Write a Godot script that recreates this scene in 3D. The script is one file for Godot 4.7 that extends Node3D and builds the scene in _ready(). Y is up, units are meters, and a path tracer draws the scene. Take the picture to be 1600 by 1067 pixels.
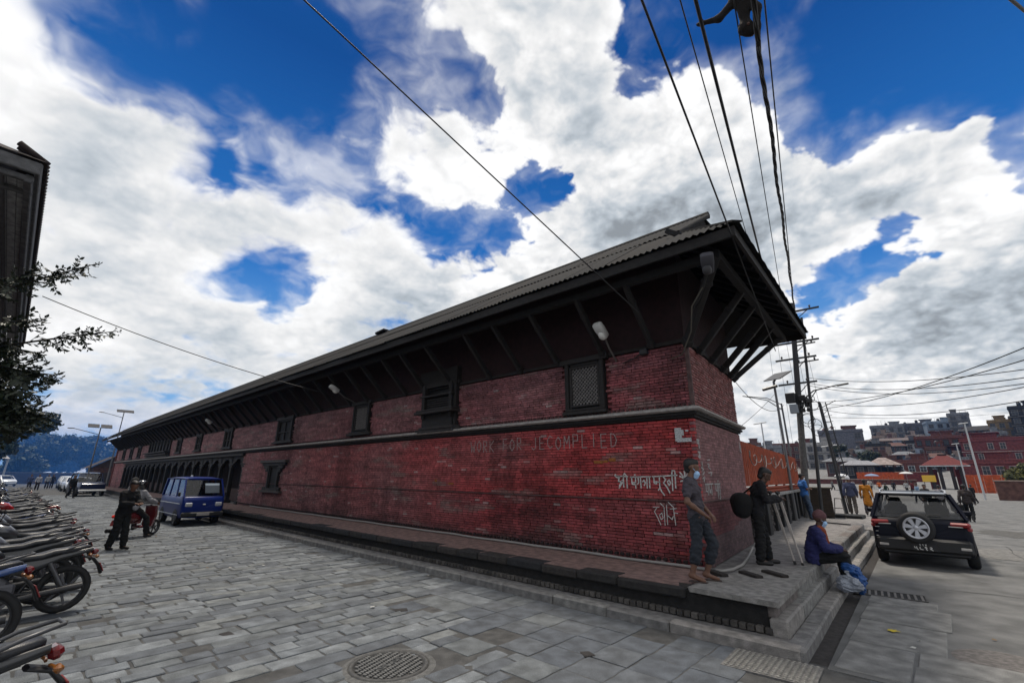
extends Node3D
# World: y up, metres. The long facade of the brick building runs along X (its near corner at x = -3.1, z = -8.15), the street lies on its +Z side, the road runs along -Z.

const COVER := [
	"....666766666666666666666666666666666....",  # 0
	"....677888888777777777777777777767777....",  # 3
	"....6677777888888888888888877777777788...",  # 6
	"...77766667777777788888888887777888888...",  # 9
	"...88887777777777788888888888776788999...",  # 12
	"...88888888887667788888888888875678999...",  # 15
	"...88887766687667788888888888876546899...",  # 18
	"..8898876435888778888888888888876456898..",  # 21
	"..8898887656889888778888888888887765865..",  # 24
	"..8898778888888766667788889999988888765..",  # 27
	".998987677677776444457788999999988787742.",  # 30
	".887788665555566665555678999999976455311.",  # 33
	".764345554445567988754578899999864221100.",  # 36
	".743321333456677887765678888999754100000.",  # 39
	"...334221123456677667888877778754421000..",  # 42
	"....442111223344444568887655665333210....",  # 45
	"......11122333344445688776544421223......",  # 48
	"........1233334566778888875443321........",  # 51
	"............334667888888875443...........",  # 54
	"...................888...................",  # 57
]
const TONE := [
	"....888888888888888888888888888888888....",  # 0
	"....777888888888888888877777777788888....",  # 3
	"....7777777888888888887777777777888877...",  # 6
	"...87766667777777777777777777777888776...",  # 9
	"...88987767777777777777777777777886555...",  # 12
	"...88887778887666778888888777778986555...",  # 15
	"...87778888887656678888888877777887666...",  # 18
	"..8877788878987667788888888887777777888..",  # 21
	"..7766777778987777888888888877666777999..",  # 24
	"..8767777778888777788887776665566766887..",  # 27
	".997678888888888777788776555556676678766.",  # 30
	".998778888877888888888777776667777787766.",  # 33
	".987667777777889999987788888778887665655.",  # 36
	".987776666677888899888788899999976555555.",  # 39
	"...778666677788888888887788999986555555..",  # 42
	"....886556677777777777776778898765555....",  # 45
	"......55556666777777777777788876655......",  # 48
	"........5566666777888888888888876........",  # 51
	"............666778888888888888...........",  # 54
	"...................888...................",  # 57
]

var rng := RandomNumberGenerator.new()
var used := {}
var mats := {}
var fine_tex: NoiseTexture2D
var blotch_tex: NoiseTexture2D
var streak_tex: NoiseTexture2D
var bump_tex: NoiseTexture2D
var wood_tex: NoiseTexture2D


func V(x: float, y: float, z: float) -> Vector3:
	return Vector3(x, y, z)


func R(a: float, b: float) -> float:
	return rng.randf_range(a, b)


# ---------------------------------------------------------------- naming
func numbered(called: String) -> String:
	used[called] = used.get(called, -1) + 1
	return called if used[called] == 0 else "%s_%03d" % [called, used[called]]


func tag(o: Node, label: String, category := "", group := "", kind := "") -> void:
	if label: o.set_meta("label", label)
	if category: o.set_meta("category", category)
	if group: o.set_meta("group", group)
	if kind: o.set_meta("kind", kind)


func thing(called: String, label: String, category: String, at := Vector3.ZERO, turn := 0.0, group := "") -> Node3D:
	var o := Node3D.new()
	o.name = numbered(called)
	add_child(o)
	o.position = at
	o.rotation.y = turn
	tag(o, label, category, group)
	return o


func copy(src: Node3D, label: String, at: Vector3, turn: float, group := "") -> Node3D:
	var base: String = src.get_meta("base") if src.has_meta("base") else String(src.name)
	var o: Node3D = src.duplicate()
	o.name = numbered(base)
	add_child(o)
	o.position = at
	o.rotation.y = turn
	tag(o, label, "", group)
	return o


func fin(st: SurfaceTool, m: Material, called: String, parent: Node = null) -> MeshInstance3D:
	st.generate_normals()
	var o := MeshInstance3D.new()
	o.mesh = st.commit()
	o.material_override = m
	if parent == null:
		o.name = numbered(called)
		add_child(o)
	else:
		o.name = called
		parent.add_child(o, true)
	return o


func piece(mesh: Mesh, m: Material, called: String, parent: Node, xf: Transform3D) -> MeshInstance3D:
	var o := MeshInstance3D.new()
	o.mesh = mesh
	o.material_override = m
	o.name = called
	o.transform = xf
	parent.add_child(o, true)
	return o


func struct(o: Node, label := "") -> Node:
	o.set_meta("kind", "structure")
	if label: o.set_meta("label", label)
	return o


func many(mesh: Mesh, m: Material, called: String, parent: Node, xfs: Array, cols: Array) -> MultiMeshInstance3D:
	var mm := MultiMesh.new()
	mm.transform_format = MultiMesh.TRANSFORM_3D
	mm.use_colors = cols.size() > 0
	mm.mesh = mesh
	mm.instance_count = xfs.size()
	for i in xfs.size():
		mm.set_instance_transform(i, xfs[i])
		if cols.size() > 0: mm.set_instance_color(i, cols[i])
	var o := MultiMeshInstance3D.new()
	o.multimesh = mm
	o.material_override = m
	o.name = called
	o.set_meta("kind", "stuff")
	parent.add_child(o, true)
	return o


# ---------------------------------------------------------------- mesh helpers
func sb(b: Basis, s: Vector3) -> Basis:
	return Basis(b.x * s.x, b.y * s.y, b.z * s.z)


func S() -> SurfaceTool:
	var st := SurfaceTool.new()
	st.begin(Mesh.PRIMITIVE_TRIANGLES)
	return st


func tri(st: SurfaceTool, a: Vector3, b: Vector3, c: Vector3, g := -1) -> void:
	st.set_smooth_group(g)
	st.add_vertex(a); st.add_vertex(b); st.add_vertex(c)


func quad(st: SurfaceTool, a: Vector3, b: Vector3, c: Vector3, d: Vector3, g := -1) -> void:
	st.set_smooth_group(g)
	st.add_vertex(a); st.add_vertex(b); st.add_vertex(c)
	st.add_vertex(a); st.add_vertex(c); st.add_vertex(d)


func box(st: SurfaceTool, c: Vector3, s: Vector3, b := Basis.IDENTITY) -> void:
	var h := s * 0.5
	var p := []
	for i in 8:
		p.append(c + b * Vector3(h.x if i & 1 else -h.x, h.y if i & 2 else -h.y, h.z if i & 4 else -h.z))
	quad(st, p[4], p[6], p[7], p[5])
	quad(st, p[1], p[3], p[2], p[0])
	quad(st, p[0], p[2], p[6], p[4])
	quad(st, p[5], p[7], p[3], p[1])
	quad(st, p[2], p[3], p[7], p[6])
	quad(st, p[0], p[4], p[5], p[1])


# a box whose edges are cut by e
func cbox(st: SurfaceTool, c: Vector3, s: Vector3, e: float, b := Basis.IDENTITY) -> void:
	var h := s * 0.5
	var q := h - Vector3.ONE * e
	for ax in 3:
		for sg in [-1.0, 1.0]:
			var u := (ax + 1) % 3
			var w := (ax + 2) % 3
			var n := Vector3.ZERO
			n[ax] = sg * h[ax]
			var du := Vector3.ZERO
			du[u] = q[u]
			var dw := Vector3.ZERO
			dw[w] = q[w]
			var k := [n - du - dw, n + du - dw, n + du + dw, n - du + dw]
			if sg > 0: k.reverse()
			quad(st, c + b * k[0], c + b * k[1], c + b * k[2], c + b * k[3])
	for ax in 3:
		var u2 := (ax + 1) % 3
		var w2 := (ax + 2) % 3
		for su in [-1.0, 1.0]:
			for sw in [-1.0, 1.0]:
				var d := Vector3.ZERO
				d[ax] = q[ax]
				var pu := Vector3.ZERO
				pu[u2] = su * h[u2]
				pu[w2] = sw * q[w2]
				var pw := Vector3.ZERO
				pw[u2] = su * q[u2]
				pw[w2] = sw * h[w2]
				if su * sw > 0:
					quad(st, c + b * (pu - d), c + b * (pu + d), c + b * (pw + d), c + b * (pw - d))
				else:
					quad(st, c + b * (pw - d), c + b * (pw + d), c + b * (pu + d), c + b * (pu - d))
	for i in 8:
		var sg3 := Vector3(1 if i & 1 else -1, 1 if i & 2 else -1, 1 if i & 4 else -1)
		var a3 := Vector3(h.x, q.y, q.z) * sg3
		var b3 := Vector3(q.x, h.y, q.z) * sg3
		var c3 := Vector3(q.x, q.y, h.z) * sg3
		if sg3.x * sg3.y * sg3.z > 0: tri(st, c + b * a3, c + b * c3, c + b * b3)
		else: tri(st, c + b * a3, c + b * b3, c + b * c3)


func frame_for(d: Vector3) -> Basis:
	var up := Vector3.UP if absf(d.y) < 0.95 else Vector3.RIGHT
	var x := up.cross(d).normalized()
	return Basis(x, d.cross(x), d)


# a bar with a rectangular section from a to b
func bar(st: SurfaceTool, a: Vector3, b: Vector3, w: float, h: float) -> void:
	var d := (b - a).normalized()
	box(st, (a + b) * 0.5, Vector3(w, h, a.distance_to(b)), frame_for(d))


func tube(st: SurfaceTool, pts: Array, r0: float, r1 := -1.0, n := 6) -> void:
	if r1 < 0.0: r1 = r0
	var rings := []
	var f := Basis.IDENTITY
	for i in pts.size():
		var p: Vector3 = pts[i]
		var d: Vector3 = (pts[mini(i + 1, pts.size() - 1)] - pts[maxi(i - 1, 0)]).normalized()
		if i == 0: f = frame_for(d)
		else:
			var x := (f.x - d * f.x.dot(d)).normalized()
			f = Basis(x, d.cross(x), d)
		var r := lerpf(r0, r1, float(i) / maxf(1.0, pts.size() - 1))
		var ring := PackedVector3Array()
		for k in n:
			var t := TAU * k / n
			ring.append(p + f.x * cos(t) * r + f.y * sin(t) * r)
		rings.append(ring)
	loft(st, rings, 1)


func loft(st: SurfaceTool, rings: Array, g := 1, capa := true, capb := true) -> void:
	for i in rings.size() - 1:
		var a: PackedVector3Array = rings[i]
		var b: PackedVector3Array = rings[i + 1]
		var n := a.size()
		for k in n:
			var l := (k + 1) % n
			quad(st, a[k], b[k], b[l], a[l], g)
	if capa: fan(st, rings[0], false)
	if capb: fan(st, rings[-1], true)


func fan(st: SurfaceTool, ring: PackedVector3Array, flip: bool) -> void:
	var c := Vector3.ZERO
	for p in ring: c += p
	c /= ring.size()
	for k in ring.size():
		var a := ring[k]
		var b := ring[(k + 1) % ring.size()]
		if flip: tri(st, c, a, b)
		else: tri(st, c, b, a)


func oval(c: Vector3, rx: float, ry: float, n := 12, e := 2.0, bx := Vector3.RIGHT, by := Vector3.UP) -> PackedVector3Array:
	var ring := PackedVector3Array()
	for k in n:
		var t := TAU * (k + 0.5) / n
		var x := signf(cos(t)) * pow(absf(cos(t)), 2.0 / e) * rx
		var y := signf(sin(t)) * pow(absf(sin(t)), 2.0 / e) * ry
		ring.append(c + bx * x + by * y)
	return ring


# profile points are (radius, height) turned about xf's y axis
func lathe(st: SurfaceTool, prof: Array, n: int, xf := Transform3D.IDENTITY, g := 1) -> void:
	for i in prof.size() - 1:
		for k in n:
			var t0 := TAU * k / n
			var t1 := TAU * (k + 1) / n
			var a: Vector2 = prof[i]
			var b: Vector2 = prof[i + 1]
			quad(st, xf * V(a.x * cos(t0), a.y, a.x * sin(t0)), xf * V(b.x * cos(t0), b.y, b.x * sin(t0)), xf * V(b.x * cos(t1), b.y, b.x * sin(t1)), xf * V(a.x * cos(t1), a.y, a.x * sin(t1)), g)


# an upright profile (out, up) led along a plan line; out points to the right-hand side of the walk
func sweep(st: SurfaceTool, path: Array, prof: Array, g := -1) -> void:
	var rings := []
	for i in path.size():
		var p: Vector3 = path[i]
		var d0: Vector3 = (p - path[i - 1]).normalized() if i > 0 else Vector3.ZERO
		var d1: Vector3 = (path[i + 1] - p).normalized() if i < path.size() - 1 else Vector3.ZERO
		if i == 0: d0 = d1
		if i == path.size() - 1: d1 = d0
		var n0 := V(-d0.z, 0, d0.x)
		var n1 := V(-d1.z, 0, d1.x)
		var m := (n0 + n1).normalized()
		m /= maxf(0.3, m.dot(n0))
		var ring := PackedVector3Array()
		for q in prof: ring.append(p + m * q.x + Vector3.UP * q.y)
		rings.append(ring)
	loft(st, rings, g)


func prism(st: SurfaceTool, poly: Array, y0: float, y1: float) -> void:
	var flat := PackedVector2Array()
	for p in poly: flat.append(p)
	if Geometry2D.is_polygon_clockwise(flat): flat.reverse()
	var idx := Geometry2D.triangulate_polygon(flat)
	for i in range(0, idx.size(), 3):
		var a := flat[idx[i]]
		var b := flat[idx[i + 1]]
		var c := flat[idx[i + 2]]
		if (b - a).cross(c - a) < 0.0:
			var t := b
			b = c
			c = t
		tri(st, V(a.x, y1, a.y), V(b.x, y1, b.y), V(c.x, y1, c.y))
	for i in flat.size():
		var a := flat[i]
		var b := flat[(i + 1) % flat.size()]
		quad(st, V(a.x, y0, a.y), V(b.x, y0, b.y), V(b.x, y1, b.y), V(a.x, y1, a.y))


func unit_box(e := 0.0) -> Mesh:
	var st := S()
	if e > 0.0: cbox(st, Vector3.ZERO, Vector3.ONE, e)
	else: box(st, Vector3.ZERO, Vector3.ONE)
	st.generate_normals()
	return st.commit()


# ---------------------------------------------------------------- materials
func noise_tex(freq: float, oct: int, lo: float, hi: float, seed_: int, type := FastNoiseLite.TYPE_SIMPLEX_SMOOTH, size := 512) -> NoiseTexture2D:
	var n := FastNoiseLite.new()
	n.noise_type = type
	n.frequency = freq
	n.fractal_octaves = oct
	n.seed = seed_
	var t := NoiseTexture2D.new()
	t.width = size
	t.height = size
	t.seamless = true
	t.noise = n
	var g := Gradient.new()
	g.set_color(0, Color(lo, lo, lo))
	g.set_color(1, Color(hi, hi, hi))
	t.color_ramp = g
	return t


func make_textures() -> void:
	fine_tex = noise_tex(0.11, 5, 0.55, 1.08, 3)
	blotch_tex = noise_tex(0.02, 6, 0.66, 1.0, 11)
	bump_tex = noise_tex(0.07, 4, 0.0, 1.0, 21)
	streak_tex = noise_tex(0.02, 4, 0.55, 1.0, 31)
	wood_tex = noise_tex(0.05, 3, 0.5, 1.0, 41)


# a plain paint, metal or plastic; colour in linear values
func plain(r: float, g: float, b: float, rough := 0.6, metal := 0.0, coat := 0.0) -> StandardMaterial3D:
	var key := "p%s" % [[r, g, b, rough, metal, coat]]
	if not mats.has(key):
		var m := StandardMaterial3D.new()
		m.albedo_color = Color(r, g, b).linear_to_srgb()
		m.roughness = rough
		m.metallic = metal
		if coat > 0.0:
			m.clearcoat_enabled = true
			m.clearcoat = coat
			m.clearcoat_roughness = 0.08
		mats[key] = m
	return mats[key]


# weathered matter: fine grain times broad stains, with relief
func worn(r: float, g: float, b: float, rough := 0.9, fine := 1.2, broad := 0.25, relief := 0.4, stain := 0.8, grain := Vector3.ONE, vcol := false) -> StandardMaterial3D:
	var key := "w%s" % [[r, g, b, rough, fine, broad, relief, stain, grain, vcol]]
	if not mats.has(key):
		var m := StandardMaterial3D.new()
		# the grain and stain textures take away about a quarter: the colour is given so that the mean comes out right
		var lift := 1.38 if vcol or maxf(r, maxf(g, b)) > 0.09 else 1.0
		m.albedo_color = Color(r * lift, g * lift, b * lift).linear_to_srgb()
		m.vertex_color_use_as_albedo = vcol
		m.roughness = rough
		m.albedo_texture = fine_tex
		m.uv1_triplanar = true
		m.uv1_world_triplanar = true
		m.uv1_scale = grain * fine
		m.uv1_triplanar_sharpness = 4.0
		if stain > 0.0:
			m.detail_enabled = true
			m.detail_blend_mode = BaseMaterial3D.BLEND_MODE_MUL
			m.detail_albedo = blotch_tex
			m.detail_uv_layer = BaseMaterial3D.DETAIL_UV_2
			m.uv2_triplanar = true
			m.uv2_world_triplanar = true
			m.uv2_scale = Vector3.ONE * broad
		if relief > 0.0:
			m.heightmap_enabled = true
			m.heightmap_texture = bump_tex
			m.heightmap_scale = relief
		mats[key] = m
	return mats[key]


func glass(r: float, g: float, b: float, alpha := 0.25) -> StandardMaterial3D:
	var key := "g%s" % [[r, g, b, alpha]]
	if not mats.has(key):
		var m := StandardMaterial3D.new()
		m.albedo_color = Color(r, g, b, alpha)
		m.roughness = 0.04
		m.transparency = BaseMaterial3D.TRANSPARENCY_ALPHA
		mats[key] = m
	return mats[key]


# ---------------------------------------------------------------- camera, sky, sun
func grid_at(g: Array, az: float, el: float, other: float) -> float:
	# az in degrees from the camera's heading, el in degrees; other is the value where the grid says nothing
	if el < 0.0: el = 0.0
	var x := (az + 60.0) / 3.0
	var y := el / 3.0
	if x < 0.0 or x > 39.99 or y > 18.99: return other
	var i := int(x)
	var j := int(y)
	var acc := 0.0
	var wsum := 0.0
	for dj in 2:
		for di in 2:
			var ch: String = g[j + dj][i + di]
			if ch == ".": continue
			var w := (x - i if di else 1.0 - x + i) * (y - j if dj else 1.0 - y + j)
			acc += w * int(ch)
			wsum += w
	return acc + other * (1.0 - wsum)


var sky_n := FastNoiseLite.new()
var sky_b := FastNoiseLite.new()
var sky_w := FastNoiseLite.new()
var sky_s := FastNoiseLite.new()
var sky_c := FastNoiseLite.new()


func sky_colour(d: Vector3, heading: float) -> Color:
	var el := asin(clampf(d.y, -1.0, 1.0))
	if el < 0.0: return Color(0.5, 0.56, 0.62)
	var az := rad_to_deg(wrapf(atan2(d.x, -d.z) - heading, -PI, PI))
	var e := rad_to_deg(el)
	var k := 1.0 / (d.y + 0.35)
	var p := V(d.x * k, d.y * 0.8, d.z * k) * 100.0
	# air
	var h := clampf(e / 55.0, 0.0, 1.0)
	var air := Color(0.20, 0.38, 0.58).lerp(Color(0.018, 0.125, 0.39), clampf(e / 24.0, 0.0, 1.0)).lerp(Color(0.006, 0.052, 0.205), clampf((e - 20.0) / 26.0, 0.0, 1.0))
	# how much cloud: cumulus with hard cauliflower rims ahead and to the right, a soft veil on the left
	var w := p + V(sky_w.get_noise_3dv(p), sky_w.get_noise_3dv(p + V(77, 0, 31)), sky_w.get_noise_3dv(p + V(13, 55, 0))) * 5.0
	var nz := sky_n.get_noise_3dv(w)
	var wp := p.lerp(w, 0.3)
	var puff := -sky_c.get_noise_3dv(wp) - 0.55
	var c := grid_at(COVER, az + nz * 2.2, e + sky_b.get_noise_3dv(w) * 1.8, 6.9 + 4.0 * sky_b.get_noise_3dv(p * 0.45))
	var t := grid_at(TONE, az, e, 7.4)
	var veil := smoothstep(4.0, -26.0, az) * smoothstep(-175.0, -110.0, az) * 0.85
	var dens := (c - 5.1) * 0.235 + nz * lerpf(0.42, 0.55, veil) + puff * lerpf(0.85, 0.28, veil)
	var a := smoothstep(-0.05, lerpf(0.14, 0.5, veil), dens)
	# thin wisps drift off the edges
	a = maxf(a, smoothstep(-0.75, 0.4, dens) * clampf(0.30 + nz * 0.8, 0.0, 0.6))
	# light on the cloud: tops of the puffs bright, thick bellies grey
	var up := V(0, 2.2, 0)
	var puff2 := -sky_c.get_noise_3dv(wp + up) - 0.55
	var soft := sky_s.get_noise_3dv(w)
	var above := sky_s.get_noise_3dv(w + V(0, 7.0, 0))
	var tone := 0.42 + 0.03 * veil + (t - 5.0) * 0.115 + (soft - above) * lerpf(0.20, 0.16, veil) + clampf(puff - puff2, -0.6, 0.6) * lerpf(0.62, 0.22, veil) + puff * lerpf(0.22, 0.10, veil) + nz * 0.05 - clampf(dens - 0.9, 0.0, 0.8) * 0.10
	tone += (1.0 - smoothstep(0.05, 0.6, dens)) * 0.20
	tone = clampf(tone + 0.05, 0.32, 0.98) * 0.72
	var cl := Color(tone * 0.86, tone * 0.95, tone * 1.04).lerp(Color(tone, tone, tone), smoothstep(0.36, 0.62, tone))
	return air.lerp(cl, a * 0.985)


func make_sky(heading: float) -> Image:
	sky_n.noise_type = FastNoiseLite.TYPE_SIMPLEX_SMOOTH
	sky_n.frequency = 0.045
	sky_n.fractal_octaves = 6
	sky_n.fractal_gain = 0.55
	sky_n.seed = 5
	sky_b.noise_type = FastNoiseLite.TYPE_SIMPLEX_SMOOTH
	sky_b.frequency = 0.03
	sky_b.fractal_octaves = 5
	sky_b.fractal_gain = 0.58
	sky_b.seed = 9
	sky_c.noise_type = FastNoiseLite.TYPE_CELLULAR
	sky_c.cellular_return_type = FastNoiseLite.RETURN_DISTANCE
	sky_c.cellular_jitter = 1.0
	sky_c.frequency = 0.13
	sky_c.fractal_type = FastNoiseLite.FRACTAL_FBM
	sky_c.fractal_octaves = 5
	sky_c.fractal_gain = 0.52
	sky_c.seed = 41
	sky_s.noise_type = FastNoiseLite.TYPE_SIMPLEX_SMOOTH
	sky_s.frequency = 0.032
	sky_s.fractal_octaves = 3
	sky_s.fractal_gain = 0.42
	sky_s.seed = 23
	sky_w.noise_type = FastNoiseLite.TYPE_SIMPLEX
	sky_w.frequency = 0.05
	sky_w.fractal_octaves = 3
	sky_w.seed = 17
	var small := Image.create(512, 256, false, Image.FORMAT_RGB8)
	for y in 256:
		for x in 512:
			small.set_pixel(x, y, sky_pixel(x, y, 512, heading))
	small.resize(SKY_W, SKY_W / 2, Image.INTERPOLATE_CUBIC)
	# the part of the sky where detail is worth computing
	var h := SKY_W / 2
	var x0 := int((heading - 0.95) / TAU * SKY_W)
	var x1 := int((heading + 0.95) / TAU * SKY_W)
	var y0 := int(h * (0.5 - 56.0 / 180.0))
	for y in range(y0, h / 2 + 1):
		for x in range(x0, x1):
			small.set_pixel(posmod(x, SKY_W), y, sky_pixel(x, y, SKY_W, heading))
	return small


func sky_pixel(x: int, y: int, w: int, heading: float) -> Color:
	var az := (x + 0.5) / w * TAU
	var el := (0.5 - (y + 0.5) / (w * 0.5)) * PI
	return sky_colour(V(sin(az) * cos(el), sin(el), -cos(az) * cos(el)), heading).linear_to_srgb()


const SKY_W := 4096
const HEADING := -0.7478


func camera_sky_sun() -> void:
	var cam := Camera3D.new()
	cam.name = "camera"
	add_child(cam)
	cam.position = V(0, 1.9, 0)
	cam.fov = 74.62
	cam.near = 0.05
	cam.far = 1500.0
	cam.basis = Basis(Vector3.UP, -HEADING) * Basis(Vector3.RIGHT, deg_to_rad(16.8)) * Basis(Vector3.BACK, deg_to_rad(0.5))
	cam.current = true
	var we := WorldEnvironment.new()
	we.name = "world_environment"
	var env := Environment.new()
	env.background_mode = Environment.BG_SKY
	env.tonemap_mode = Environment.TONE_MAPPER_LINEAR
	env.tonemap_exposure = 1.5
	env.sdfgi_enabled = true
	env.ssao_enabled = true
	env.ssil_enabled = true
	env.fog_enabled = FOG > 0.0
	env.fog_density = FOG
	env.fog_light_color = Color(0.42, 0.68, 1.0)
	var sky := Sky.new()
	var pm := PanoramaSkyMaterial.new()
	pm.panorama = ImageTexture.create_from_image(make_sky(HEADING))
	sky.sky_material = pm
	env.sky = sky
	we.environment = env
	add_child(we)
	# blue haze that hangs over the far left end of the street
	env.volumetric_fog_enabled = true
	env.volumetric_fog_density = 0.0
	var mist := FogVolume.new()
	mist.name = "street_haze"
	mist.shape = RenderingServer.FOG_VOLUME_SHAPE_BOX
	mist.size = V(180, 15, 130)
	mist.position = V(-165, 6.5, 10)
	var fm := FogMaterial.new()
	fm.density = 0.0042
	fm.albedo = Color(0.34, 0.62, 1.0)
	mist.material = fm
	tag(mist, "bluish haze over the far left end of the street", "", "", "stuff")
	add_child(mist)
	var sun := DirectionalLight3D.new()
	sun.name = "sun"
	sun.light_color = Color(1.0, 0.96, 0.9)
	sun.light_energy = 0.75
	sun.light_angular_distance = 10.0
	sun.shadow_enabled = true
	add_child(sun)
	# high, ahead of the camera and to its left
	var az := HEADING - 0.45
	var el := deg_to_rad(74.0)
	var to_sun := V(sin(az) * cos(el), sin(el), -cos(az) * cos(el))
	sun.look_at_from_position(Vector3.ZERO, -to_sun, Vector3.UP)


const FOG := 0.00015


# ---------------------------------------------------------------- ground, paving, plinth
func slab_mesh(w: float, l: float, h: float, e: float, ragged := 0.0) -> Mesh:
	# a paving stone: top face, worn edges, sides; its top at y = 0
	var st := S()
	var a := [V(-w / 2, -h, -l / 2), V(w / 2, -h, -l / 2), V(w / 2, -h, l / 2), V(-w / 2, -h, l / 2)]
	var b := [V(-w / 2, -e, -l / 2), V(w / 2, -e, -l / 2), V(w / 2, -e, l / 2), V(-w / 2, -e, l / 2)]
	var c := [V(-w / 2 + e, 0, -l / 2 + e), V(w / 2 - e, 0, -l / 2 + e), V(w / 2 - e, 0, l / 2 - e), V(-w / 2 + e, 0, l / 2 - e)]
	if ragged > 0.0:
		# worn outline: each side is broken into short runs that wander inwards
		var o := [a, b, c]
		for q in 3:
			var ring := []
			for i in 4:
				var p: Vector3 = o[q][i]
				var r: Vector3 = o[q][(i + 1) % 4]
				for k in 3: ring.append(p.lerp(r, k / 3.0))
			o[q] = ring
		for i in 12:
			var inward: Vector3 = -V(o[2][i].x / w, 0, o[2][i].z / l) * ragged * R(0.0, 2.0)
			for q in 3: o[q][i] += inward * (1.0 + 0.4 * q) + V(0, R(-0.004, 0.001) if q == 2 else 0.0, 0)
		a = o[0]
		b = o[1]
		c = o[2]
		for i in 12: tri(st, V(0, 0.001, 0), c[i], c[(i + 1) % 12])
	else:
		quad(st, c[0], c[1], c[2], c[3])
	for i in c.size():
		var j := (i + 1) % c.size()
		quad(st, a[i], a[j], b[j], b[i])
		quad(st, b[i], b[j], c[j], c[i])
	st.generate_normals()
	return st.commit()


func flag_top(x: float) -> float:
	# where the square flags give way to the long stones, in the column that holds x
	var c := floorf((x + 7.1) / 0.475)
	var n := clampf(5.0 + 0.8 * sin(c * 1.7) - maxf(0.0, (6.0 - c) * 0.45), 0.0, 6.0)
	return -6.28 + roundf(n) * 0.475


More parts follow.
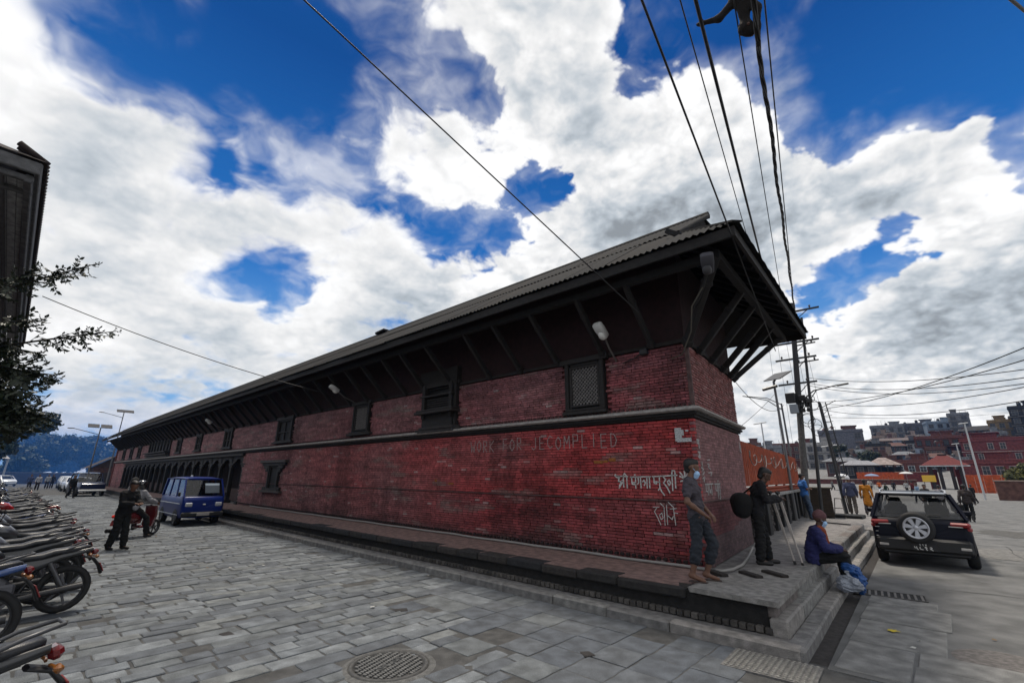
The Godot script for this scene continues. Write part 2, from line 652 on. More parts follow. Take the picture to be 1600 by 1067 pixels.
func build_ground() -> void:
	# terrain: one sheet, flat under the town, rising towards the hill
	var st := S()
	var zs := [60.0, 8.0, -60.0, -85.0, -110.0, -150.0, -200.0, -250.0, -320.0, -600.0]
	var hs := [0.0, 0.0, 0.0, 0.15, 0.5, 2.8, 6.0, 11.0, 17.0, 20.0]
	for i in zs.size() - 1:
		quad(st, V(-600, hs[i] - 0.05, zs[i]), V(-600, hs[i + 1] - 0.05, zs[i + 1]), V(400, hs[i + 1] - 0.05, zs[i + 1]), V(400, hs[i] - 0.05, zs[i]), 1)
	struct(fin(st, worn(0.27, 0.265, 0.255, 0.95, 0.6, 0.05, 0.6), "ground"), "dusty grey ground under the stone paving and the far town")
	# the paved street
	var street := Node3D.new()
	street.name = "street_paving"
	add_child(street)
	struct(street, "grey stone paving of the wide street in front of the brick building")
	st = S()
	quad(st, V(-150, -0.014, 3.2), V(-150, -0.014, -6.4), V(8, -0.014, -6.4), V(8, -0.014, 3.2))
	fin(st, worn(0.095, 0.095, 0.094, 0.95, 1.6, 0.4, 0.55), "joint_bed", street)
	var tones := []
	for t in [[0.193, 0.214, 0.235], [0.134, 0.149, 0.169], [0.247, 0.270, 0.289], [0.171, 0.188, 0.200], [0.112, 0.128, 0.152], [0.220, 0.235, 0.238]]:
		tones.append(worn(t[0], t[1], t[2], 0.86, 1.4, 0.33, 0.5, 0.8))
	var flags := []
	var shapes := []
	rng.seed = 100
	for l in [0.28, 0.36, 0.46, 0.58, 0.72]:
		for k in 3: shapes.append([l, slab_mesh(0.29, l, 0.06, 0.009, 0.010)])
	var square := slab_mesh(0.468, 0.468, 0.06, 0.008, 0.010)
	var all := []
	rng.seed = 101
	# long stones laid across the street, course by course
	var x := -58.0
	while x < 3.2:
		var z := 3.0 + R(-0.5, 0.1)
		var rw := R(0.19, 0.28)
		var zone := x > -7.2
		var stop := -6.28 if not zone else flag_top(x + rw / 2)
		while z > stop + 0.2:
			var s: Array = shapes[rng.randi() % 15]
			var l: float = s[0]
			if z - l < stop: l = z - stop
			if l < 0.12: break
			var gap := 0.005 if R(0, 1) < 0.74 else R(0.012, 0.036)
			var lz: float = (l - gap) / float(s[0]) * 1.0
			var wx := (rw - (0.004 if R(0, 1) < 0.78 else R(0.010, 0.028))) / 0.29
			if R(0, 1) > 0.02:
				var b := Basis(Vector3.UP, R(-0.012, 0.012)) * Basis(Vector3.RIGHT, R(-0.008, 0.008)) * Basis(Vector3.BACK, R(-0.016, 0.016))
				all.append([Transform3D(sb(b, V(wx, 1, lz)), V(x + rw / 2, R(-0.012, 0.006), z - l / 2)), s[1], rng.randi() % 4 if R(0, 1) < 0.9 else 5])
			z -= l
		x += rw
	# square flags between the long stones and the kerb
	x = -7.1
	while x < 3.0:
		var z2 := -6.04
		var top := flag_top(x + 0.2)
		while z2 < top - 0.2:
			var b2 := Basis(Vector3.UP, R(-0.012, 0.012)) * Basis(Vector3.RIGHT, R(-0.006, 0.006)) * Basis(Vector3.BACK, R(-0.006, 0.006))
			if Vector2(x + 4.66, z2 + 3.17).length() > 0.5 and R(0, 1) > 0.02 and not (absf(x + 1.75) < 0.5 and z2 < -5.5):
				all.append([Transform3D(b2, V(x + 0.24, R(-0.008, 0.003), z2)), square, [0, 1, 4, 4, 3, 1][rng.randi() % 6]])
			z2 += 0.475
		x += 0.475
	# around the round cover the stones are cut away
	var keep := []
	for s2 in all:
		if Vector2(s2[0].origin.x + 4.66, s2[0].origin.z + 3.17).length() > 0.52: keep.append(s2)
	keep.sort_custom(func(p, q): return p[0].origin.length_squared() < q[0].origin.length_squared())
	# those behind the camera show least: the 300 that show largest come first
	var seen := []
	var rest := []
	var look := V(sin(HEADING), 0, -cos(HEADING))
	for s3 in keep:
		var o: Vector3 = s3[0].origin
		var ahead: float = o.dot(look) > 2.0 and absf(o.dot(V(cos(HEADING), 0, sin(HEADING)))) < o.dot(look) * 1.2 + 0.5
		if ahead and seen.size() < 290: seen.append(s3)
		else: rest.append(s3)
	for s4 in seen: piece(s4[1], tones[s4[2]], "paving_stone", street, s4[0])
	var mesh_list := [square]
	for s5 in shapes: mesh_list.append(s5[1])
	var vmat := worn(1, 1, 1, 0.86, 1.4, 0.33, 0.5, 0.8, Vector3.ONE, true)
	var tone_c := [Color(0.193, 0.214, 0.235), Color(0.134, 0.149, 0.169), Color(0.247, 0.270, 0.289), Color(0.171, 0.188, 0.200), Color(0.112, 0.128, 0.152), Color(0.220, 0.235, 0.238)]
	for ms in mesh_list:
		var xfs := []
		var cols := []
		for s6 in rest:
			if s6[1] == ms:
				xfs.append(s6[0])
				cols.append(tone_c[s6[2]])
		if xfs.size() > 0: many(ms, vmat, "paving_stones", street, xfs, cols)
	# a few broken stones leaning in their holes
	st = S()
	for bs in [V(-3.35, 0, -4.9), V(-6.3, 0, -4.4), V(-6.9, 0, -2.3), V(-2.4, 0, -4.3)]:
		cbox(st, bs + V(0, -0.03, 0), V(0.22, 0.06, 0.13), 0.01, Basis.from_euler(V(R(-0.1, 0.1), R(0, 3), R(-0.12, 0.12))))
	fin(st, worn(0.05, 0.045, 0.045, 0.9, 2.0, 0.5, 0.6), "broken_stone", street)

	# the road on the right
	var road := Node3D.new()
	road.name = "road"
	add_child(road)
	struct(road, "grey dusty concrete road running away past the parked dark blue car")
	st = S()
	prism(st, [Vector2(-1.28, -6.30), Vector2(9.5, -6.30), Vector2(26, -140), Vector2(-9.8, -140), Vector2(-2.62, -30), Vector2(-1.75, -20)], -0.04, -0.004)
	fin(st, worn(0.215, 0.215, 0.21, 0.93, 2.2, 0.12, 0.5, 0.9), "surface", road)
	# concrete slabs along the gutter and at the mouth of the road
	var sm := worn(0.315, 0.311, 0.297, 0.92, 1.7, 0.3, 0.45, 0.7)
	for r in [[-1.24, -0.62, -6.42, -7.55], [-0.6, 0.2, -6.42, -6.98], [0.22, 1.3, -6.42, -7.1], [1.32, 2.5, -6.42, -7.0], [2.52, 3.9, -6.42, -7.15], [-1.25, -0.35, -7.58, -8.75], [-1.27, -0.3, -8.78, -9.95], [-1.3, -0.45, -9.98, -10.55], [-0.58, 0.6, -7.0, -7.55]]:
		var w: float = r[1] - r[0]
		var l2: float = r[2] - r[3]
		var b3 := Basis.from_euler(V(R(-0.006, 0.006), R(-0.008, 0.008), R(-0.006, 0.006)))
		piece(slab_mesh(w, l2, 0.05, 0.008), sm, "concrete_slab", road, Transform3D(b3, V((r[0] + r[1]) / 2, R(0.002, 0.014), (r[2] + r[3]) / 2)))
	st = S()
	lathe(st, [Vector2(0.0, 0.004), Vector2(0.40, 0.004), Vector2(0.43, 0.001), Vector2(0.46, -0.01)], 28, Transform3D(Basis.IDENTITY, V(0.12, 0.0, -7.85)))
	fin(st, worn(0.231, 0.210, 0.196, 0.9, 2.0, 1.0, 0.6), "round_cover", road)
	# patches, cracks and scraps on the road
	rng.seed = 210
	for q in [[1.9, -9.6, 0.9, 0.6], [3.4, -13.5, 1.3, 0.8], [0.9, -18.8, 1.0, 1.4], [5.2, -21.0, 1.6, 1.1], [2.9, -8.1, 0.5, 0.35], [4.4, -9.4, 0.7, 0.4], [7.0, -15.5, 1.2, 0.9], [1.6, -26.0, 1.1, 1.8]]:
		st = S()
		var ring := []
		for k in 18:
			var t := TAU * k / 18
			ring.append(V(cos(t) * q[2] * R(0.7, 1.1), 0, sin(t) * q[3] * R(0.7, 1.1)))
		for k in 18: tri(st, Vector3.ZERO, ring[k], ring[(k + 1) % 18])
		var pm := fin(st, worn(0.13, 0.125, 0.115, 0.9, 2.6, 0.6, 0.5) if rng.randi() % 2 else worn(0.27, 0.262, 0.245, 0.93, 2.6, 0.6, 0.5), "repair_patch", road)
		pm.position = V(q[0], 0.001, q[1])
	st = S()
	for c in [[V(0.3, 0, -7.6), V(3.4, 0, -8.4)], [V(2.2, 0, -7.1), V(2.6, 0, -12.0)], [V(-0.5, 0, -12.0), V(5.0, 0, -12.7)], [V(5.0, 0, -8.0), V(5.6, 0, -17.0)], [V(0.4, 0, -21.5), V(6.5, 0, -22.5)], [V(1.2, 0, -12.8), V(1.0, 0, -21.0)]]:
		var prev: Vector3 = c[0]
		for k in 14:
			var nx: Vector3 = c[0].lerp(c[1], (k + 1) / 14.0) + V(R(-0.05, 0.05), 0, R(-0.08, 0.08))
			var dd := (nx - prev).normalized()
			var sd := V(-dd.z, 0, dd.x) * R(0.006, 0.014)
			quad(st, prev - sd + V(0, 0.0035, 0), prev + sd + V(0, 0.0035, 0), nx + sd + V(0, 0.0035, 0), nx - sd + V(0, 0.0035, 0))
			prev = nx
	fin(st, plain(0.035, 0.033, 0.03, 0.95), "crack", road)
	for k in 26:
		var at := V(R(-1.4, 5.0), 0.008, R(-22.0, -6.6)) if k < 14 else V(R(-20.0, -1.5), 0.012, R(-6.25, 0.5))
		st = S()
		var w0 := R(0.015, 0.035)
		quad(st, V(-w0, R(0, 0.02), -w0 * 0.7), V(w0, R(0, 0.02), -w0), V(w0 * 0.8, R(0, 0.03), w0), V(-w0, R(0, 0.01), w0 * 0.6))
		var sc := fin(st, [plain(0.55, 0.54, 0.5, 0.9), plain(0.16, 0.10, 0.05, 0.9), plain(0.3, 0.28, 0.24, 0.9)][k % 3], "litter_scrap", road if k < 14 else street)
		sc.position = at
		sc.rotation.y = R(0, 6)
	# the gutter strip at the foot of the steps
	st = S()
	prism(st, [Vector2(-1.52, -6.3), Vector2(-1.27, -6.3), Vector2(-1.72, -20), Vector2(-2.0, -20)], -0.045, -0.018)
	struct(fin(st, worn(0.075, 0.065, 0.06, 0.9, 2.5, 0.8, 0.6), "gutter"), "dark dirty gutter between the steps and the road")

	build_plinth()
	build_covers()


func stone_run(parent: Node, called: String, a: Vector3, b: Vector3, w: float, h: float, len_: float, m: Array, jitter := 0.01) -> void:
	# a row of squared blocks whose top outer edges run from a to b; the outside is on the right-hand side of the walk
	var d := b - a
	var total := d.length()
	d /= total
	var out := V(-d.z, 0, d.x)
	var t := 0.0
	while t < total - 0.05:
		var l := minf(len_ * R(0.75, 1.25), total - t)
		if total - t - l < 0.2: l = total - t
		var st := S()
		var bs := Basis(d, Vector3.UP, d.cross(Vector3.UP)) * Basis.from_euler(V(R(-1, 1), R(-1, 1), R(-1, 1)) * jitter)
		cbox(st, Vector3.ZERO, V(l - 0.012, h, w), minf(0.022, h * 0.2))
		st.generate_normals()
		piece(st.commit(), m[rng.randi() % m.size()], called, parent, Transform3D(bs, a + d * (t + l / 2) - out * (w / 2 + R(-0.012, 0.012)) - Vector3.UP * (h / 2 + R(-0.006, 0.006))))
		t += l


func build_plinth() -> void:
	rng.seed = 7
	var pl := Node3D.new()
	pl.name = "plinth"
	add_child(pl)
	struct(pl, "raised stone plinth with steps that the brick building stands on")
	var grey := [worn(0.337, 0.330, 0.314, 0.92, 1.8, 0.5, 0.6), worn(0.282, 0.274, 0.266, 0.92, 1.8, 0.5, 0.6), worn(0.376, 0.353, 0.330, 0.92, 1.8, 0.5, 0.6)]
	var dark := worn(0.035, 0.033, 0.032, 0.95, 2.0, 0.7, 0.9)
	var st := S()
	prism(st, [Vector2(-70, -6.78), Vector2(-1.9, -6.78), Vector2(-2.4, -20), Vector2(-5.2, -20), Vector2(-5.2, -12.3), Vector2(-70, -12.3)], -0.02, 0.452)
	fin(st, worn(0.322, 0.306, 0.298, 0.93, 1.9, 0.35, 0.6), "pavement", pl)
	# pinkish clay tile bed along the facade
	st = S()
	prism(st, [Vector2(-69, -6.72), Vector2(-2.95, -6.72), Vector2(-2.88, -8.2), Vector2(-69, -8.2)], 0.40, 0.462)
	fin(st, worn(0.381, 0.246, 0.213, 0.93, 2.2, 0.5, 0.7), "clay_paving", pl)
	# the front riser is dark, mossy masonry
	st = S()
	box(st, V(-36.0, 0.2, -6.74), V(68.2, 0.44, 0.06))
	fin(st, dark, "riser", pl)
	rng.seed = 8
	var rough := [worn(0.060, 0.055, 0.052, 0.95, 2.2, 0.7, 1.0), worn(0.085, 0.072, 0.066, 0.95, 2.2, 0.7, 1.0), worn(0.050, 0.050, 0.055, 0.95, 2.2, 0.7, 1.0)]
	stone_run(pl, "edge_stone", V(-40, 0.458, -6.62), V(-2.9, 0.462, -6.62), 0.34, 0.13, 0.75, rough, 0.012)
	# a row of little bricks at the foot of the riser
	var brick := unit_box(0.08)
	var xfs := []
	var cols := []
	var x := -55.0
	while x < -1.8:
		xfs.append(Transform3D(sb(Basis.from_euler(V(0, R(-0.05, 0.05), 0)), V(0.085, 0.07, 0.1)), V(x, 0.145 + R(-0.004, 0.004), -6.69 + R(-0.008, 0.008))))
		var t := R(0.05, 0.16)
		cols.append(Color(t * 1.1, t, t * 0.9))
		x += 0.1
	many(brick, worn(1, 1, 1, 0.95, 3.0, 1.0, 0.3, 0.6, Vector3.ONE, true), "foot_bricks", pl, xfs, cols)
	# concrete apron at the corner, slightly proud of the rest
	st = S()
	prism(st, [Vector2(-2.83, -6.64), Vector2(-1.74, -6.60), Vector2(-1.86, -9.2), Vector2(-2.5, -9.0), Vector2(-2.83, -7.4)], 0.425, 0.487)
	fin(st, worn(0.369, 0.353, 0.330, 0.92, 2.0, 0.6, 0.6), "corner_slab", pl)
	# low step round two sides
	st = S()
	prism(st, [Vector2(-70, -6.42), Vector2(-1.58, -6.42), Vector2(-2.05, -20), Vector2(-2.4, -20), Vector2(-1.95, -6.8), Vector2(-70, -6.8)], -0.03, 0.098)
	fin(st, worn(0.298, 0.282, 0.266, 0.93, 2.0, 0.5, 0.6), "low_step", pl)
	stone_run(pl, "kerb_stone", V(-46, 0.108, -6.30), V(-1.50, 0.112, -6.30), 0.19, 0.16, 1.25, grey, 0.004)
	stone_run(pl, "kerb_stone", V(-1.47, 0.116, -6.30), V(-1.97, 0.116, -20.0), 0.21, 0.18, 1.1, grey, 0.006)
	stone_run(pl, "step_stone", V(-1.69, 0.285, -6.66), V(-2.16, 0.285, -20.0), 0.20, 0.22, 0.95, grey, 0.008)
	stone_run(pl, "step_stone", V(-1.80, 0.478, -6.72), V(-2.28, 0.478, -20.0), 0.24, 0.22, 1.15, [grey[1], grey[0], worn(0.251, 0.219, 0.204, 0.92, 1.8, 0.5, 0.6)], 0.006)
	# lower pavement that carries on beyond the utility pole
	st = S()
	prism(st, [Vector2(-2.1, -20.0), Vector2(-2.7, -30), Vector2(-9.6, -135), Vector2(-24, -135), Vector2(-5.2, -20.0)], -0.02, 0.30)
	fin(st, worn(0.314, 0.298, 0.290, 0.93, 1.5, 0.3, 0.5), "far_pavement", pl)
	stone_run(pl, "kerb_stone", V(-2.02, 0.306, -20.0), V(-2.64, 0.306, -30.0), 0.22, 0.3, 1.2, grey, 0.004)
	st = S()
	cbox(st, V(-3.5, 0.35, -25.6), V(1.3, 0.16, 1.2), 0.02)
	fin(st, worn(0.030, 0.030, 0.032, 0.9, 2.0, 0.5, 0.6), "dark_step", pl)
	# loose bars of stone and wood on the pavement
	for q in [[V(-2.45, 0.485, -8.05), 0.42, 0.3, "charred wooden block lying on the pavement behind the barefoot man"], [V(-2.2, 0.485, -8.38), 0.45, 0.35, "second wooden block end to end with the charred one on the pavement"], [V(-2.85, 0.485, -7.78), 0.4, 0.28, "short dark plank on the pavement at the foot of the end wall"]]:
		st = S()
		cbox(st, Vector3.ZERO, V(q[1], 0.07, 0.13), 0.012)
		var o := fin(st, worn(0.045, 0.034, 0.028, 0.9, 3.0, 1.0, 0.6), "wooden_block")
		o.position = q[0] + V(0, 0.005, 0)
		o.rotation.y = -0.75 + q[2] * 0.3
		tag(o, q[3], "block")
	# white pipe along the foot of the wall
	st = S()
	var pts := []
	for i in 40: pts.append(V(-24.0 + i * 0.54, 0.495 + 0.006 * sin(i * 1.7), -8.02 + 0.015 * sin(i * 0.9)))
	for p in [V(-2.95, 0.50, -7.99), V(-2.86, 0.495, -8.05), V(-2.8, 0.49, -8.3), V(-2.82, 0.488, -8.9), V(-2.95, 0.488, -9.6), V(-3.12, 0.488, -10.4), V(-3.3, 0.488, -11.2)]: pts.append(p)
	tube(st, pts, 0.024, -1.0, 8)
	tag(fin(st, plain(0.26, 0.25, 0.235, 0.7), "water_pipe"), "pale pipe lying along the foot of the red brick wall", "pipe")


func build_covers() -> void:
	rng.seed = 55
	# round cast iron cover in the street
	var c := thing("manhole_cover", "round cast iron cover set in a mortar collar in the street", "manhole cover", V(-4.66, 0.0, -3.17), 0.35)
	var st := S()
	lathe(st, [Vector2(0.0, -0.012), Vector2(0.37, -0.012), Vector2(0.37, 0.006), Vector2(0.405, 0.006), Vector2(0.41, -0.03)], 40)
	fin(st, worn(0.10, 0.10, 0.098, 0.65, 3.0, 1.0, 0.4), "plate", c)
	st = S()
	lathe(st, [Vector2(0.42, -0.02), Vector2(0.425, 0.0), Vector2(0.455, 0.002), Vector2(0.50, -0.02)], 26)
	fin(st, worn(0.19, 0.19, 0.185, 0.95, 2.0, 1.2, 0.8), "mortar_collar", c)
	st = S()
	for i in range(-5, 6):
		for j in range(-9, 10):
			var p := Vector2(i * 0.066, j * 0.038)
			if p.length() > 0.345: continue
			if absf(p.y - 0.1) < 0.075 and absf(p.x) < 0.06 or absf(p.y + 0.12) < 0.075 and absf(p.x) < 0.06: continue
			cbox(st, V(p.x, -0.003, p.y), V(0.042, 0.018, 0.022), 0.004)
	fin(st, worn(0.210, 0.210, 0.203, 0.6, 3.0, 1.0, 0.2), "stud_pattern", c)
	for k in [0.1, -0.12]:
		st = S()
		for s in [[0, 0.06, 0.11, 0.008], [0, -0.06, 0.11, 0.008], [0.055, 0, 0.008, 0.128], [-0.055, 0, 0.008, 0.128], [-0.02, 0.02, 0.05, 0.007], [0.01, -0.005, 0.06, 0.007], [-0.01, -0.03, 0.05, 0.007], [0.02, 0.01, 0.007, 0.05]]:
			box(st, V(s[0], 0.0, k + s[1]), V(s[2], 0.016, s[3]))
		fin(st, worn(0.224, 0.224, 0.217, 0.6, 3.0, 1.0, 0.2), "letter_plate", c)
	# rectangular patterned cover by the kerb
	var q := thing("manhole_cover", "rectangular studded concrete cover beside the kerb end", "manhole cover", V(-1.72, 0.0, -5.95), 0.05)
	st = S()
	box(st, V(0, -0.02, 0), V(0.86, 0.05, 0.62))
	fin(st, worn(0.224, 0.217, 0.210, 0.9, 3.0, 1.0, 0.5), "plate", q)
	st = S()
	for i in range(-7, 8):
		for j in range(-5, 6):
			cbox(st, V(i * 0.055, 0.009, j * 0.054), V(0.034, 0.016, 0.032), 0.005, Basis(Vector3.UP, 0.6 if (i + j) % 2 else -0.6))
	fin(st, worn(0.308, 0.301, 0.280, 0.9, 3.0, 1.0, 0.3), "stud_pattern", q)
	# drain grate in the road
	var g := thing("drain_grate", "rusty iron drain grate in the road behind the dark blue car", "drain grate", V(-1.08, 0.004, -10.8), PI / 2 + 0.1)
	st = S()
	box(st, V(0, -0.006, 0), V(0.5, 0.010, 0.98))
	fin(st, plain(0.008, 0.008, 0.008, 0.9), "pit", g)
	for i in 11:
		st = S()
		cbox(st, V(0, 0.003, -0.44 + i * 0.088), V(0.44, 0.008, 0.034), 0.002)
		fin(st, worn(0.224, 0.210, 0.196, 0.7, 3.0, 1.0, 0.3), "bar", g)
	st = S()
	for s in [-1, 1]:
		cbox(st, V(s * 0.235, 0.004, 0), V(0.035, 0.014, 1.0), 0.004)
		cbox(st, V(0, 0.004, s * 0.49), V(0.44, 0.014, 0.03), 0.004)
	fin(st, worn(0.10, 0.095, 0.09, 0.7, 3.0, 1.0, 0.3), "frame", g)
	# yellow splash of powder on the road
	st = S()
	var prev := Vector2.ZERO
	for k in 22:
		var t := TAU * k / 22
		var r2 := Vector2(cos(t), sin(t)) * R(0.035, 0.085)
		if k > 0: tri(st, V(0, 0, 0), V(prev.x, 0, prev.y), V(r2.x, 0, r2.y))
		prev = r2
	var y := fin(st, plain(0.55, 0.42, 0.03, 0.95), "powder_splash")
	y.position = V(-0.86, 0.022, -8.3)
	tag(y, "small yellow splash of powder on the road slab", "stain")


# ---------------------------------------------------------------- the long brick building
const FZ := -8.15
const EAVE_Y := 5.6
const EAVE_Z := -6.65
const RIDGE_Z := -10.1
const RIDGE_Y := 7.93
const FAR_X := -69.0


func end_x(z: float) -> float:
	return -3.1 + 0.105 * (z - FZ)


func build_hall() -> void:
	var hall := thing("brick_hall", "long two-storey red brick hall with deep tiled-iron eaves and wooden windows", "building")
	hall.set_meta("base", "brick_hall")
	var windows := [  # x from, x to, y from, y to
		[-5.86, -4.86, 3.19, 4.42], [-11.14, -9.6, 3.13, 4.5], [-15.35, -14.25, 3.25, 4.42], [-22.36, -20.7, 3.25, 4.42], [-30.17, -28.8, 3.25, 4.42], [-36.1, -34.9, 3.3, 4.42],
		[-41.2, -40.0, 3.3, 4.42], [-51.2, -43.3, 3.2, 4.5], [-56.4, -55.0, 3.25, 4.42], [-60.6, -59.2, 3.25, 4.42], [-64.9, -63.5, 3.25, 4.42], [-22.65, -21.45, 1.2, 2.42]]
	hall_walls(hall, windows)
	hall_trim(hall)
	hall_windows(hall, windows)
	hall_arcade(hall)
	hall_roof(hall)
	hall_struts(hall)


func hall_walls(hall: Node3D, windows: Array) -> void:
	var core := worn(0.20, 0.055, 0.055, 0.95, 2.0, 0.4, 0.5)
	var wall := Node3D.new()
	wall.name = "wall"
	hall.add_child(wall)
	var st := S()
	# solid core behind the bricks; the arcade bay stays open
	var back := FZ - 0.06
	box(st, V((-3.16 - 26.4) / 2, 2.4, back - 0.2), V(23.24, 3.95, 0.4))
	box(st, V((-62.4 + FAR_X) / 2, 2.4, back - 0.2), V(6.6, 3.95, 0.4))
	box(st, V((-26.4 - 62.4) / 2, 3.66, back - 0.2), V(36.0, 1.42, 0.4))
	box(st, V((-3.3 + FAR_X) / 2, 5.37, back - 0.25), V(65.3, 2.0, 0.3))
	var z1 := -12.05
	var e0 := V(end_x(FZ) - 0.06, 0, FZ - 0.06)
	var e1 := V(end_x(z1) - 0.06, 0, z1)
	quad(st, V(e0.x, 0.43, e0.z), V(e1.x, 0.43, e1.z), V(e1.x, 6.2, e1.z), V(e0.x, 6.2, e0.z))
	box(st, V((-3.6 + FAR_X) / 2, 3.3, z1 - 0.1), V(65.4, 5.8, 0.3))
	box(st, V(FAR_X - 0.05, 3.3, -10.1), V(0.3, 5.8, 4.1))
	fin(st, core, "core", wall)
	# bricks
	rng.seed = 31
	var brick := unit_box(0.06)
	var all := []
	var ch := 0.056
	var rows := int((4.36 - 0.47) / ch)
	var near := V(-1.0, 1.6, -2.0)
	for r in rows:
		var y := 0.47 + (r + 0.5) * ch
		var x := -3.1 - (0.11 if r % 2 else 0.0)
		if r % 2: all.append(front_brick(-3.1 - 0.05, y, 0.1, ch))
		while x > FAR_X:
			var l := 0.195 * R(0.9, 1.08)
			if x - l < FAR_X: l = x - FAR_X
			var cx := x - l / 2
			var skip := false
			if y < 2.93 and cx < -26.4 and cx > -62.4: skip = true
			for w in windows:
				if cx > w[0] - 0.05 and cx < w[1] + 0.05 and y > w[2] - 0.02 and y < w[3] + 0.02: skip = true
			if y > 2.93 and y < 3.13: skip = true
			if not skip and l > 0.03: all.append(front_brick(cx, y, l - 0.011, ch))
			x -= l
	# end wall
	var ed := V(end_x(-12.1) - end_x(FZ), 0, -12.1 - FZ)
	var el := ed.length()
	ed /= el
	for r in rows:
		var y := 0.47 + (r + 0.5) * ch
		if y > 2.93 and y < 3.13: continue
		var t := 0.0 if r % 2 == 0 else 0.11
		if r % 2: t = 0.11
		while t < el - 0.03:
			var l := minf(0.195 * R(0.9, 1.08), el - t)
			var c := V(end_x(FZ), y, FZ) + ed * (t + l / 2)
			var tone := R(0.72, 1.22)
			var col := Color(0.300, 0.117, 0.121)
			if y > 3.1: col = Color(0.329, 0.106, 0.102).lerp(Color(0.456, 0.259, 0.247), R(0, 1) * R(0, 1))
			elif y < 1.0 - 0.1 * sin(t * 1.3): col = Color(0.158, 0.095, 0.102)
			elif y < 1.5: col = Color(0.194, 0.058, 0.066)
			else: col = Color(0.357, 0.173, 0.176)
			var b := Basis(ed, Vector3.UP, ed.cross(Vector3.UP)) * Basis.from_euler(V(R(-0.02, 0.02), R(-0.012, 0.012), R(-0.01, 0.01)))
			var deep := 0.08
			var push := R(-0.006, 0.006) if y > 3.1 else R(-0.0015, 0.0015)
			var hh := ch - (0.010 if y > 3.1 else 0.003)
			all.append([Transform3D(sb(b, V(l - (0.011 if y > 3.1 else 0.003), hh, deep)), c + ed.cross(Vector3.UP) * (push - deep / 2)), col * tone])
			t += l
	# which are nearest
	all.sort_custom(func(p, q): return (p[0].origin - near).length_squared() < (q[0].origin - near).length_squared())
	var palette := {}
	for i in all.size():
		if i >= 296: break
		var c: Color = all[i][1]
		var q := Color(snappedf(c.r, 0.02), snappedf(c.g, 0.012), snappedf(c.b, 0.012))
		piece(brick, worn(q.r, q.g, q.b, 0.9, 2.6, 0.5, 0.35, 0.75), "brick", wall, all[i][0])
	var xfs := []
	var cols := []
	for i in range(296, all.size()):
		xfs.append(all[i][0])
		cols.append(all[i][1])
	many(brick, worn(1, 1, 1, 0.9, 2.6, 0.5, 0.35, 0.75, Vector3.ONE, true), "bricks", wall, xfs, cols)


var paint_n := FastNoiseLite.new()


func front_brick(cx: float, y: float, l: float, ch: float) -> Array:
	# painted red below the cornice, older and greyer above and towards the far end
	var n := paint_n.get_noise_2d(cx * 6.0, y * 40.0)
	var n2 := paint_n.get_noise_2d(cx * 1.5 + 300.0, y * 3.0)
	var col: Color
	if y > 3.1:
		col = Color(0.387, 0.099, 0.112).lerp(Color(0.442, 0.222, 0.230), clampf(0.25 + n2 * 0.9 - cx * 0.012, 0, 1))
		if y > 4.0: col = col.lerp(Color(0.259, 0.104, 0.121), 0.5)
	elif y < 1.5:
		col = Color(0.429, 0.057, 0.065).lerp(Color(0.337, 0.131, 0.137), clampf(0.3 + n2, 0, 1))
		if y < 0.62: col = col.lerp(Color(0.207, 0.076, 0.080), 0.5)
	else:
		col = Color(0.585, 0.068, 0.071).lerp(Color(0.429, 0.155, 0.157), clampf(0.2 + n2 * 1.1, 0, 1))
	col = col.lerp(Color(0.442, 0.229, 0.230), clampf((-cx - 7.0) / 20.0, 0.0, 0.75))
	col *= 1.0 + n * 0.55 + R(-0.14, 0.14)
	if n > 0.42 and R(0, 1) < 0.25: col = col.lerp(Color(0.658, 0.676, 0.647), R(0.15, 0.55))
	# soot and damp: long soft streaks and a dark foot
	var grime := paint_n.get_noise_2d(cx * 3.0 + 900.0, y * 1.2) + 0.6 * paint_n.get_noise_2d(cx * 14.0, y * 2.0 + 50.0)
	col *= 1.0 - 0.42 * smoothstep(0.05, 0.6, grime)
	if y < 0.95: col = col.lerp(Color(0.085, 0.064, 0.061), (0.95 - y) * 0.9 * clampf(0.5 + n2, 0.0, 1.0))
	var pale := paint_n.get_noise_2d(cx * 4.0 + 77.0, y * 16.0 + 300.0)
	col = col.lerp(Color(0.325, 0.273, 0.246), smoothstep(0.22, 0.6, pale) * 0.6)
	var b := Basis.from_euler(V(R(-0.03, 0.03), R(-0.012, 0.012), R(-0.012, 0.012)))
	var deep := 0.09
	return [Transform3D(sb(b, V(l, ch - R(0.005, 0.011), deep)), V(cx, y, FZ - deep / 2 + R(-0.006, 0.006))), col]


func corner_path(off := 0.0) -> Array:
	# from the far end of the facade round the near corner to the end of the short wall
	return [V(FAR_X, 0, FZ), V(-3.1, 0, FZ), V(end_x(-12.1), 0, -12.1)]


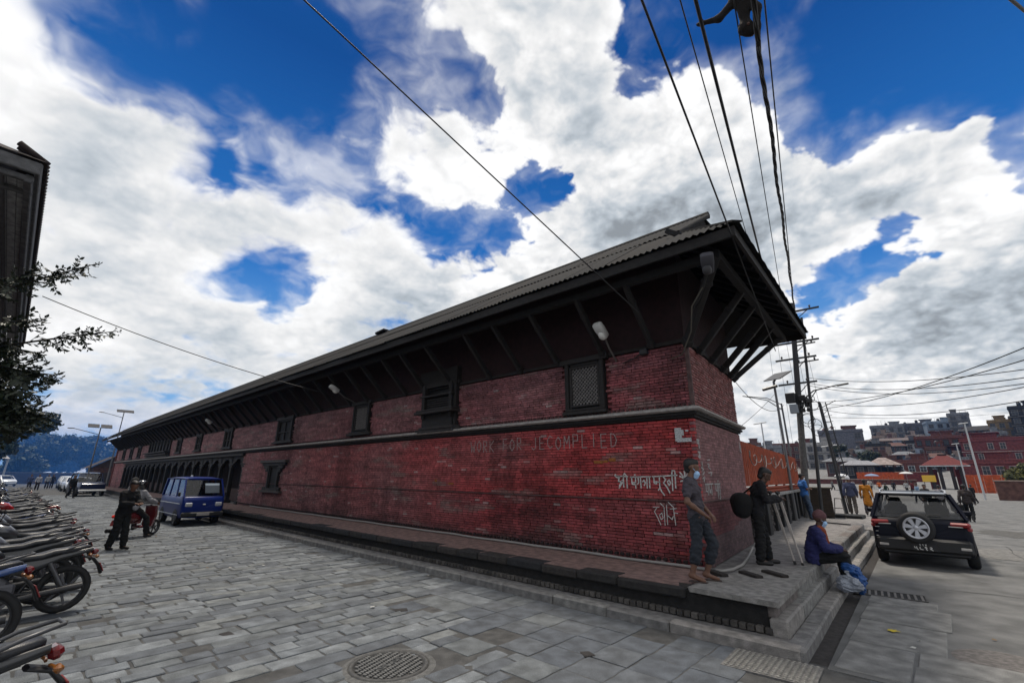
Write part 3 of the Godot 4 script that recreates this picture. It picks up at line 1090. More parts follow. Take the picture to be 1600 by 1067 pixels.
func hall_trim(hall: Node3D) -> void:
	# walking towards +X the outside lies on the right-hand side (+Z)
	var st := S()
	sweep(st, corner_path(), [Vector2(-0.05, 2.95), Vector2(0.03, 2.955), Vector2(0.035, 2.99), Vector2(0.08, 3.0), Vector2(0.085, 3.04), Vector2(0.05, 3.05), Vector2(-0.05, 3.052)])
	fin(st, worn(0.035, 0.03, 0.03, 0.9, 2.0, 0.6, 0.5), "cornice_lower", hall)
	st = S()
	sweep(st, corner_path(), [Vector2(-0.05, 3.055), Vector2(0.13, 3.06), Vector2(0.17, 3.085), Vector2(0.16, 3.12), Vector2(0.02, 3.165), Vector2(-0.05, 3.167)])
	fin(st, worn(0.52, 0.49, 0.46, 0.9, 2.0, 0.8, 0.5, 0.9), "cornice", hall)
	# tooth course over the cornice
	var xfs := []
	var cols := []
	var tooth := unit_box(0.05)
	var x := -3.12
	while x > FAR_X:
		xfs.append(Transform3D(Basis.IDENTITY.scaled(V(0.055, 0.045, 0.06)), V(x, 3.195, FZ + 0.015)))
		cols.append(Color(0.12, 0.05, 0.05) * R(0.7, 1.2))
		x -= 0.105
	many(tooth, worn(1, 1, 1, 0.9, 2.6, 0.5, 0.3, 0.6, Vector3.ONE, true), "tooth_course", hall, xfs, cols)
	# narrow ledge halfway up the lower wall
	st = S()
	sweep(st, [V(-26.4, 0, FZ), V(-3.1, 0, FZ), V(end_x(-12.1), 0, -12.1)], [Vector2(-0.05, 1.492), Vector2(0.012, 1.494), Vector2(0.022, 1.508), Vector2(0.004, 1.522), Vector2(-0.05, 1.524)])
	fin(st, worn(0.13, 0.07, 0.068, 0.9, 2.0, 0.8, 0.4), "ledge", hall)
	# tooth course at the foot of the wall and its bed
	xfs = []
	cols = []
	x = -3.12
	while x > -26.0:
		xfs.append(Transform3D(Basis.IDENTITY.scaled(V(0.06, 0.05, 0.06)), V(x, 0.545, FZ + 0.02)))
		cols.append(Color(0.035, 0.02, 0.02) * R(0.7, 1.3))
		x -= 0.12
	many(tooth, worn(1, 1, 1, 0.9, 2.6, 0.5, 0.3, 0.6, Vector3.ONE, true), "foot_course", hall, xfs, cols)
	# timber plate under the struts
	st = S()
	sweep(st, corner_path(), [Vector2(-0.05, 4.36), Vector2(0.03, 4.36), Vector2(0.035, 4.43), Vector2(-0.05, 4.44)])
	fin(st, worn(0.030, 0.022, 0.020, 0.85, 2.0, 0.6, 0.4), "wall_plate", hall)
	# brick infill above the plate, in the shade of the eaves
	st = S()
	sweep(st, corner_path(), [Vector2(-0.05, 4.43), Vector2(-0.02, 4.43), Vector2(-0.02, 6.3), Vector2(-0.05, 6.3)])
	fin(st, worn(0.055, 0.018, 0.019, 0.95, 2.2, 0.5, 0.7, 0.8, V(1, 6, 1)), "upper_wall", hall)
	# post of lighter brick at the corner
	st = S()
	box(st, V(-3.085, 3.75, FZ + 0.002), V(0.07, 1.2, 0.05))
	fin(st, worn(0.14, 0.085, 0.08, 0.9, 2.5, 0.6, 0.5), "corner_post", hall)


func hall_windows(hall: Node3D, windows: Array) -> void:
	var wood := worn(0.022, 0.017, 0.015, 0.75, 2.0, 0.8, 0.4, 0.7, V(1, 0.3, 1))
	var wood2 := worn(0.040, 0.032, 0.030, 0.75, 2.0, 0.8, 0.4, 0.7, V(0.3, 1, 1))
	var grey_wood := worn(0.27, 0.25, 0.24, 0.8, 2.5, 0.8, 0.3)
	var black := plain(0.006, 0.006, 0.007, 0.8)
	for i in windows.size():
		var w: Array = windows[i]
		var x0: float = w[0]
		var x1: float = w[1]
		var y0: float = w[2]
		var y1: float = w[3]
		var cx := (x0 + x1) / 2
		var ww := x1 - x0
		var n := Node3D.new()
		n.name = "balcony" if i == 7 else "window"
		hall.add_child(n, true)
		var st := S()
		box(st, V(cx, (y0 + y1) / 2, FZ - 0.03), V(ww, y1 - y0, 0.02))
		fin(st, black, "pane", n)
		var fw := 0.1 if i < 3 else 0.14
		st = S()
		for s in [-1, 1]:
			cbox(st, V(cx + s * (ww / 2 - fw / 2), (y0 + y1) / 2, FZ + 0.02), V(fw, y1 - y0, 0.13), 0.012)
			cbox(st, V(cx + s * (ww / 2 - fw - 0.03), (y0 + y1) / 2, FZ + 0.0), V(0.06, y1 - y0 - fw, 0.10), 0.01)
		cbox(st, V(cx, y1 - fw / 2 + 0.01, FZ + 0.02), V(ww + 0.24, fw + 0.02, 0.17), 0.012)
		cbox(st, V(cx, y1 - fw - 0.03, FZ + 0.0), V(ww - 2 * fw, 0.06, 0.10), 0.01)
		fin(st, wood, "frame", n)
		st = S()
		cbox(st, V(cx, y0 + 0.035, FZ + 0.035), V(ww + (0.1 if i == 0 else 0.5), 0.07, 0.20), 0.012)
		cbox(st, V(cx, y0 + 0.10, FZ + 0.02), V(ww + (0.0 if i == 0 else 0.25), 0.05, 0.15), 0.01)
		fin(st, wood2, "sill", n)
		if i == 0 or i == 2:
			st = S()
			var iw := ww - 0.34
			var ih := y1 - y0 - 0.42
			var k := 9
			for s in [-1.0, 1.0]:
				for j in range(-k, k + 1):
					# diagonal laths clipped to the opening
					var c0 := j * (iw + ih) / (2.0 * k) * 1.05
					var pts := lath(c0, s, iw / 2, ih / 2)
					if pts.size() == 2:
						bar(st, V(cx + pts[0].x, (y0 + y1) / 2 + pts[0].y, FZ + 0.012 + 0.006 * s), V(cx + pts[1].x, (y0 + y1) / 2 + pts[1].y, FZ + 0.012 + 0.006 * s), 0.014, 0.02)
			fin(st, grey_wood, "lattice", n)
			st = S()
			for s in [-1, 1]:
				box(st, V(cx + s * (iw / 2 + 0.02), (y0 + y1) / 2, FZ + 0.03), V(0.035, ih + 0.07, 0.05))
				box(st, V(cx, (y0 + y1) / 2 + s * (ih / 2 + 0.02), FZ + 0.03), V(iw, 0.035, 0.05))
			fin(st, worn(0.06, 0.052, 0.05, 0.8, 2.5, 0.8, 0.3), "lattice_frame", n)
		elif i == 1:
			# carved bay: stepped foot, rail, slatted belly, dark upper part
			var steps := [[3.10, 0.06, 1.62, 0.22], [3.18, 0.08, 1.5, 0.18], [3.62, 0.07, 1.74, 0.34], [3.70, 0.05, 1.66, 0.30], [4.12, 0.05, 1.5, 0.24]]
			st = S()
			for s in steps: cbox(st, V(cx, s[0] + s[1] / 2, FZ + s[3] / 2 - 0.02), V(s[2], s[1], s[3]), 0.012)
			fin(st, worn(0.055, 0.046, 0.044, 0.75, 2.0, 0.8, 0.4), "moulding", n)
			for j in 5:
				st = S()
				cbox(st, V(cx, 3.79 + j * 0.065, FZ + 0.10), V(1.02, 0.03, 0.05), 0.006, Basis(Vector3.RIGHT, 0.5))
				fin(st, worn(0.075, 0.066, 0.064, 0.8, 2.0, 0.8, 0.4), "slat", n)
			st = S()
			box(st, V(cx, 3.43, FZ + 0.05), V(1.3, 0.34, 0.12))
			for s in [-1, 1]:
				cbox(st, V(cx + s * 0.62, 4.0, FZ + 0.09), V(0.13, 1.0, 0.2), 0.015)
				cbox(st, V(cx + s * 0.74, 4.1, FZ + 0.05), V(0.10, 0.9, 0.14), 0.015)
			box(st, V(cx, 4.65, FZ + 0.05), V(1.7, 0.5, 0.2))
			fin(st, wood, "body", n)
		elif i == 7:
			for j in 7:
				st = S()
				var px := x0 + ww * (j + 0.5) / 7.0
				cbox(st, V(px, 3.98, FZ + 0.12), V(0.12, 0.95, 0.12), 0.015)
				for s in [-1, 1]: bar(st, V(px + s * 0.1, 4.1, FZ + 0.12), V(px + s * 0.45, 4.4, FZ + 0.12), 0.05, 0.05)
				fin(st, wood, "post", n)
			st = S()
			for j in 3: cbox(st, V(cx, 3.2 + j * 0.17, FZ + 0.1 + 0.05 * j), V(ww + 0.2, 0.1, 0.22 + 0.1 * j), 0.02)
			fin(st, wood2, "apron", n)
			st = S()
			for j in 24: box(st, V(x0 + ww * (j + 0.5) / 24.0, 3.44, FZ + 0.27), V(0.08, 0.05, 0.02))
			fin(st, worn(0.13, 0.12, 0.12, 0.8, 2.0, 0.8, 0.2), "carved_dots", n)
		elif i == 11:
			# little window with long lintel and flared wings
			st = S()
			cbox(st, V(cx, y1 + 0.05, FZ + 0.05), V(2.9, 0.12, 0.24), 0.015)
			cbox(st, V(cx, y0 - 0.02, FZ + 0.05), V(2.3, 0.09, 0.22), 0.015)
			fin(st, worn(0.10, 0.085, 0.08, 0.8, 2.0, 0.8, 0.4), "lintel", n)
			st = S()
			for s in [-1, 1]:
				for q in [[0.93, 0.05, 0.72], [0.82, 0.19, 0.5], [0.72, 0.33, 0.28]]:
					cbox(st, V(cx + s * q[0], y1 - q[1], FZ + 0.03), V(q[2], 0.15, 0.14), 0.02)
				cbox(st, V(cx + s * 0.78, y0 + 0.1, FZ + 0.03), V(0.4, 0.16, 0.14), 0.02)
			fin(st, wood, "wing", n)
		else:
			st = S()
			cbox(st, V(cx, (y0 + y1) / 2, FZ + 0.01), V(0.05, y1 - y0 - 0.2, 0.06), 0.008)
			cbox(st, V(cx, y0 + 0.5, FZ + 0.01), V(ww - 0.3, 0.05, 0.06), 0.008)
			fin(st, wood2, "mullion", n)


func lath(c: float, s: float, hx: float, hy: float) -> Array:
	# the segment y = s * (x - c) within the box +-hx, +-hy
	var out := []
	for e in [[-hx, true], [hx, true], [-hy, false], [hy, false]]:
		var p: Vector2
		if e[1]: p = Vector2(e[0], s * (e[0] - c))
		else: p = Vector2(e[0] / s + c, e[0])
		if absf(p.x) <= hx + 0.0001 and absf(p.y) <= hy + 0.0001:
			if out.size() == 0 or out.size() == 1 and out[0].distance_to(p) > 0.01: out.append(p)
	return out


func hall_arcade(hall: Node3D) -> void:
	var wood := worn(0.018, 0.015, 0.014, 0.75, 2.0, 0.8, 0.4, 0.7, V(1, 0.3, 1))
	var arch := worn(0.045, 0.040, 0.042, 0.8, 2.0, 0.8, 0.4)
	var st := S()
	# the gallery behind: floor, back wall, ceiling
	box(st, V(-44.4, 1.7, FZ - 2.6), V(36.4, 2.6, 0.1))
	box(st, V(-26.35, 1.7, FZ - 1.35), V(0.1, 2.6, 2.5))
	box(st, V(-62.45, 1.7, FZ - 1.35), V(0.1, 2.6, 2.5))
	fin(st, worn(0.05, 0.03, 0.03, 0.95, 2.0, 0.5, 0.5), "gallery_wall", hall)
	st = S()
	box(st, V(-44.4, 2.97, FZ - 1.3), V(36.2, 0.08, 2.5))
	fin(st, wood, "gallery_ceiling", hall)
	var bays := 19
	var bw := 36.0 / bays
	for i in bays + 1:
		var x := -26.4 - i * bw
		var p := Node3D.new()
		p.name = "arcade_post"
		hall.add_child(p, true)
		st = S()
		cbox(st, V(x, 1.35, FZ - 0.1), V(0.2, 1.8, 0.2), 0.025)
		cbox(st, V(x, 0.53, FZ - 0.1), V(0.34, 0.16, 0.34), 0.03)
		fin(st, wood, "shaft", p)
		st = S()
		cbox(st, V(x, 2.3, FZ - 0.1), V(0.5, 0.12, 0.22), 0.03)
		cbox(st, V(x, 2.42, FZ - 0.1), V(0.8, 0.12, 0.22), 0.03)
		fin(st, wood, "bracket", p)
	for i in bays:
		# cusped arch panel between two posts
		st = S()
		var x0 := -26.4 - i * bw - 0.1
		var w := bw - 0.2
		var k := 14
		var prev := Vector2.ZERO
		for j in k + 1:
			var t := float(j) / k
			var u := absf(t - 0.5) * 2.0
			var y := 2.72 - 0.55 * pow(u, 2.2) - 0.04 * absf(sin(t * PI * 5.0))
			var q := Vector2(x0 - t * w, y)
			if j > 0:
				for zz in [0.0, -0.06]:
					quad(st, V(prev.x, prev.y, FZ - 0.06 + zz), V(prev.x, 2.9, FZ - 0.06 + zz), V(q.x, 2.9, FZ - 0.06 + zz), V(q.x, q.y, FZ - 0.06 + zz))
				quad(st, V(prev.x, prev.y, FZ - 0.06), V(q.x, q.y, FZ - 0.06), V(q.x, q.y, FZ - 0.12), V(prev.x, prev.y, FZ - 0.12))
			prev = q
		fin(st, arch, "arch_panel", hall)
	st = S()
	cbox(st, V(-44.4, 2.88, FZ - 0.02), V(36.3, 0.12, 0.3), 0.02)
	fin(st, worn(0.03, 0.026, 0.026, 0.8, 2.0, 0.8, 0.4), "arcade_beam", hall)
	st = S()
	for z in [-0.0]: cbox(st, V(-44.4, 0.8, FZ - 0.9), V(36.0, 0.66, 0.5), 0.03)
	fin(st, worn(0.10, 0.06, 0.055, 0.9, 2.0, 0.6, 0.5), "arcade_bench", hall)


func roof_y(z: float) -> float:
	return EAVE_Y + (EAVE_Z - z) * (RIDGE_Y - EAVE_Y) / (EAVE_Z - RIDGE_Z)


func corrugated(st: SurfaceTool, x0: float, x1: float, lift: float, pitch: float, lower_z: Callable, upper_z: Callable, pos: Callable) -> void:
	# ridges run up the slope; pos(x, s, h) places a point at run s with the sheet's own height h
	var n := int(ceil((x1 - x0) / pitch * 4.0))
	for k in n:
		var xa := lerpf(x0, x1, float(k) / n)
		var xb := lerpf(x0, x1, float(k + 1) / n)
		var ha := lift + 0.016 * sin(k * PI / 2.0)
		var hb := lift + 0.016 * sin((k + 1) * PI / 2.0)
		var a0: float = lower_z.call(xa)
		var a1: float = upper_z.call(xa)
		var b0: float = lower_z.call(xb)
		var b1: float = upper_z.call(xb)
		if a0 - a1 < 0.02 and b0 - b1 < 0.02: continue
		quad(st, pos.call(xa, a0, ha), pos.call(xa, a1, ha), pos.call(xb, b1, hb), pos.call(xb, b0, hb), 1)


func hall_roof(hall: Node3D) -> void:
	rng.seed = 77
	var iron := []
	for t in [[0.010, 0.010, 0.011], [0.014, 0.0135, 0.014], [0.009, 0.009, 0.010], [0.019, 0.015, 0.013]]: iron.append(worn(t[0], t[1], t[2], 0.95, 2.5, 0.5, 0.25, 0.8, V(2.0, 2.0, 0.3)))
	var roof := Node3D.new()
	roof.name = "roof"
	hall.add_child(roof)
	var on_slope := func(x: float, z: float, h: float) -> Vector3: return V(x, roof_y(z) + h * 0.83, z + h * 0.55)
	# front slope: sheets side by side in two overlapping courses
	var x := -71.0
	while x < -1.56:
		var w := minf(0.92, -1.56 - x)
		for course in 2:
			var st := S()
			var za := EAVE_Z + R(-0.02, 0.03) if course == 0 else -8.35
			var zb := -8.55 if course == 0 else RIDGE_Z + 0.02
			var top := func(xx: float) -> float: return maxf(zb, hip_z(xx))
			var low := func(xx: float) -> float: return za
			corrugated(st, x, x + w + 0.02, (0.05 if course else 0.02) + R(0, 0.012), 0.115, low, top, on_slope)
			if st.commit().get_surface_count() > 0: fin(st, iron[rng.randi() % 4], "roof_sheet", roof)
		x += w
	# back slope, plain
	var st2 := S()
	quad(st2, V(-71, RIDGE_Y, RIDGE_Z), V(-3.05, RIDGE_Y, RIDGE_Z), V(-1.9, EAVE_Y, -13.55), V(-71, EAVE_Y, -13.55))
	fin(st2, iron[0], "back_slope", roof)
	# hip at the near end, corrugated the other way
	var st3 := S()
	var n := 66
	for k in n:
		var za2 := lerpf(-6.65, -13.55, float(k) / n)
		var zb2 := lerpf(-6.65, -13.55, float(k + 1) / n)
		var h0 := 0.016 * sin(k * PI / 2.0)
		var h1 := 0.016 * sin((k + 1) * PI / 2.0)
		var xa := hip_edge(za2)
		var xb := hip_edge(zb2)
		quad(st3, V(xa[0], EAVE_Y + h0, za2), V(xa[1], xa[2] + h0, za2), V(xb[1], xb[2] + h1, zb2), V(xb[0], EAVE_Y + h1, zb2), 1)
	fin(st3, iron[2], "hip_sheet", roof)
	# gablet over the hip
	st3 = S()
	tri(st3, V(-3.08, 6.55, -8.05), V(-3.08, RIDGE_Y - 0.03, RIDGE_Z), V(-3.08, 6.55, -12.1))
	fin(st3, worn(0.03, 0.025, 0.025, 0.9, 2.0, 0.6, 0.4), "gablet", roof)
	# caps on ridge, hip and verge
	st3 = S()
	tube(st3, [V(-71, RIDGE_Y + 0.03, RIDGE_Z), V(-2.95, RIDGE_Y + 0.03, RIDGE_Z)], 0.09, -1.0, 8)
	fin(st3, iron[0], "ridge_cap", roof)
	st3 = S()
	tube(st3, [V(-2.98, RIDGE_Y + 0.02, RIDGE_Z), V(-2.98, 6.6, -8.08)], 0.06, -1.0, 6)
	bar(st3, V(-3.02, 6.60, -8.1), V(-1.56, EAVE_Y + 0.03, -6.66), 0.16, 0.03)
	fin(st3, iron[1], "hip_cap", roof)
	for q in [[-17.2, 0.7]]:
		st3 = S()
		cbox(st3, V(q[0], RIDGE_Y + 0.1, RIDGE_Z), V(q[1], 0.1, 0.5), 0.02, Basis(Vector3.BACK, 0.06))
		fin(st3, iron[3], "loose_cap", roof)
	# timber underside
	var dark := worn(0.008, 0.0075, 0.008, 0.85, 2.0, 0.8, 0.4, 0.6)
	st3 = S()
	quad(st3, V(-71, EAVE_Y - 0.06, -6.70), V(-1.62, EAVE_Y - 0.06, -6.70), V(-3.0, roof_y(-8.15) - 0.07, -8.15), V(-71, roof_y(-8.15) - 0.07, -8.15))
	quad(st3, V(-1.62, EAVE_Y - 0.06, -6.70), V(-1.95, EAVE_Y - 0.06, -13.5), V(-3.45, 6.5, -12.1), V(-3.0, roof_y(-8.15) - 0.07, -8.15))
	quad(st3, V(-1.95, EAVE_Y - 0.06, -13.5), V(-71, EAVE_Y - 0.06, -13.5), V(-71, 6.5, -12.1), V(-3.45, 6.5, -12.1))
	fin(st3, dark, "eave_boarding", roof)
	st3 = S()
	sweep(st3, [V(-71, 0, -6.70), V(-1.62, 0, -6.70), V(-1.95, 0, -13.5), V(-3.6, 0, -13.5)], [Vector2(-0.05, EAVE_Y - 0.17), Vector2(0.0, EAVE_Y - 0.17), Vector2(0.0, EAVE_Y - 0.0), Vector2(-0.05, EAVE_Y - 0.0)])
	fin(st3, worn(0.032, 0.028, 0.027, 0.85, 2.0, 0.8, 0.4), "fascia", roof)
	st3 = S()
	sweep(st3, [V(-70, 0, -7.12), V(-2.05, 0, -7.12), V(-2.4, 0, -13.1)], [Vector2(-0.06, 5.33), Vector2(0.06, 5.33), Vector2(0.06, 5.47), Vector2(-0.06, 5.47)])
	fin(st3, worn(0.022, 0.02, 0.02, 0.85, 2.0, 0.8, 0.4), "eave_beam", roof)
	# rafters
	var rs := S()
	bar(rs, V(0, EAVE_Y - 0.12, -6.72), V(0, roof_y(-8.1) - 0.13, -8.1), 0.07, 0.09)
	rs.generate_normals()
	var rmesh := rs.commit()
	var rx := -2.9
	while rx > -70.0:
		piece(rmesh, dark, "rafter", roof, Transform3D(Basis.IDENTITY, V(rx, 0, 0)))
		rx -= 0.62
	for k in 10:
		var z := -7.6 - k * 0.55
		var s := S()
		bar(s, V(-1.7 + 0.048 * (z + 6.65), EAVE_Y - 0.12, z), V(end_x(z) + 0.02, 6.45, z), 0.07, 0.09)
		fin(s, dark, "rafter", roof)


func hip_z(x: float) -> float:
	# on the front slope, the line where the hip cuts it
	return lerpf(-8.08, EAVE_Z, clampf((x + 3.05) / 1.5, 0.0, 1.0)) if x > -3.05 else RIDGE_Z


func hip_edge(z: float) -> Array:
	# [x at the eave, x at the top, y at the top]
	var ex := -1.53 + 0.052 * (z + 6.65)
	var t := clampf((z + 6.65) / (-8.08 + 6.65), 0.0, 1.0)
	var t2 := clampf((z + 13.55) / (-12.1 + 13.55), 0.0, 1.0)
	t = minf(t, t2)
	return [ex, lerpf(ex, -3.05, t), lerpf(EAVE_Y, 6.58, t)]


func hall_struts(hall: Node3D) -> void:
	rng.seed = 12
	var wood := worn(0.026, 0.021, 0.020, 0.8, 2.2, 0.9, 0.4, 0.7, V(1, 0.3, 1))
	var xs := [-3.75, -4.85, -6.05, -7.2, -8.3, -9.85, -11.1, -12.1, -13.3, -14.4]
	var x := -15.6
	while x > -69.0:
		xs.append(x)
		x -= 1.17 * R(0.96, 1.04)
	for q in xs:
		var st := S()
		cstrut(st, V(q, 4.38, FZ + 0.03), V(q + R(-0.04, 0.04), 5.36, -7.1), 0.085, 0.13)
		fin(st, wood, "strut", hall)
	for z in [-8.9, -9.85, -10.85, -11.65, -12.05]:
		var st := S()
		cstrut(st, V(end_x(z) + 0.03, 4.3, z), V(-2.1 + 0.055 * (z + 7.12), 5.36, z - (0.6 if z < -12.0 else 0.0)), 0.085, 0.13)
		fin(st, wood, "strut", hall)
	var c := S()
	cstrut(c, V(-3.07, 4.3, FZ + 0.03), V(-2.05, 5.4, -7.1), 0.11, 0.17)
	fin(c, wood, "corner_strut", hall)


func cstrut(st: SurfaceTool, a: Vector3, b: Vector3, w: float, h: float) -> void:
	var d := (b - a).normalized()
	cbox(st, (a + b) * 0.5, V(w, h, a.distance_to(b)), 0.012, frame_for(d))
	# foot block and carved collar
	cbox(st, a + d * 0.06, V(w * 1.5, h * 1.15, 0.14), 0.015, frame_for(d))
	cbox(st, a.lerp(b, 0.72), V(w * 1.35, h * 1.1, 0.08), 0.012, frame_for(d))


# ---------------------------------------------------------------- vehicles
func body_ring(z: float, hw: float, y0: float, y1: float, round_ := 0.06, zr := 0.0) -> PackedVector3Array:
	# cross-section of a lower body; zr leans the top backwards
	var r := PackedVector3Array()
	var ym := y0 + (y1 - y0) * 0.55
	var half := [V(hw * 0.55, y0, z), V(hw * 0.93, y0 + 0.02, z), V(hw * 0.985, y0 + 0.12, z), V(hw, ym, z), V(hw * 0.99, y1 - round_ * 1.4, z + zr * 0.5), V(hw * 0.955, y1 - round_ * 0.4, z + zr), V(hw * 0.86, y1, z + zr)]
	for p in half: r.append(p)
	half.reverse()
	for p in half: r.append(V(-p.x, p.y, p.z))
	return r


func wheel(parent: Node, at: Vector3, r: float, w: float, rim: Material, spokes := 5) -> Node3D:
	var n := Node3D.new()
	n.name = "wheel"
	n.position = at
	parent.add_child(n, true)
	var side := Transform3D(Basis(Vector3.BACK, -PI / 2), Vector3.ZERO)
	var st := S()
	lathe(st, [Vector2(r * 0.62, -w * 0.42), Vector2(r * 0.88, -w * 0.5), Vector2(r * 0.98, -w * 0.36), Vector2(r, 0), Vector2(r * 0.98, w * 0.36), Vector2(r * 0.88, w * 0.5), Vector2(r * 0.62, w * 0.42), Vector2(r * 0.62, -w * 0.42)], 28, side)
	fin(st, plain(0.012, 0.012, 0.012, 0.85), "tyre", n)
	st = S()
	lathe(st, [Vector2(r * 0.64, -w * 0.4), Vector2(r * 0.58, -w * 0.3), Vector2(r * 0.56, w * 0.3), Vector2(r * 0.64, w * 0.4)], 24, side)
	lathe(st, [Vector2(0, w * 0.34), Vector2(r * 0.13, w * 0.34), Vector2(r * 0.15, w * 0.2)], 14, side)
	lathe(st, [Vector2(r * 0.15, -w * 0.2), Vector2(r * 0.13, -w * 0.34), Vector2(0, -w * 0.34)], 14, side)
	for k in spokes:
		var t := TAU * k / spokes
		var d := V(0, cos(t), sin(t))
		var q := V(0, -sin(t), cos(t))
		for s in [-1.0, 1.0]:
			var z := V(s * w * 0.3, 0, 0)
			quad(st, d * r * 0.1 - q * r * 0.07 + z, d * r * 0.6 - q * r * 0.13 + z * 0.9, d * r * 0.6 + q * r * 0.13 + z * 0.9, d * r * 0.1 + q * r * 0.07 + z)
	lathe(st, [Vector2(0, 0.0), Vector2(r * 0.57, 0.0)], 20, side)
	fin(st, rim, "rim", n)
	return n


func pane(parent: Node, called: String, m: Material, a: Vector3, b: Vector3, c: Vector3, d: Vector3) -> MeshInstance3D:
	# a thin sheet of glass
	var st := S()
	quad(st, a, b, c, d)
	return fin(st, m, called, parent)


func make_car(o: Node3D, p: Dictionary) -> void:
	# local: forward is +Z, the ground is y = 0; p gives the measures
	var paint: Material = p.paint
	var black := plain(0.012, 0.012, 0.013, 0.6)
	var L: float = p.L
	var hw: float = p.W * 0.5
	var H: float = p.H
	var belt: float = p.belt
	var st := S()
	var rings := []
	for s in p.sec: rings.append(body_ring(s[0], s[1], s[2], s[3], 0.07, s[4] if s.size() > 4 else 0.0))
	loft(st, rings, 1)
	fin(st, paint, "body", o)
	# roof and pillars
	var zb: float = p.zb  # rear foot, front foot of the cabin at the belt
	var zf: float = p.zf
	var tb: float = p.tb
	var tf: float = p.tf
	var wt: float = p.wt
	var wb := hw * 0.93
	var yr := H - 0.07
	st = S()
	rings = []
	var n := 7
	for k in n + 1:
		var t := float(k) / n
		var edge := sin(PI * clampf(t, 0.02, 0.98))
		var wid := wt * (0.90 + 0.10 * pow(edge, 0.4)) + 0.015
		rings.append(oval(V(0, yr - 0.005 + 0.03 * edge, lerpf(tb - 0.03, tf + 0.03, t)), wid, 0.022 + 0.036 * pow(edge, 0.5), 14, 3.2))
	loft(st, rings, 1)
	fin(st, p.get("roof_paint", paint), "roof", o)
	st = S()
	var pw := 0.05
	for s in [-1.0, 1.0]:
		bar(st, V(s * wb, belt - 0.03, zb), V(s * wt, yr, tb), pw * 1.5, pw * 2.0)
		bar(st, V(s * wb, belt - 0.03, zf), V(s * wt, yr, tf), pw, pw)
		for q in p.posts:
			bar(st, V(s * (wb + 0.004), belt - 0.03, lerpf(zb, zf, q)), V(s * (wt + 0.004), yr, lerpf(tb, tf, q)), pw, pw * 1.2)
	fin(st, p.get("pillar_paint", paint), "pillar", o)
	# glass
	var tint: Material = p.get("glass", glass(0.03, 0.04, 0.045, 0.35))
	var dark_tint: Material = p.get("side_glass", tint)
	pane(o, "rear_window", tint, V(-wb + 0.03, belt, zb - 0.012), V(-wt + 0.03, yr - 0.03, tb - 0.012), V(wt - 0.03, yr - 0.03, tb - 0.012), V(wb - 0.03, belt, zb - 0.012))
	pane(o, "windscreen", p.get("screen", tint), V(wb - 0.03, belt, zf + 0.012), V(wt - 0.03, yr - 0.03, tf + 0.012), V(-wt + 0.03, yr - 0.03, tf + 0.012), V(-wb + 0.03, belt, zf + 0.012))
	var cuts := [0.0]
	cuts.append_array(p.posts)
	cuts.append(1.0)
	for s in [-1.0, 1.0]:
		for k in cuts.size() - 1:
			var q0: float = cuts[k] + 0.02
			var q1: float = cuts[k + 1] - 0.02
			pane(o, "side_window", dark_tint, V(s * (wb + 0.006), belt, lerpf(zb, zf, q0)), V(s * (wt + 0.006), yr - 0.03, lerpf(tb, tf, q0)), V(s * (wt + 0.006), yr - 0.03, lerpf(tb, tf, q1)), V(s * (wb + 0.006), belt, lerpf(zb, zf, q1)))
	# cabin floor and seats
	st = S()
	var fy: float = belt - 0.02
	quad(st, V(-wb + 0.02, fy + 0.025, zb + 0.03), V(wb - 0.02, fy + 0.025, zb + 0.03), V(wb - 0.02, fy + 0.025, zf - 0.02), V(-wb + 0.02, fy + 0.025, zf - 0.02))
	for s in [-1, 1]:
		for zz in p.seats:
			cbox(st, V(s * hw * 0.45, belt + 0.10, zz), V(0.44, 0.26, 0.14), 0.05, Basis(Vector3.RIGHT, 0.15))
			cbox(st, V(s * hw * 0.45, belt + 0.31, zz - 0.03), V(0.24, 0.17, 0.09), 0.035)
	fin(st, plain(0.012, 0.012, 0.014, 0.9), "seats", o)
	# wheels
	for s in [-1.0, 1.0]:
		for zz in p.wheels:
			wheel(o, V(s * (hw - 0.085), p.r, zz), p.r, 0.2, p.rim)
			st = S()
			var arch := []
			for k in 15:
				var t := PI * k / 14.0
				arch.append(V(s * (hw + 0.004), p.r + sin(t) * (p.r + 0.06), zz + cos(t) * (p.r + 0.07)))
			for k in 14: tri(st, V(s * (hw + 0.004), p.r - 0.12, zz), arch[k], arch[k + 1])
			fin(st, black, "wheel_arch", o)


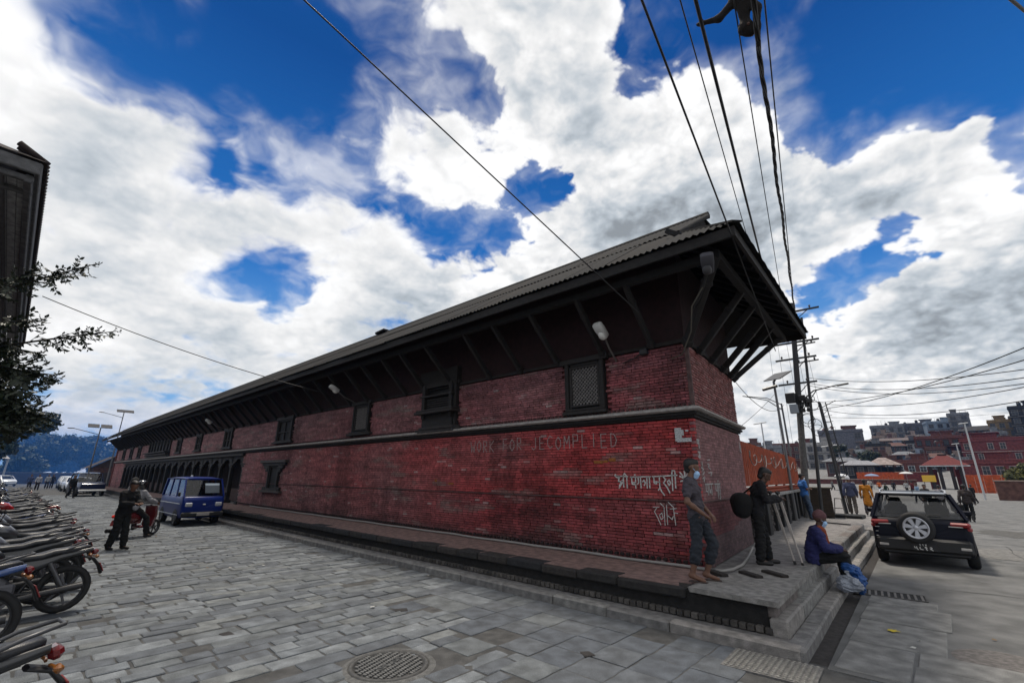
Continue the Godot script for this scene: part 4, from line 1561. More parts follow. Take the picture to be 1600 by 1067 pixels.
func make_suv() -> void:
	var o := thing("sport_utility_car", "dark blue sport utility car seen from behind with a spare wheel on its tailgate", "car", V(-0.70, 0.0, -16.55), PI + 0.035)
	var paint: StandardMaterial3D = plain(0.003, 0.004, 0.011, 0.42).duplicate()
	paint.metallic_specular = 0.28
	var black := plain(0.012, 0.012, 0.013, 0.55)
	var silver := plain(0.50, 0.51, 0.54, 0.35, 0.5)
	make_car(o, {"L": 4.0, "W": 1.77, "H": 1.64, "belt": 1.06, "paint": paint, "zb": -1.90, "zf": 1.0, "tb": -1.62, "tf": 0.25, "wt": 0.63, "posts": [0.27, 0.60], "seats": [-0.75, 0.25], "wheels": [-1.3, 1.22], "r": 0.335, "rim": silver,
		"glass": glass(0.015, 0.02, 0.022, 0.45), "screen": glass(0.5, 0.62, 0.6, 0.06), "side_glass": glass(0.02, 0.02, 0.025, 0.5),
		"sec": [[-1.99, 0.76, 0.36, 0.95, 0.04], [-1.95, 0.845, 0.30, 1.04, 0.05], [-1.75, 0.885, 0.26, 1.07], [-1.3, 0.885, 0.24, 1.07], [0.0, 0.885, 0.24, 1.06], [1.0, 0.88, 0.24, 1.05], [1.35, 0.87, 0.25, 1.0], [1.8, 0.82, 0.28, 0.9], [1.98, 0.70, 0.32, 0.74]]})
	# roof rails, antenna, spoiler
	for s in [-1, 1]:
		var st := S()
		tube(st, [V(s * 0.60, 1.60, -1.5), V(s * 0.61, 1.665, -1.35), V(s * 0.60, 1.67, 0.0), V(s * 0.58, 1.6, 0.2)], 0.018, -1.0, 6)
		fin(st, silver, "roof_rail", o)
	var a := S()
	tube(a, [V(-0.02, 1.62, -1.45), V(-0.02, 1.80, -1.62)], 0.008, 0.004, 6)
	fin(a, black, "antenna", o)
	a = S()
	cbox(a, V(0, 1.60, -1.70), V(1.16, 0.035, 0.22), 0.014, Basis(Vector3.RIGHT, -0.12))
	fin(a, plain(0.10, 0.10, 0.11, 0.3, 0.2, 1.0), "spoiler", o)
	# rear bumper, lamps, plate, spare wheel
	a = S()
	cbox(a, V(0, 0.48, -1.97), V(1.66, 0.30, 0.14), 0.05)
	cbox(a, V(0, 0.33, -1.93), V(1.5, 0.14, 0.12), 0.04)
	fin(a, black, "bumper", o)
	for s in [-1, 1]:
		var st := S()
		cbox(st, V(s * 0.70, 0.945, -1.935), V(0.34, 0.10, 0.14), 0.03, Basis(Vector3.UP, s * 0.32))
		cbox(st, V(s * 0.80, 0.86, -1.87), V(0.16, 0.10, 0.14), 0.03, Basis(Vector3.UP, s * 0.5))
		fin(st, plain(0.22, 0.008, 0.010, 0.5), "tail_lamp", o)
		st = S()
		cbox(st, V(s * 0.62, 0.905, -1.985), V(0.24, 0.022, 0.03), 0.006, Basis(Vector3.UP, s * 0.2))
		fin(st, plain(0.30, 0.30, 0.30, 0.8), "reversing_lamp", o)
		st = S()
		cbox(st, V(s * 0.70, 0.46, -2.045), V(0.17, 0.05, 0.02), 0.008)
		fin(st, plain(0.42, 0.40, 0.38, 0.3), "reflector", o)
	for k in 3:
		var st := S()
		cbox(st, V(0.74, 0.83 - k * 0.10, -1.965), V(0.16, 0.018, 0.02), 0.005, Basis(Vector3.UP, 0.3))
		fin(st, plain(0.45, 0.45, 0.46, 0.3, 0.4), "chrome_strip", o)
	var sw := Node3D.new()
	sw.name = "spare_wheel"
	sw.position = V(0.06, 0.86, -2.10)
	o.add_child(sw)
	var face := Transform3D(Basis(Vector3.RIGHT, -PI / 2), Vector3.ZERO)
	a = S()
	lathe(a, [Vector2(0.0, -0.09), Vector2(0.30, -0.09), Vector2(0.335, -0.06), Vector2(0.34, 0.02), Vector2(0.325, 0.07), Vector2(0.27, 0.092), Vector2(0.235, 0.085)], 36, face)
	fin(a, plain(0.010, 0.010, 0.011, 0.7), "tyre", sw)
	a = S()
	lathe(a, [Vector2(0.236, 0.088), Vector2(0.225, 0.098), Vector2(0.20, 0.09), Vector2(0.192, 0.06)], 36, face)
	lathe(a, [Vector2(0.0, 0.085), Vector2(0.05, 0.083), Vector2(0.06, 0.07)], 20, face)
	for k in 7:
		var t := TAU * (k + 0.25) / 7.0
		var d := face.basis * V(cos(t), 0, sin(t))
		var q := face.basis * V(-sin(t), 0, cos(t))
		var f := face.basis * V(0, 1, 0)
		quad(a, d * 0.045 - q * 0.022 + f * 0.082, d * 0.215 - q * 0.048 + f * 0.086, d * 0.215 + q * 0.048 + f * 0.086, d * 0.045 + q * 0.022 + f * 0.082)
		quad(a, d * 0.045 + q * 0.022 + f * 0.082, d * 0.215 + q * 0.048 + f * 0.086, d * 0.215 + q * 0.056 + f * 0.05, d * 0.045 + q * 0.03 + f * 0.05)
		quad(a, d * 0.045 - q * 0.022 + f * 0.082, d * 0.215 - q * 0.048 + f * 0.086, d * 0.215 - q * 0.056 + f * 0.05, d * 0.045 - q * 0.03 + f * 0.05)
	fin(a, plain(0.52, 0.53, 0.57, 0.35, 0.45), "rim", sw)
	a = S()
	lathe(a, [Vector2(0.0, 0.05), Vector2(0.20, 0.05)], 30, face)
	fin(a, black, "rim_back", sw)
	# number plate with painted digits
	a = S()
	cbox(a, V(-0.02, 0.445, -2.055), V(0.46, 0.155, 0.012), 0.004)
	var plate := fin(a, plain(0.012, 0.011, 0.012, 0.5), "number_plate", o)
	a = S()
	var w := plain(0.72, 0.72, 0.70, 0.6)
	glyphs(a, DIGITS, [5, 8, 1, 2], V(0.17, 0.385, -2.0635), V(-0.085, 0, 0), V(0, 0.075, 0), 0.013)
	glyphs(a, DIGITS, [2, 1, 4], V(0.08, 0.475, -2.0635), V(-0.05, 0, 0), V(0, 0.038, 0), 0.007)
	fin(a, w, "digits", plate)
	a = S()
	tube(a, [V(0.1, 1.10, -1.93), V(-0.42, 1.15, -1.91)], 0.012, 0.007, 5)
	fin(a, black, "wiper", o)
	for s in [-1, 1]:
		a = S()
		cbox(a, V(s * 0.99, 1.08, 0.72), V(0.2, 0.13, 0.09), 0.035)
		fin(a, paint, "wing_mirror", o)
	# driver seen through the rear window
	a = S()
	var head := []
	for k in 7:
		var t := float(k) / 6.0
		head.append(oval(V(0.33, 1.20 + 0.20 * t, 0.12), 0.085 * sqrt(maxf(0.03, 1.0 - pow(2.0 * t - 1.0, 2.0))), 0.10 * sqrt(maxf(0.03, 1.0 - pow(2.0 * t - 1.0, 2.0))), 10, 2.0, Vector3.RIGHT, Vector3.BACK))
	loft(a, head, 1)
	fin(a, plain(0.03, 0.02, 0.016, 0.8), "headrest", o)


func make_van() -> void:
	var o := thing("microvan", "bright blue old microvan parked beside the plinth, front towards the viewer", "van", V(-23.05, 0.0, -5.45), PI / 2 + 0.02)
	var paint: StandardMaterial3D = plain(0.005, 0.018, 0.135, 0.35).duplicate()
	paint.metallic_specular = 0.35
	var white := plain(0.55, 0.58, 0.62, 0.4)
	var black := plain(0.012, 0.012, 0.013, 0.55)
	make_car(o, {"L": 3.3, "W": 1.46, "H": 1.78, "belt": 1.06, "paint": paint, "pillar_paint": paint, "roof_paint": paint, "zb": -1.58, "zf": 1.52, "tb": -1.45, "tf": 1.12, "wt": 0.62, "posts": [0.34, 0.68], "seats": [-0.6, 0.55], "wheels": [-1.05, 0.95], "r": 0.27, "rim": plain(0.25, 0.25, 0.26, 0.4, 0.5),
		"glass": glass(0.02, 0.02, 0.03, 0.5), "screen": glass(0.03, 0.035, 0.05, 0.45),
		"sec": [[-1.66, 0.66, 0.34, 1.0], [-1.6, 0.72, 0.28, 1.07], [-1.0, 0.73, 0.26, 1.08], [1.0, 0.73, 0.26, 1.08], [1.5, 0.72, 0.28, 1.07, 0.0], [1.62, 0.69, 0.30, 1.02, -0.04], [1.68, 0.62, 0.34, 0.92, -0.06]]})
	var a: SurfaceTool
	for s in [-1, 1]:
		a = S()
		cbox(a, V(s * 0.736, 0.80, -0.1), V(0.012, 0.03, 2.9), 0.004)
		fin(a, white, "side_stripe", o)
		a = S()
		cbox(a, V(s * 0.736, 0.40, -0.1), V(0.012, 0.025, 2.8), 0.004)
		fin(a, white, "sill_stripe", o)
		a = S()
		cbox(a, V(s * 0.50, 0.77, 1.665), V(0.24, 0.15, 0.06), 0.03)
		fin(a, plain(0.45, 0.47, 0.5, 0.1, 0.1, 1.0), "headlamp", o)
		a = S()
		cbox(a, V(s * 0.80, 1.15, 1.35), V(0.08, 0.16, 0.11), 0.03)
		fin(a, black, "wing_mirror", o)
	a = S()
	cbox(a, V(0, 0.42, 1.70), V(1.42, 0.17, 0.12), 0.04)
	fin(a, black, "bumper", o)
	a = S()
	cbox(a, V(0, 0.42, 1.768), V(0.42, 0.10, 0.012), 0.003)
	fin(a, plain(0.30, 0.28, 0.27, 0.5), "number_plate", o)
	a = S()
	cbox(a, V(0, 0.77, 1.70), V(0.10, 0.05, 0.02), 0.008)
	fin(a, plain(0.4, 0.42, 0.45, 0.3, 0.6), "emblem", o)
	a = S()
	cbox(a, V(0.28, 1.36, 1.325), V(0.5, 0.42, 0.01), 0.003, Basis(Vector3.RIGHT, -0.52))
	fin(a, plain(0.33, 0.40, 0.48, 0.9), "sun_shade", o)
	a = S()
	tube(a, [V(-0.35, 1.79, 0.7), V(-0.35, 1.86, 0.7)], 0.05, 0.03, 8)
	fin(a, white, "roof_lamp", o)
	# dark bigger van behind
	var j := thing("jeep", "dark navy jeep standing nose out beyond the microvan", "jeep", V(-55.2, 0.0, -5.0), PI / 2 + 0.1)
	make_car(j, {"L": 4.2, "W": 1.85, "H": 1.95, "belt": 1.15, "paint": plain(0.006, 0.012, 0.04, 0.3, 0.0, 0.8), "zb": -2.0, "zf": 0.9, "tb": -1.9, "tf": 0.45, "wt": 0.74, "posts": [0.35, 0.68], "seats": [-0.6, 0.1], "wheels": [-1.3, 1.35], "r": 0.36, "rim": plain(0.2, 0.2, 0.2, 0.4, 0.5),
		"sec": [[-2.1, 0.85, 0.42, 1.1], [-2.0, 0.92, 0.36, 1.17], [0.9, 0.92, 0.36, 1.17], [1.2, 0.9, 0.38, 1.14], [2.0, 0.86, 0.42, 1.08], [2.1, 0.8, 0.5, 1.0]]})
	a = S()
	cbox(a, V(0, 0.5, 2.2), V(1.8, 0.14, 0.14), 0.03)
	fin(a, plain(0.55, 0.55, 0.55, 0.4), "bumper", j)
	# white cars further down on both sides
	var c := thing("parked_car", "white estate car first beyond the navy jeep", "car", V(-63.0, 0, -5.2), PI / 2, "cars parked far down the street")
	c.set_meta("base", "parked_car")
	make_car(c, {"L": 4.0, "W": 1.68, "H": 1.5, "belt": 0.98, "paint": plain(0.62, 0.64, 0.66, 0.3, 0.0, 0.7), "zb": -1.75, "zf": 1.0, "tb": -1.5, "tf": 0.3, "wt": 0.6, "posts": [0.3, 0.62], "seats": [-0.7, 0.15], "wheels": [-1.25, 1.25], "r": 0.3, "rim": plain(0.3, 0.3, 0.3, 0.4, 0.5),
		"sec": [[-1.98, 0.74, 0.36, 0.9], [-1.9, 0.82, 0.28, 0.98], [-1.2, 0.84, 0.24, 0.99], [1.0, 0.84, 0.24, 0.98], [1.4, 0.82, 0.26, 0.92], [1.85, 0.76, 0.3, 0.8], [1.98, 0.66, 0.36, 0.7]]})
	for q in [[-69.5, -5.2, 0.05, "white car second beyond the navy jeep"], [-76.0, -5.3, -0.04, "white car third beyond the navy jeep"], [-84.0, -5.6, 0.02, "white car farthest along the brick hall side"],
			[-62.0, 0.9, 0.1, "white car nearest behind the motorcycle row"], [-69.0, 1.1, 0.05, "second white car behind the motorcycle row"], [-78.0, 1.3, 0.0, "third white car behind the motorcycle row"], [-90.0, 1.0, 0.0, "fourth white car far behind the motorcycle row"], [-99.0, 0.0, 0.3, "white car at the far end of the street under the trees"]]:
		copy(c, q[3], V(q[0], 0, q[1]), PI / 2 + q[2], "cars parked far down the street")


# ---------------------------------------------------------------- motorcycles
func make_bike(tank: Material, label: String, name_ := "motorcycle") -> Node3D:
	# local: forward +Z, rear axle at z = -0.63
	var o := thing(name_, label, "motorcycle", Vector3.ZERO, 0.0, "motorcycles parked in a row")
	o.set_meta("base", name_)
	var black := plain(0.012, 0.012, 0.013, 0.5)
	var seat_m := worn(0.030, 0.032, 0.040, 0.40, 3.0, 1.5, 0.1, 0.4)
	var steel := plain(0.11, 0.11, 0.115, 0.4, 0.5)
	var grey := plain(0.10, 0.10, 0.11, 0.5, 0.4)
	bike_wheel(o, V(0, 0.32, -0.63), "rear_wheel", 0.32, 0.11)
	bike_wheel(o, V(0, 0.32, 0.66), "front_wheel", 0.32, 0.09)
	var st := S()
	# seat: a long cushion with a step
	var rings := []
	for q in [[0.10, 0.78, 0.07, 0.03], [0.06, 0.79, 0.11, 0.05], [-0.1, 0.78, 0.13, 0.055], [-0.3, 0.79, 0.14, 0.055], [-0.42, 0.83, 0.135, 0.055], [-0.65, 0.85, 0.12, 0.05], [-0.80, 0.87, 0.09, 0.04], [-0.84, 0.87, 0.05, 0.02]]:
		rings.append(oval(V(0, q[1], q[0]), q[2], q[3], 12, 2.6))
	loft(st, rings, 1)
	fin(st, seat_m, "seat", o)
	st = S()
	rings = []
	for q in [[0.52, 0.86, 0.05, 0.05], [0.48, 0.87, 0.11, 0.10], [0.36, 0.89, 0.15, 0.13], [0.2, 0.86, 0.14, 0.12], [0.08, 0.79, 0.09, 0.08], [0.04, 0.76, 0.06, 0.05]]:
		rings.append(oval(V(0, q[1], q[0]), q[2], q[3], 14, 2.3))
	loft(st, rings, 1)
	fin(st, tank, "fuel_tank", o)
	# tail cowl and side panels
	st = S()
	for s in [-1.0, 1.0]:
		rings = []
		for q in [[0.02, 0.64, 0.03, 0.10], [-0.2, 0.66, 0.035, 0.10], [-0.5, 0.76, 0.03, 0.05], [-0.86, 0.84, 0.02, 0.03]]:
			rings.append(oval(V(s * (0.12 - 0.03 * absf(q[0])), q[1], q[0]), q[2], q[3], 8))
		loft(st, rings, 1)
	fin(st, tank, "side_panel", o)
	st = S()
	tube(st, [V(-0.13, 0.86, -0.55), V(-0.14, 0.93, -0.72), V(-0.10, 0.97, -0.90), V(0.10, 0.97, -0.90), V(0.14, 0.93, -0.72), V(0.13, 0.86, -0.55)], 0.014, -1.0, 6)
	fin(st, plain(0.06, 0.062, 0.068, 0.4, 0.3), "grab_rail", o)
	st = S()
	cbox(st, V(0, 0.80, -0.90), V(0.15, 0.08, 0.08), 0.025, Basis(Vector3.RIGHT, 0.3))
	fin(st, plain(0.12, 0.006, 0.008, 0.25, 0.0, 0.6), "tail_lamp", o)
	st = S()
	rings = []
	for q in [[-0.78, 0.74], [-0.90, 0.70], [-0.98, 0.60], [-1.03, 0.48]]: rings.append(oval(V(0, q[1], q[0]), 0.08, 0.018, 8, 3.0, Vector3.RIGHT, V(0, 0.7, -0.7)))
	loft(st, rings, 1)
	fin(st, black, "rear_mudguard", o)
	st = S()
	cbox(st, V(0, 0.57, -1.01), V(0.2, 0.14, 0.012), 0.004, Basis(Vector3.RIGHT, 0.45))
	fin(st, plain(0.16, 0.02, 0.02, 0.5), "number_plate", o)
	for s in [-1, 1]:
		st = S()
		tube(st, [V(s * 0.07, 0.74, -0.88), V(s * 0.19, 0.74, -0.90)], 0.011, -1.0, 5)
		cbox(st, V(s * 0.21, 0.74, -0.90), V(0.07, 0.05, 0.05), 0.018)
		fin(st, plain(0.20, 0.07, 0.012, 0.3, 0.0, 0.5), "indicator", o)
		# shock absorber, foot peg
		st = S()
		tube(st, [V(s * 0.12, 0.36, -0.60), V(s * 0.12, 0.70, -0.40)], 0.028, -1.0, 7)
		fin(st, steel, "shock_absorber", o)
	st = S()
	tube(st, [V(0.0, 0.74, 0.45), V(0, 0.5, 0.32), V(0, 0.3, 0.15), V(0, 0.3, -0.15), V(0, 0.70, -0.35), V(0, 0.78, -0.75)], 0.028, -1.0, 6)
	for s in [-1, 1]: tube(st, [V(s * 0.08, 0.32, -0.1), V(s * 0.09, 0.32, -0.63)], 0.025, -1.0, 6)
	fin(st, black, "frame", o)
	st = S()
	cbox(st, V(0, 0.42, 0.12), V(0.26, 0.26, 0.34), 0.05)
	for k in 5: cbox(st, V(0, 0.56 + k * 0.025, 0.24), V(0.22, 0.012, 0.2), 0.004, Basis(Vector3.RIGHT, -0.35))
	cbox(st, V(0.14, 0.38, 0.0), V(0.06, 0.2, 0.22), 0.03)
	fin(st, grey, "engine", o)
	st = S()
	tube(st, [V(0.1, 0.5, 0.36), V(0.14, 0.28, 0.32), V(0.17, 0.25, 0.0), V(0.19, 0.30, -0.3), V(0.20, 0.36, -0.80)], 0.03, 0.05, 8)
	fin(st, plain(0.03, 0.03, 0.032, 0.4, 0.4), "exhaust", o)
	st = S()
	for s in [-1, 1]: tube(st, [V(s * 0.09, 0.32, 0.66), V(s * 0.09, 0.92, 0.44)], 0.022, -1.0, 6)
	fin(st, steel, "fork", o)
	st = S()
	rings = []
	for k in 7:
		var t := 0.4 + 1.9 * k / 6.0
		rings.append(oval(V(0, 0.32 + sin(t) * 0.36, 0.66 + cos(t) * 0.36), 0.065, 0.012, 8, 3.0, Vector3.RIGHT, V(0, sin(t), cos(t))))
	loft(st, rings, 1)
	fin(st, tank, "front_mudguard", o)
	st = S()
	tube(st, [V(-0.38, 1.0, 0.26), V(-0.2, 1.04, 0.38), V(0, 1.0, 0.42), V(0.2, 1.04, 0.38), V(0.38, 1.0, 0.26)], 0.013, -1.0, 6)
	for s in [-1, 1]: tube(st, [V(s * 0.27, 1.02, 0.33), V(s * 0.385, 0.995, 0.255)], 0.02, -1.0, 6)
	fin(st, black, "handlebar", o)
	for s in [-1, 1]:
		st = S()
		tube(st, [V(s * 0.2, 1.04, 0.37), V(s * 0.27, 1.18, 0.34)], 0.008, -1.0, 5)
		rings = [oval(V(s * 0.29, 1.22, 0.36), 0.04, 0.03, 8), oval(V(s * 0.29, 1.22, 0.345), 0.062, 0.042, 8), oval(V(s * 0.29, 1.22, 0.33), 0.06, 0.04, 8)]
		loft(st, rings, 1)
		fin(st, black, "mirror", o)
	st = S()
	lathe(st, [Vector2(0, 0.07), Vector2(0.085, 0.06), Vector2(0.10, 0.03), Vector2(0.09, -0.05), Vector2(0.0, -0.1)], 16, Transform3D(Basis(Vector3.RIGHT, PI / 2), V(0, 0.90, 0.56)))
	fin(st, tank, "headlamp", o)
	return o


func bike_wheel(o: Node3D, at: Vector3, called: String, r: float, w: float) -> void:
	var n := Node3D.new()
	n.name = called
	n.position = at
	o.add_child(n, true)
	var side := Transform3D(Basis(Vector3.BACK, -PI / 2), Vector3.ZERO)
	var st := S()
	lathe(st, [Vector2(r * 0.74, -w * 0.35), Vector2(r * 0.88, -w * 0.5), Vector2(r * 0.97, -w * 0.3), Vector2(r, 0), Vector2(r * 0.97, w * 0.3), Vector2(r * 0.88, w * 0.5), Vector2(r * 0.74, w * 0.35), Vector2(r * 0.74, -w * 0.35)], 26, side)
	fin(st, plain(0.012, 0.012, 0.012, 0.8), "tyre", n)
	st = S()
	lathe(st, [Vector2(r * 0.76, -w * 0.33), Vector2(r * 0.70, -w * 0.2), Vector2(r * 0.70, w * 0.2), Vector2(r * 0.76, w * 0.33)], 22, side)
	lathe(st, [Vector2(0, w * 0.6), Vector2(r * 0.2, w * 0.55), Vector2(r * 0.22, 0), Vector2(r * 0.2, -w * 0.55), Vector2(0, -w * 0.6)], 12, side)
	for k in 6:
		var t := TAU * k / 6
		bar(st, V(0, cos(t), sin(t)) * r * 0.18, V(0, cos(t + 0.25), sin(t + 0.25)) * r * 0.73, w * 0.3, 0.028)
	fin(st, plain(0.09, 0.09, 0.095, 0.4, 0.5), "rim", n)


func make_scooter(paint: Material, label: String) -> Node3D:
	var o := thing("scooter", label, "scooter")
	o.set_meta("base", "scooter")
	var black := plain(0.012, 0.012, 0.013, 0.5)
	bike_wheel(o, V(0, 0.24, -0.58), "rear_wheel", 0.24, 0.11)
	bike_wheel(o, V(0, 0.24, 0.62), "front_wheel", 0.24, 0.1)
	var st := S()
	var rings := []
	for q in [[-0.02, 0.55, 0.12, 0.16], [-0.2, 0.57, 0.19, 0.18], [-0.5, 0.60, 0.19, 0.17], [-0.75, 0.66, 0.13, 0.11], [-0.86, 0.68, 0.06, 0.05]]: rings.append(oval(V(0, q[1], q[0]), q[2], q[3], 14, 2.4))
	loft(st, rings, 1)
	fin(st, paint, "body", o)
	st = S()
	rings = []
	for q in [[0.02, 0.75, 0.10, 0.03], [-0.1, 0.77, 0.14, 0.05], [-0.4, 0.79, 0.15, 0.05], [-0.7, 0.81, 0.12, 0.045], [-0.78, 0.81, 0.06, 0.02]]: rings.append(oval(V(0, q[1], q[0]), q[2], q[3], 12, 2.6))
	loft(st, rings, 1)
	fin(st, black, "seat", o)
	st = S()
	cbox(st, V(0, 0.3, 0.18), V(0.3, 0.07, 0.5), 0.03)
	rings = []
	for q in [[0.30, 0.34], [0.62, 0.42], [0.9, 0.38]]: rings.append(oval(V(0, q[0], q[1]), 0.22 - 0.1 * absf(q[0] - 0.6), 0.05, 12, 2.5, Vector3.RIGHT, Vector3.BACK))
	loft(st, rings, 1)
	fin(st, paint, "leg_shield", o)
	st = S()
	tube(st, [V(0, 0.24, 0.62), V(0, 0.95, 0.34)], 0.03, -1.0, 8)
	tube(st, [V(-0.34, 1.0, 0.2), V(0, 0.98, 0.32), V(0.34, 1.0, 0.2)], 0.018, -1.0, 6)
	fin(st, black, "handlebar", o)
	st = S()
	cbox(st, V(0, 0.66, -0.87), V(0.2, 0.09, 0.07), 0.03)
	var lamp := fin(st, plain(0.75, 0.03, 0.015, 0.2, 0.0, 1.0), "tail_lamp", o)
	lamp.position.z = -0.01
	st = S()
	cbox(st, V(0, 0.48, -0.86), V(0.2, 0.16, 0.012), 0.004, Basis(Vector3.RIGHT, 0.3))
	fin(st, plain(0.30, 0.06, 0.06, 0.5), "number_plate", o)
	st = S()
	tube(st, [V(0.16, 0.22, -0.2), V(0.19, 0.26, -0.85)], 0.05, 0.06, 8)
	fin(st, plain(0.05, 0.05, 0.052, 0.4, 0.4), "exhaust", o)
	return o


func park_bikes() -> void:
	rng.seed = 91
	var paints := [plain(0.010, 0.011, 0.013, 0.3, 0.0, 0.6), plain(0.02, 0.06, 0.20, 0.25, 0.0, 1.0), plain(0.30, 0.012, 0.012, 0.25, 0.0, 1.0), plain(0.07, 0.072, 0.08, 0.3, 0.3, 0.8)]
	var kinds := ["black", "dark blue", "red", "silver grey"]
	var protos := []
	for i in 4: protos.append(make_bike(paints[i], "%s motorcycle parked in the long row" % kinds[i]))
	var where := ["nearest the viewer, only its tail in view", "second from the viewer, half cut by the picture edge", "whose whole rear wheel shows near the picture edge", "just behind the one whose whole rear wheel shows"]
	var order := [0, 1, 0, 0, 3, 0, 3, 0, 0, 3, 0, 0, 1, 0, 3, 0, 2, 0]
	var fresh := [true, true, true, true]
	var x := 0.0
	for i in 44:
		if i == 0: x = -4.35
		elif i == 1: x = -7.9
		elif i == 2: x = -9.55
		elif i == 3: x = -10.35
		else: x -= R(0.56, 0.98) + (0.12 if i > 20 else 0.0)
		var k: int = order[i % order.size()]
		var z := -0.26 + R(-0.22, 0.2)
		if i == 0: z = 0.42
		if i == 1: z = 0.50
		if i == 2: z = -0.30
		var label: String
		if i < 4: label = "%s motorcycle %s" % [kinds[k], where[i]]
		else: label = "%s motorcycle, %s from the viewer in the front row" % [kinds[k], ordinal(i + 1)]
		place_bike(protos, fresh, k, label, V(x, 0, z), R(-0.17, 0.17) if i > 3 else 0.08)
	# a second row stands nose to nose with the first
	x = -13.5
	for i in 26:
		x -= R(0.8, 1.2)
		var k: int = order[(i * 5 + 3) % order.size()]
		place_bike(protos, fresh, k, "%s motorcycle, %s from the viewer in the second row by the wall" % [kinds[k], ordinal(i + 1)], V(x, 0, 1.95 + R(-0.12, 0.12)), PI + R(-0.14, 0.14))


func place_bike(protos: Array, fresh: Array, k: int, label: String, at: Vector3, turn: float) -> void:
	var b: Node3D = protos[k]
	if fresh[k]:
		fresh[k] = false
		b.position = at
		b.rotation.y = turn
		b.set_meta("label", label)
	else:
		b = copy(b, label, at, turn, "motorcycles parked in a row")
	b.rotation.z = 0.09 + R(-0.05, 0.06)
	b.scale = Vector3.ONE * R(0.94, 1.05)


func ordinal(n: int) -> String:
	var ones := ["", "first", "second", "third", "fourth", "fifth", "sixth", "seventh", "eighth", "ninth", "tenth", "eleventh", "twelfth", "thirteenth", "fourteenth", "fifteenth", "sixteenth", "seventeenth", "eighteenth", "nineteenth"]
	if n < 20: return ones[n]
	var tens := ["", "", "twent", "thirt", "fort"]
	return tens[n / 10] + ("ieth" if n % 10 == 0 else "y-" + ones[n % 10])


# ---------------------------------------------------------------- hand-painted strokes
# each glyph: strokes of points in a cell that is 1 high; the head line of the script lies at y = 1
const DIGITS := {
	5: [[0.1, 0.9, 0.15, 0.55, 0.5, 0.5, 0.55, 0.75], [0.5, 0.9, 0.55, 0.4, 0.75, 0.05]],
	8: [[0.25, 0.9, 0.15, 0.5, 0.35, 0.2, 0.75, 0.15]],
	1: [[0.35, 0.65, 0.2, 0.75, 0.3, 0.92, 0.55, 0.85, 0.55, 0.6, 0.4, 0.35, 0.6, 0.05]],
	2: [[0.2, 0.8, 0.45, 0.92, 0.6, 0.7, 0.4, 0.45, 0.2, 0.4, 0.5, 0.3, 0.7, 0.05]],
	4: [[0.2, 0.92, 0.6, 0.5, 0.55, 0.15, 0.35, 0.1, 0.25, 0.3, 0.65, 0.92]],
}


func stroke(st: SurfaceTool, pts: Array, w: float, n: Vector3) -> void:
	for i in pts.size() - 1:
		var a: Vector3 = pts[i]
		var b: Vector3 = pts[i + 1]
		var d := (b - a).normalized()
		var s := n.cross(d) * w * 0.5
		a -= d * w * 0.35
		b += d * w * 0.35
		var lift := n * 0.0006 * (i % 2)
		quad(st, a - s + lift, b - s + lift, b + s + lift, a + s + lift)
		# side faces give the paint a body
		quad(st, a - s + lift, a - s - n * 0.012, b - s - n * 0.012, b - s + lift)
		quad(st, a + s + lift, b + s + lift, b + s - n * 0.012, a + s - n * 0.012)


func glyphs(st: SurfaceTool, font: Dictionary, what: Array, at: Vector3, dx: Vector3, dy: Vector3, w: float) -> void:
	var n := dx.cross(dy).normalized()
	var pen := at
	for g in what:
		for s in font[g]:
			var pts := []
			for k in range(0, s.size(), 2): pts.append(pen + dx * s[k] + dy * s[k + 1])
			stroke(st, pts, w, n)
		pen += dx


func scrawl(st: SurfaceTool, strokes: Array, at: Vector3, dx: Vector3, dy: Vector3, w: float) -> void:
	var n := dx.cross(dy).normalized()
	for s in strokes:
		var pts := []
		for k in range(0, s.size(), 2): pts.append(at + dx * s[k] + dy * s[k + 1])
		stroke(st, pts, w, n)


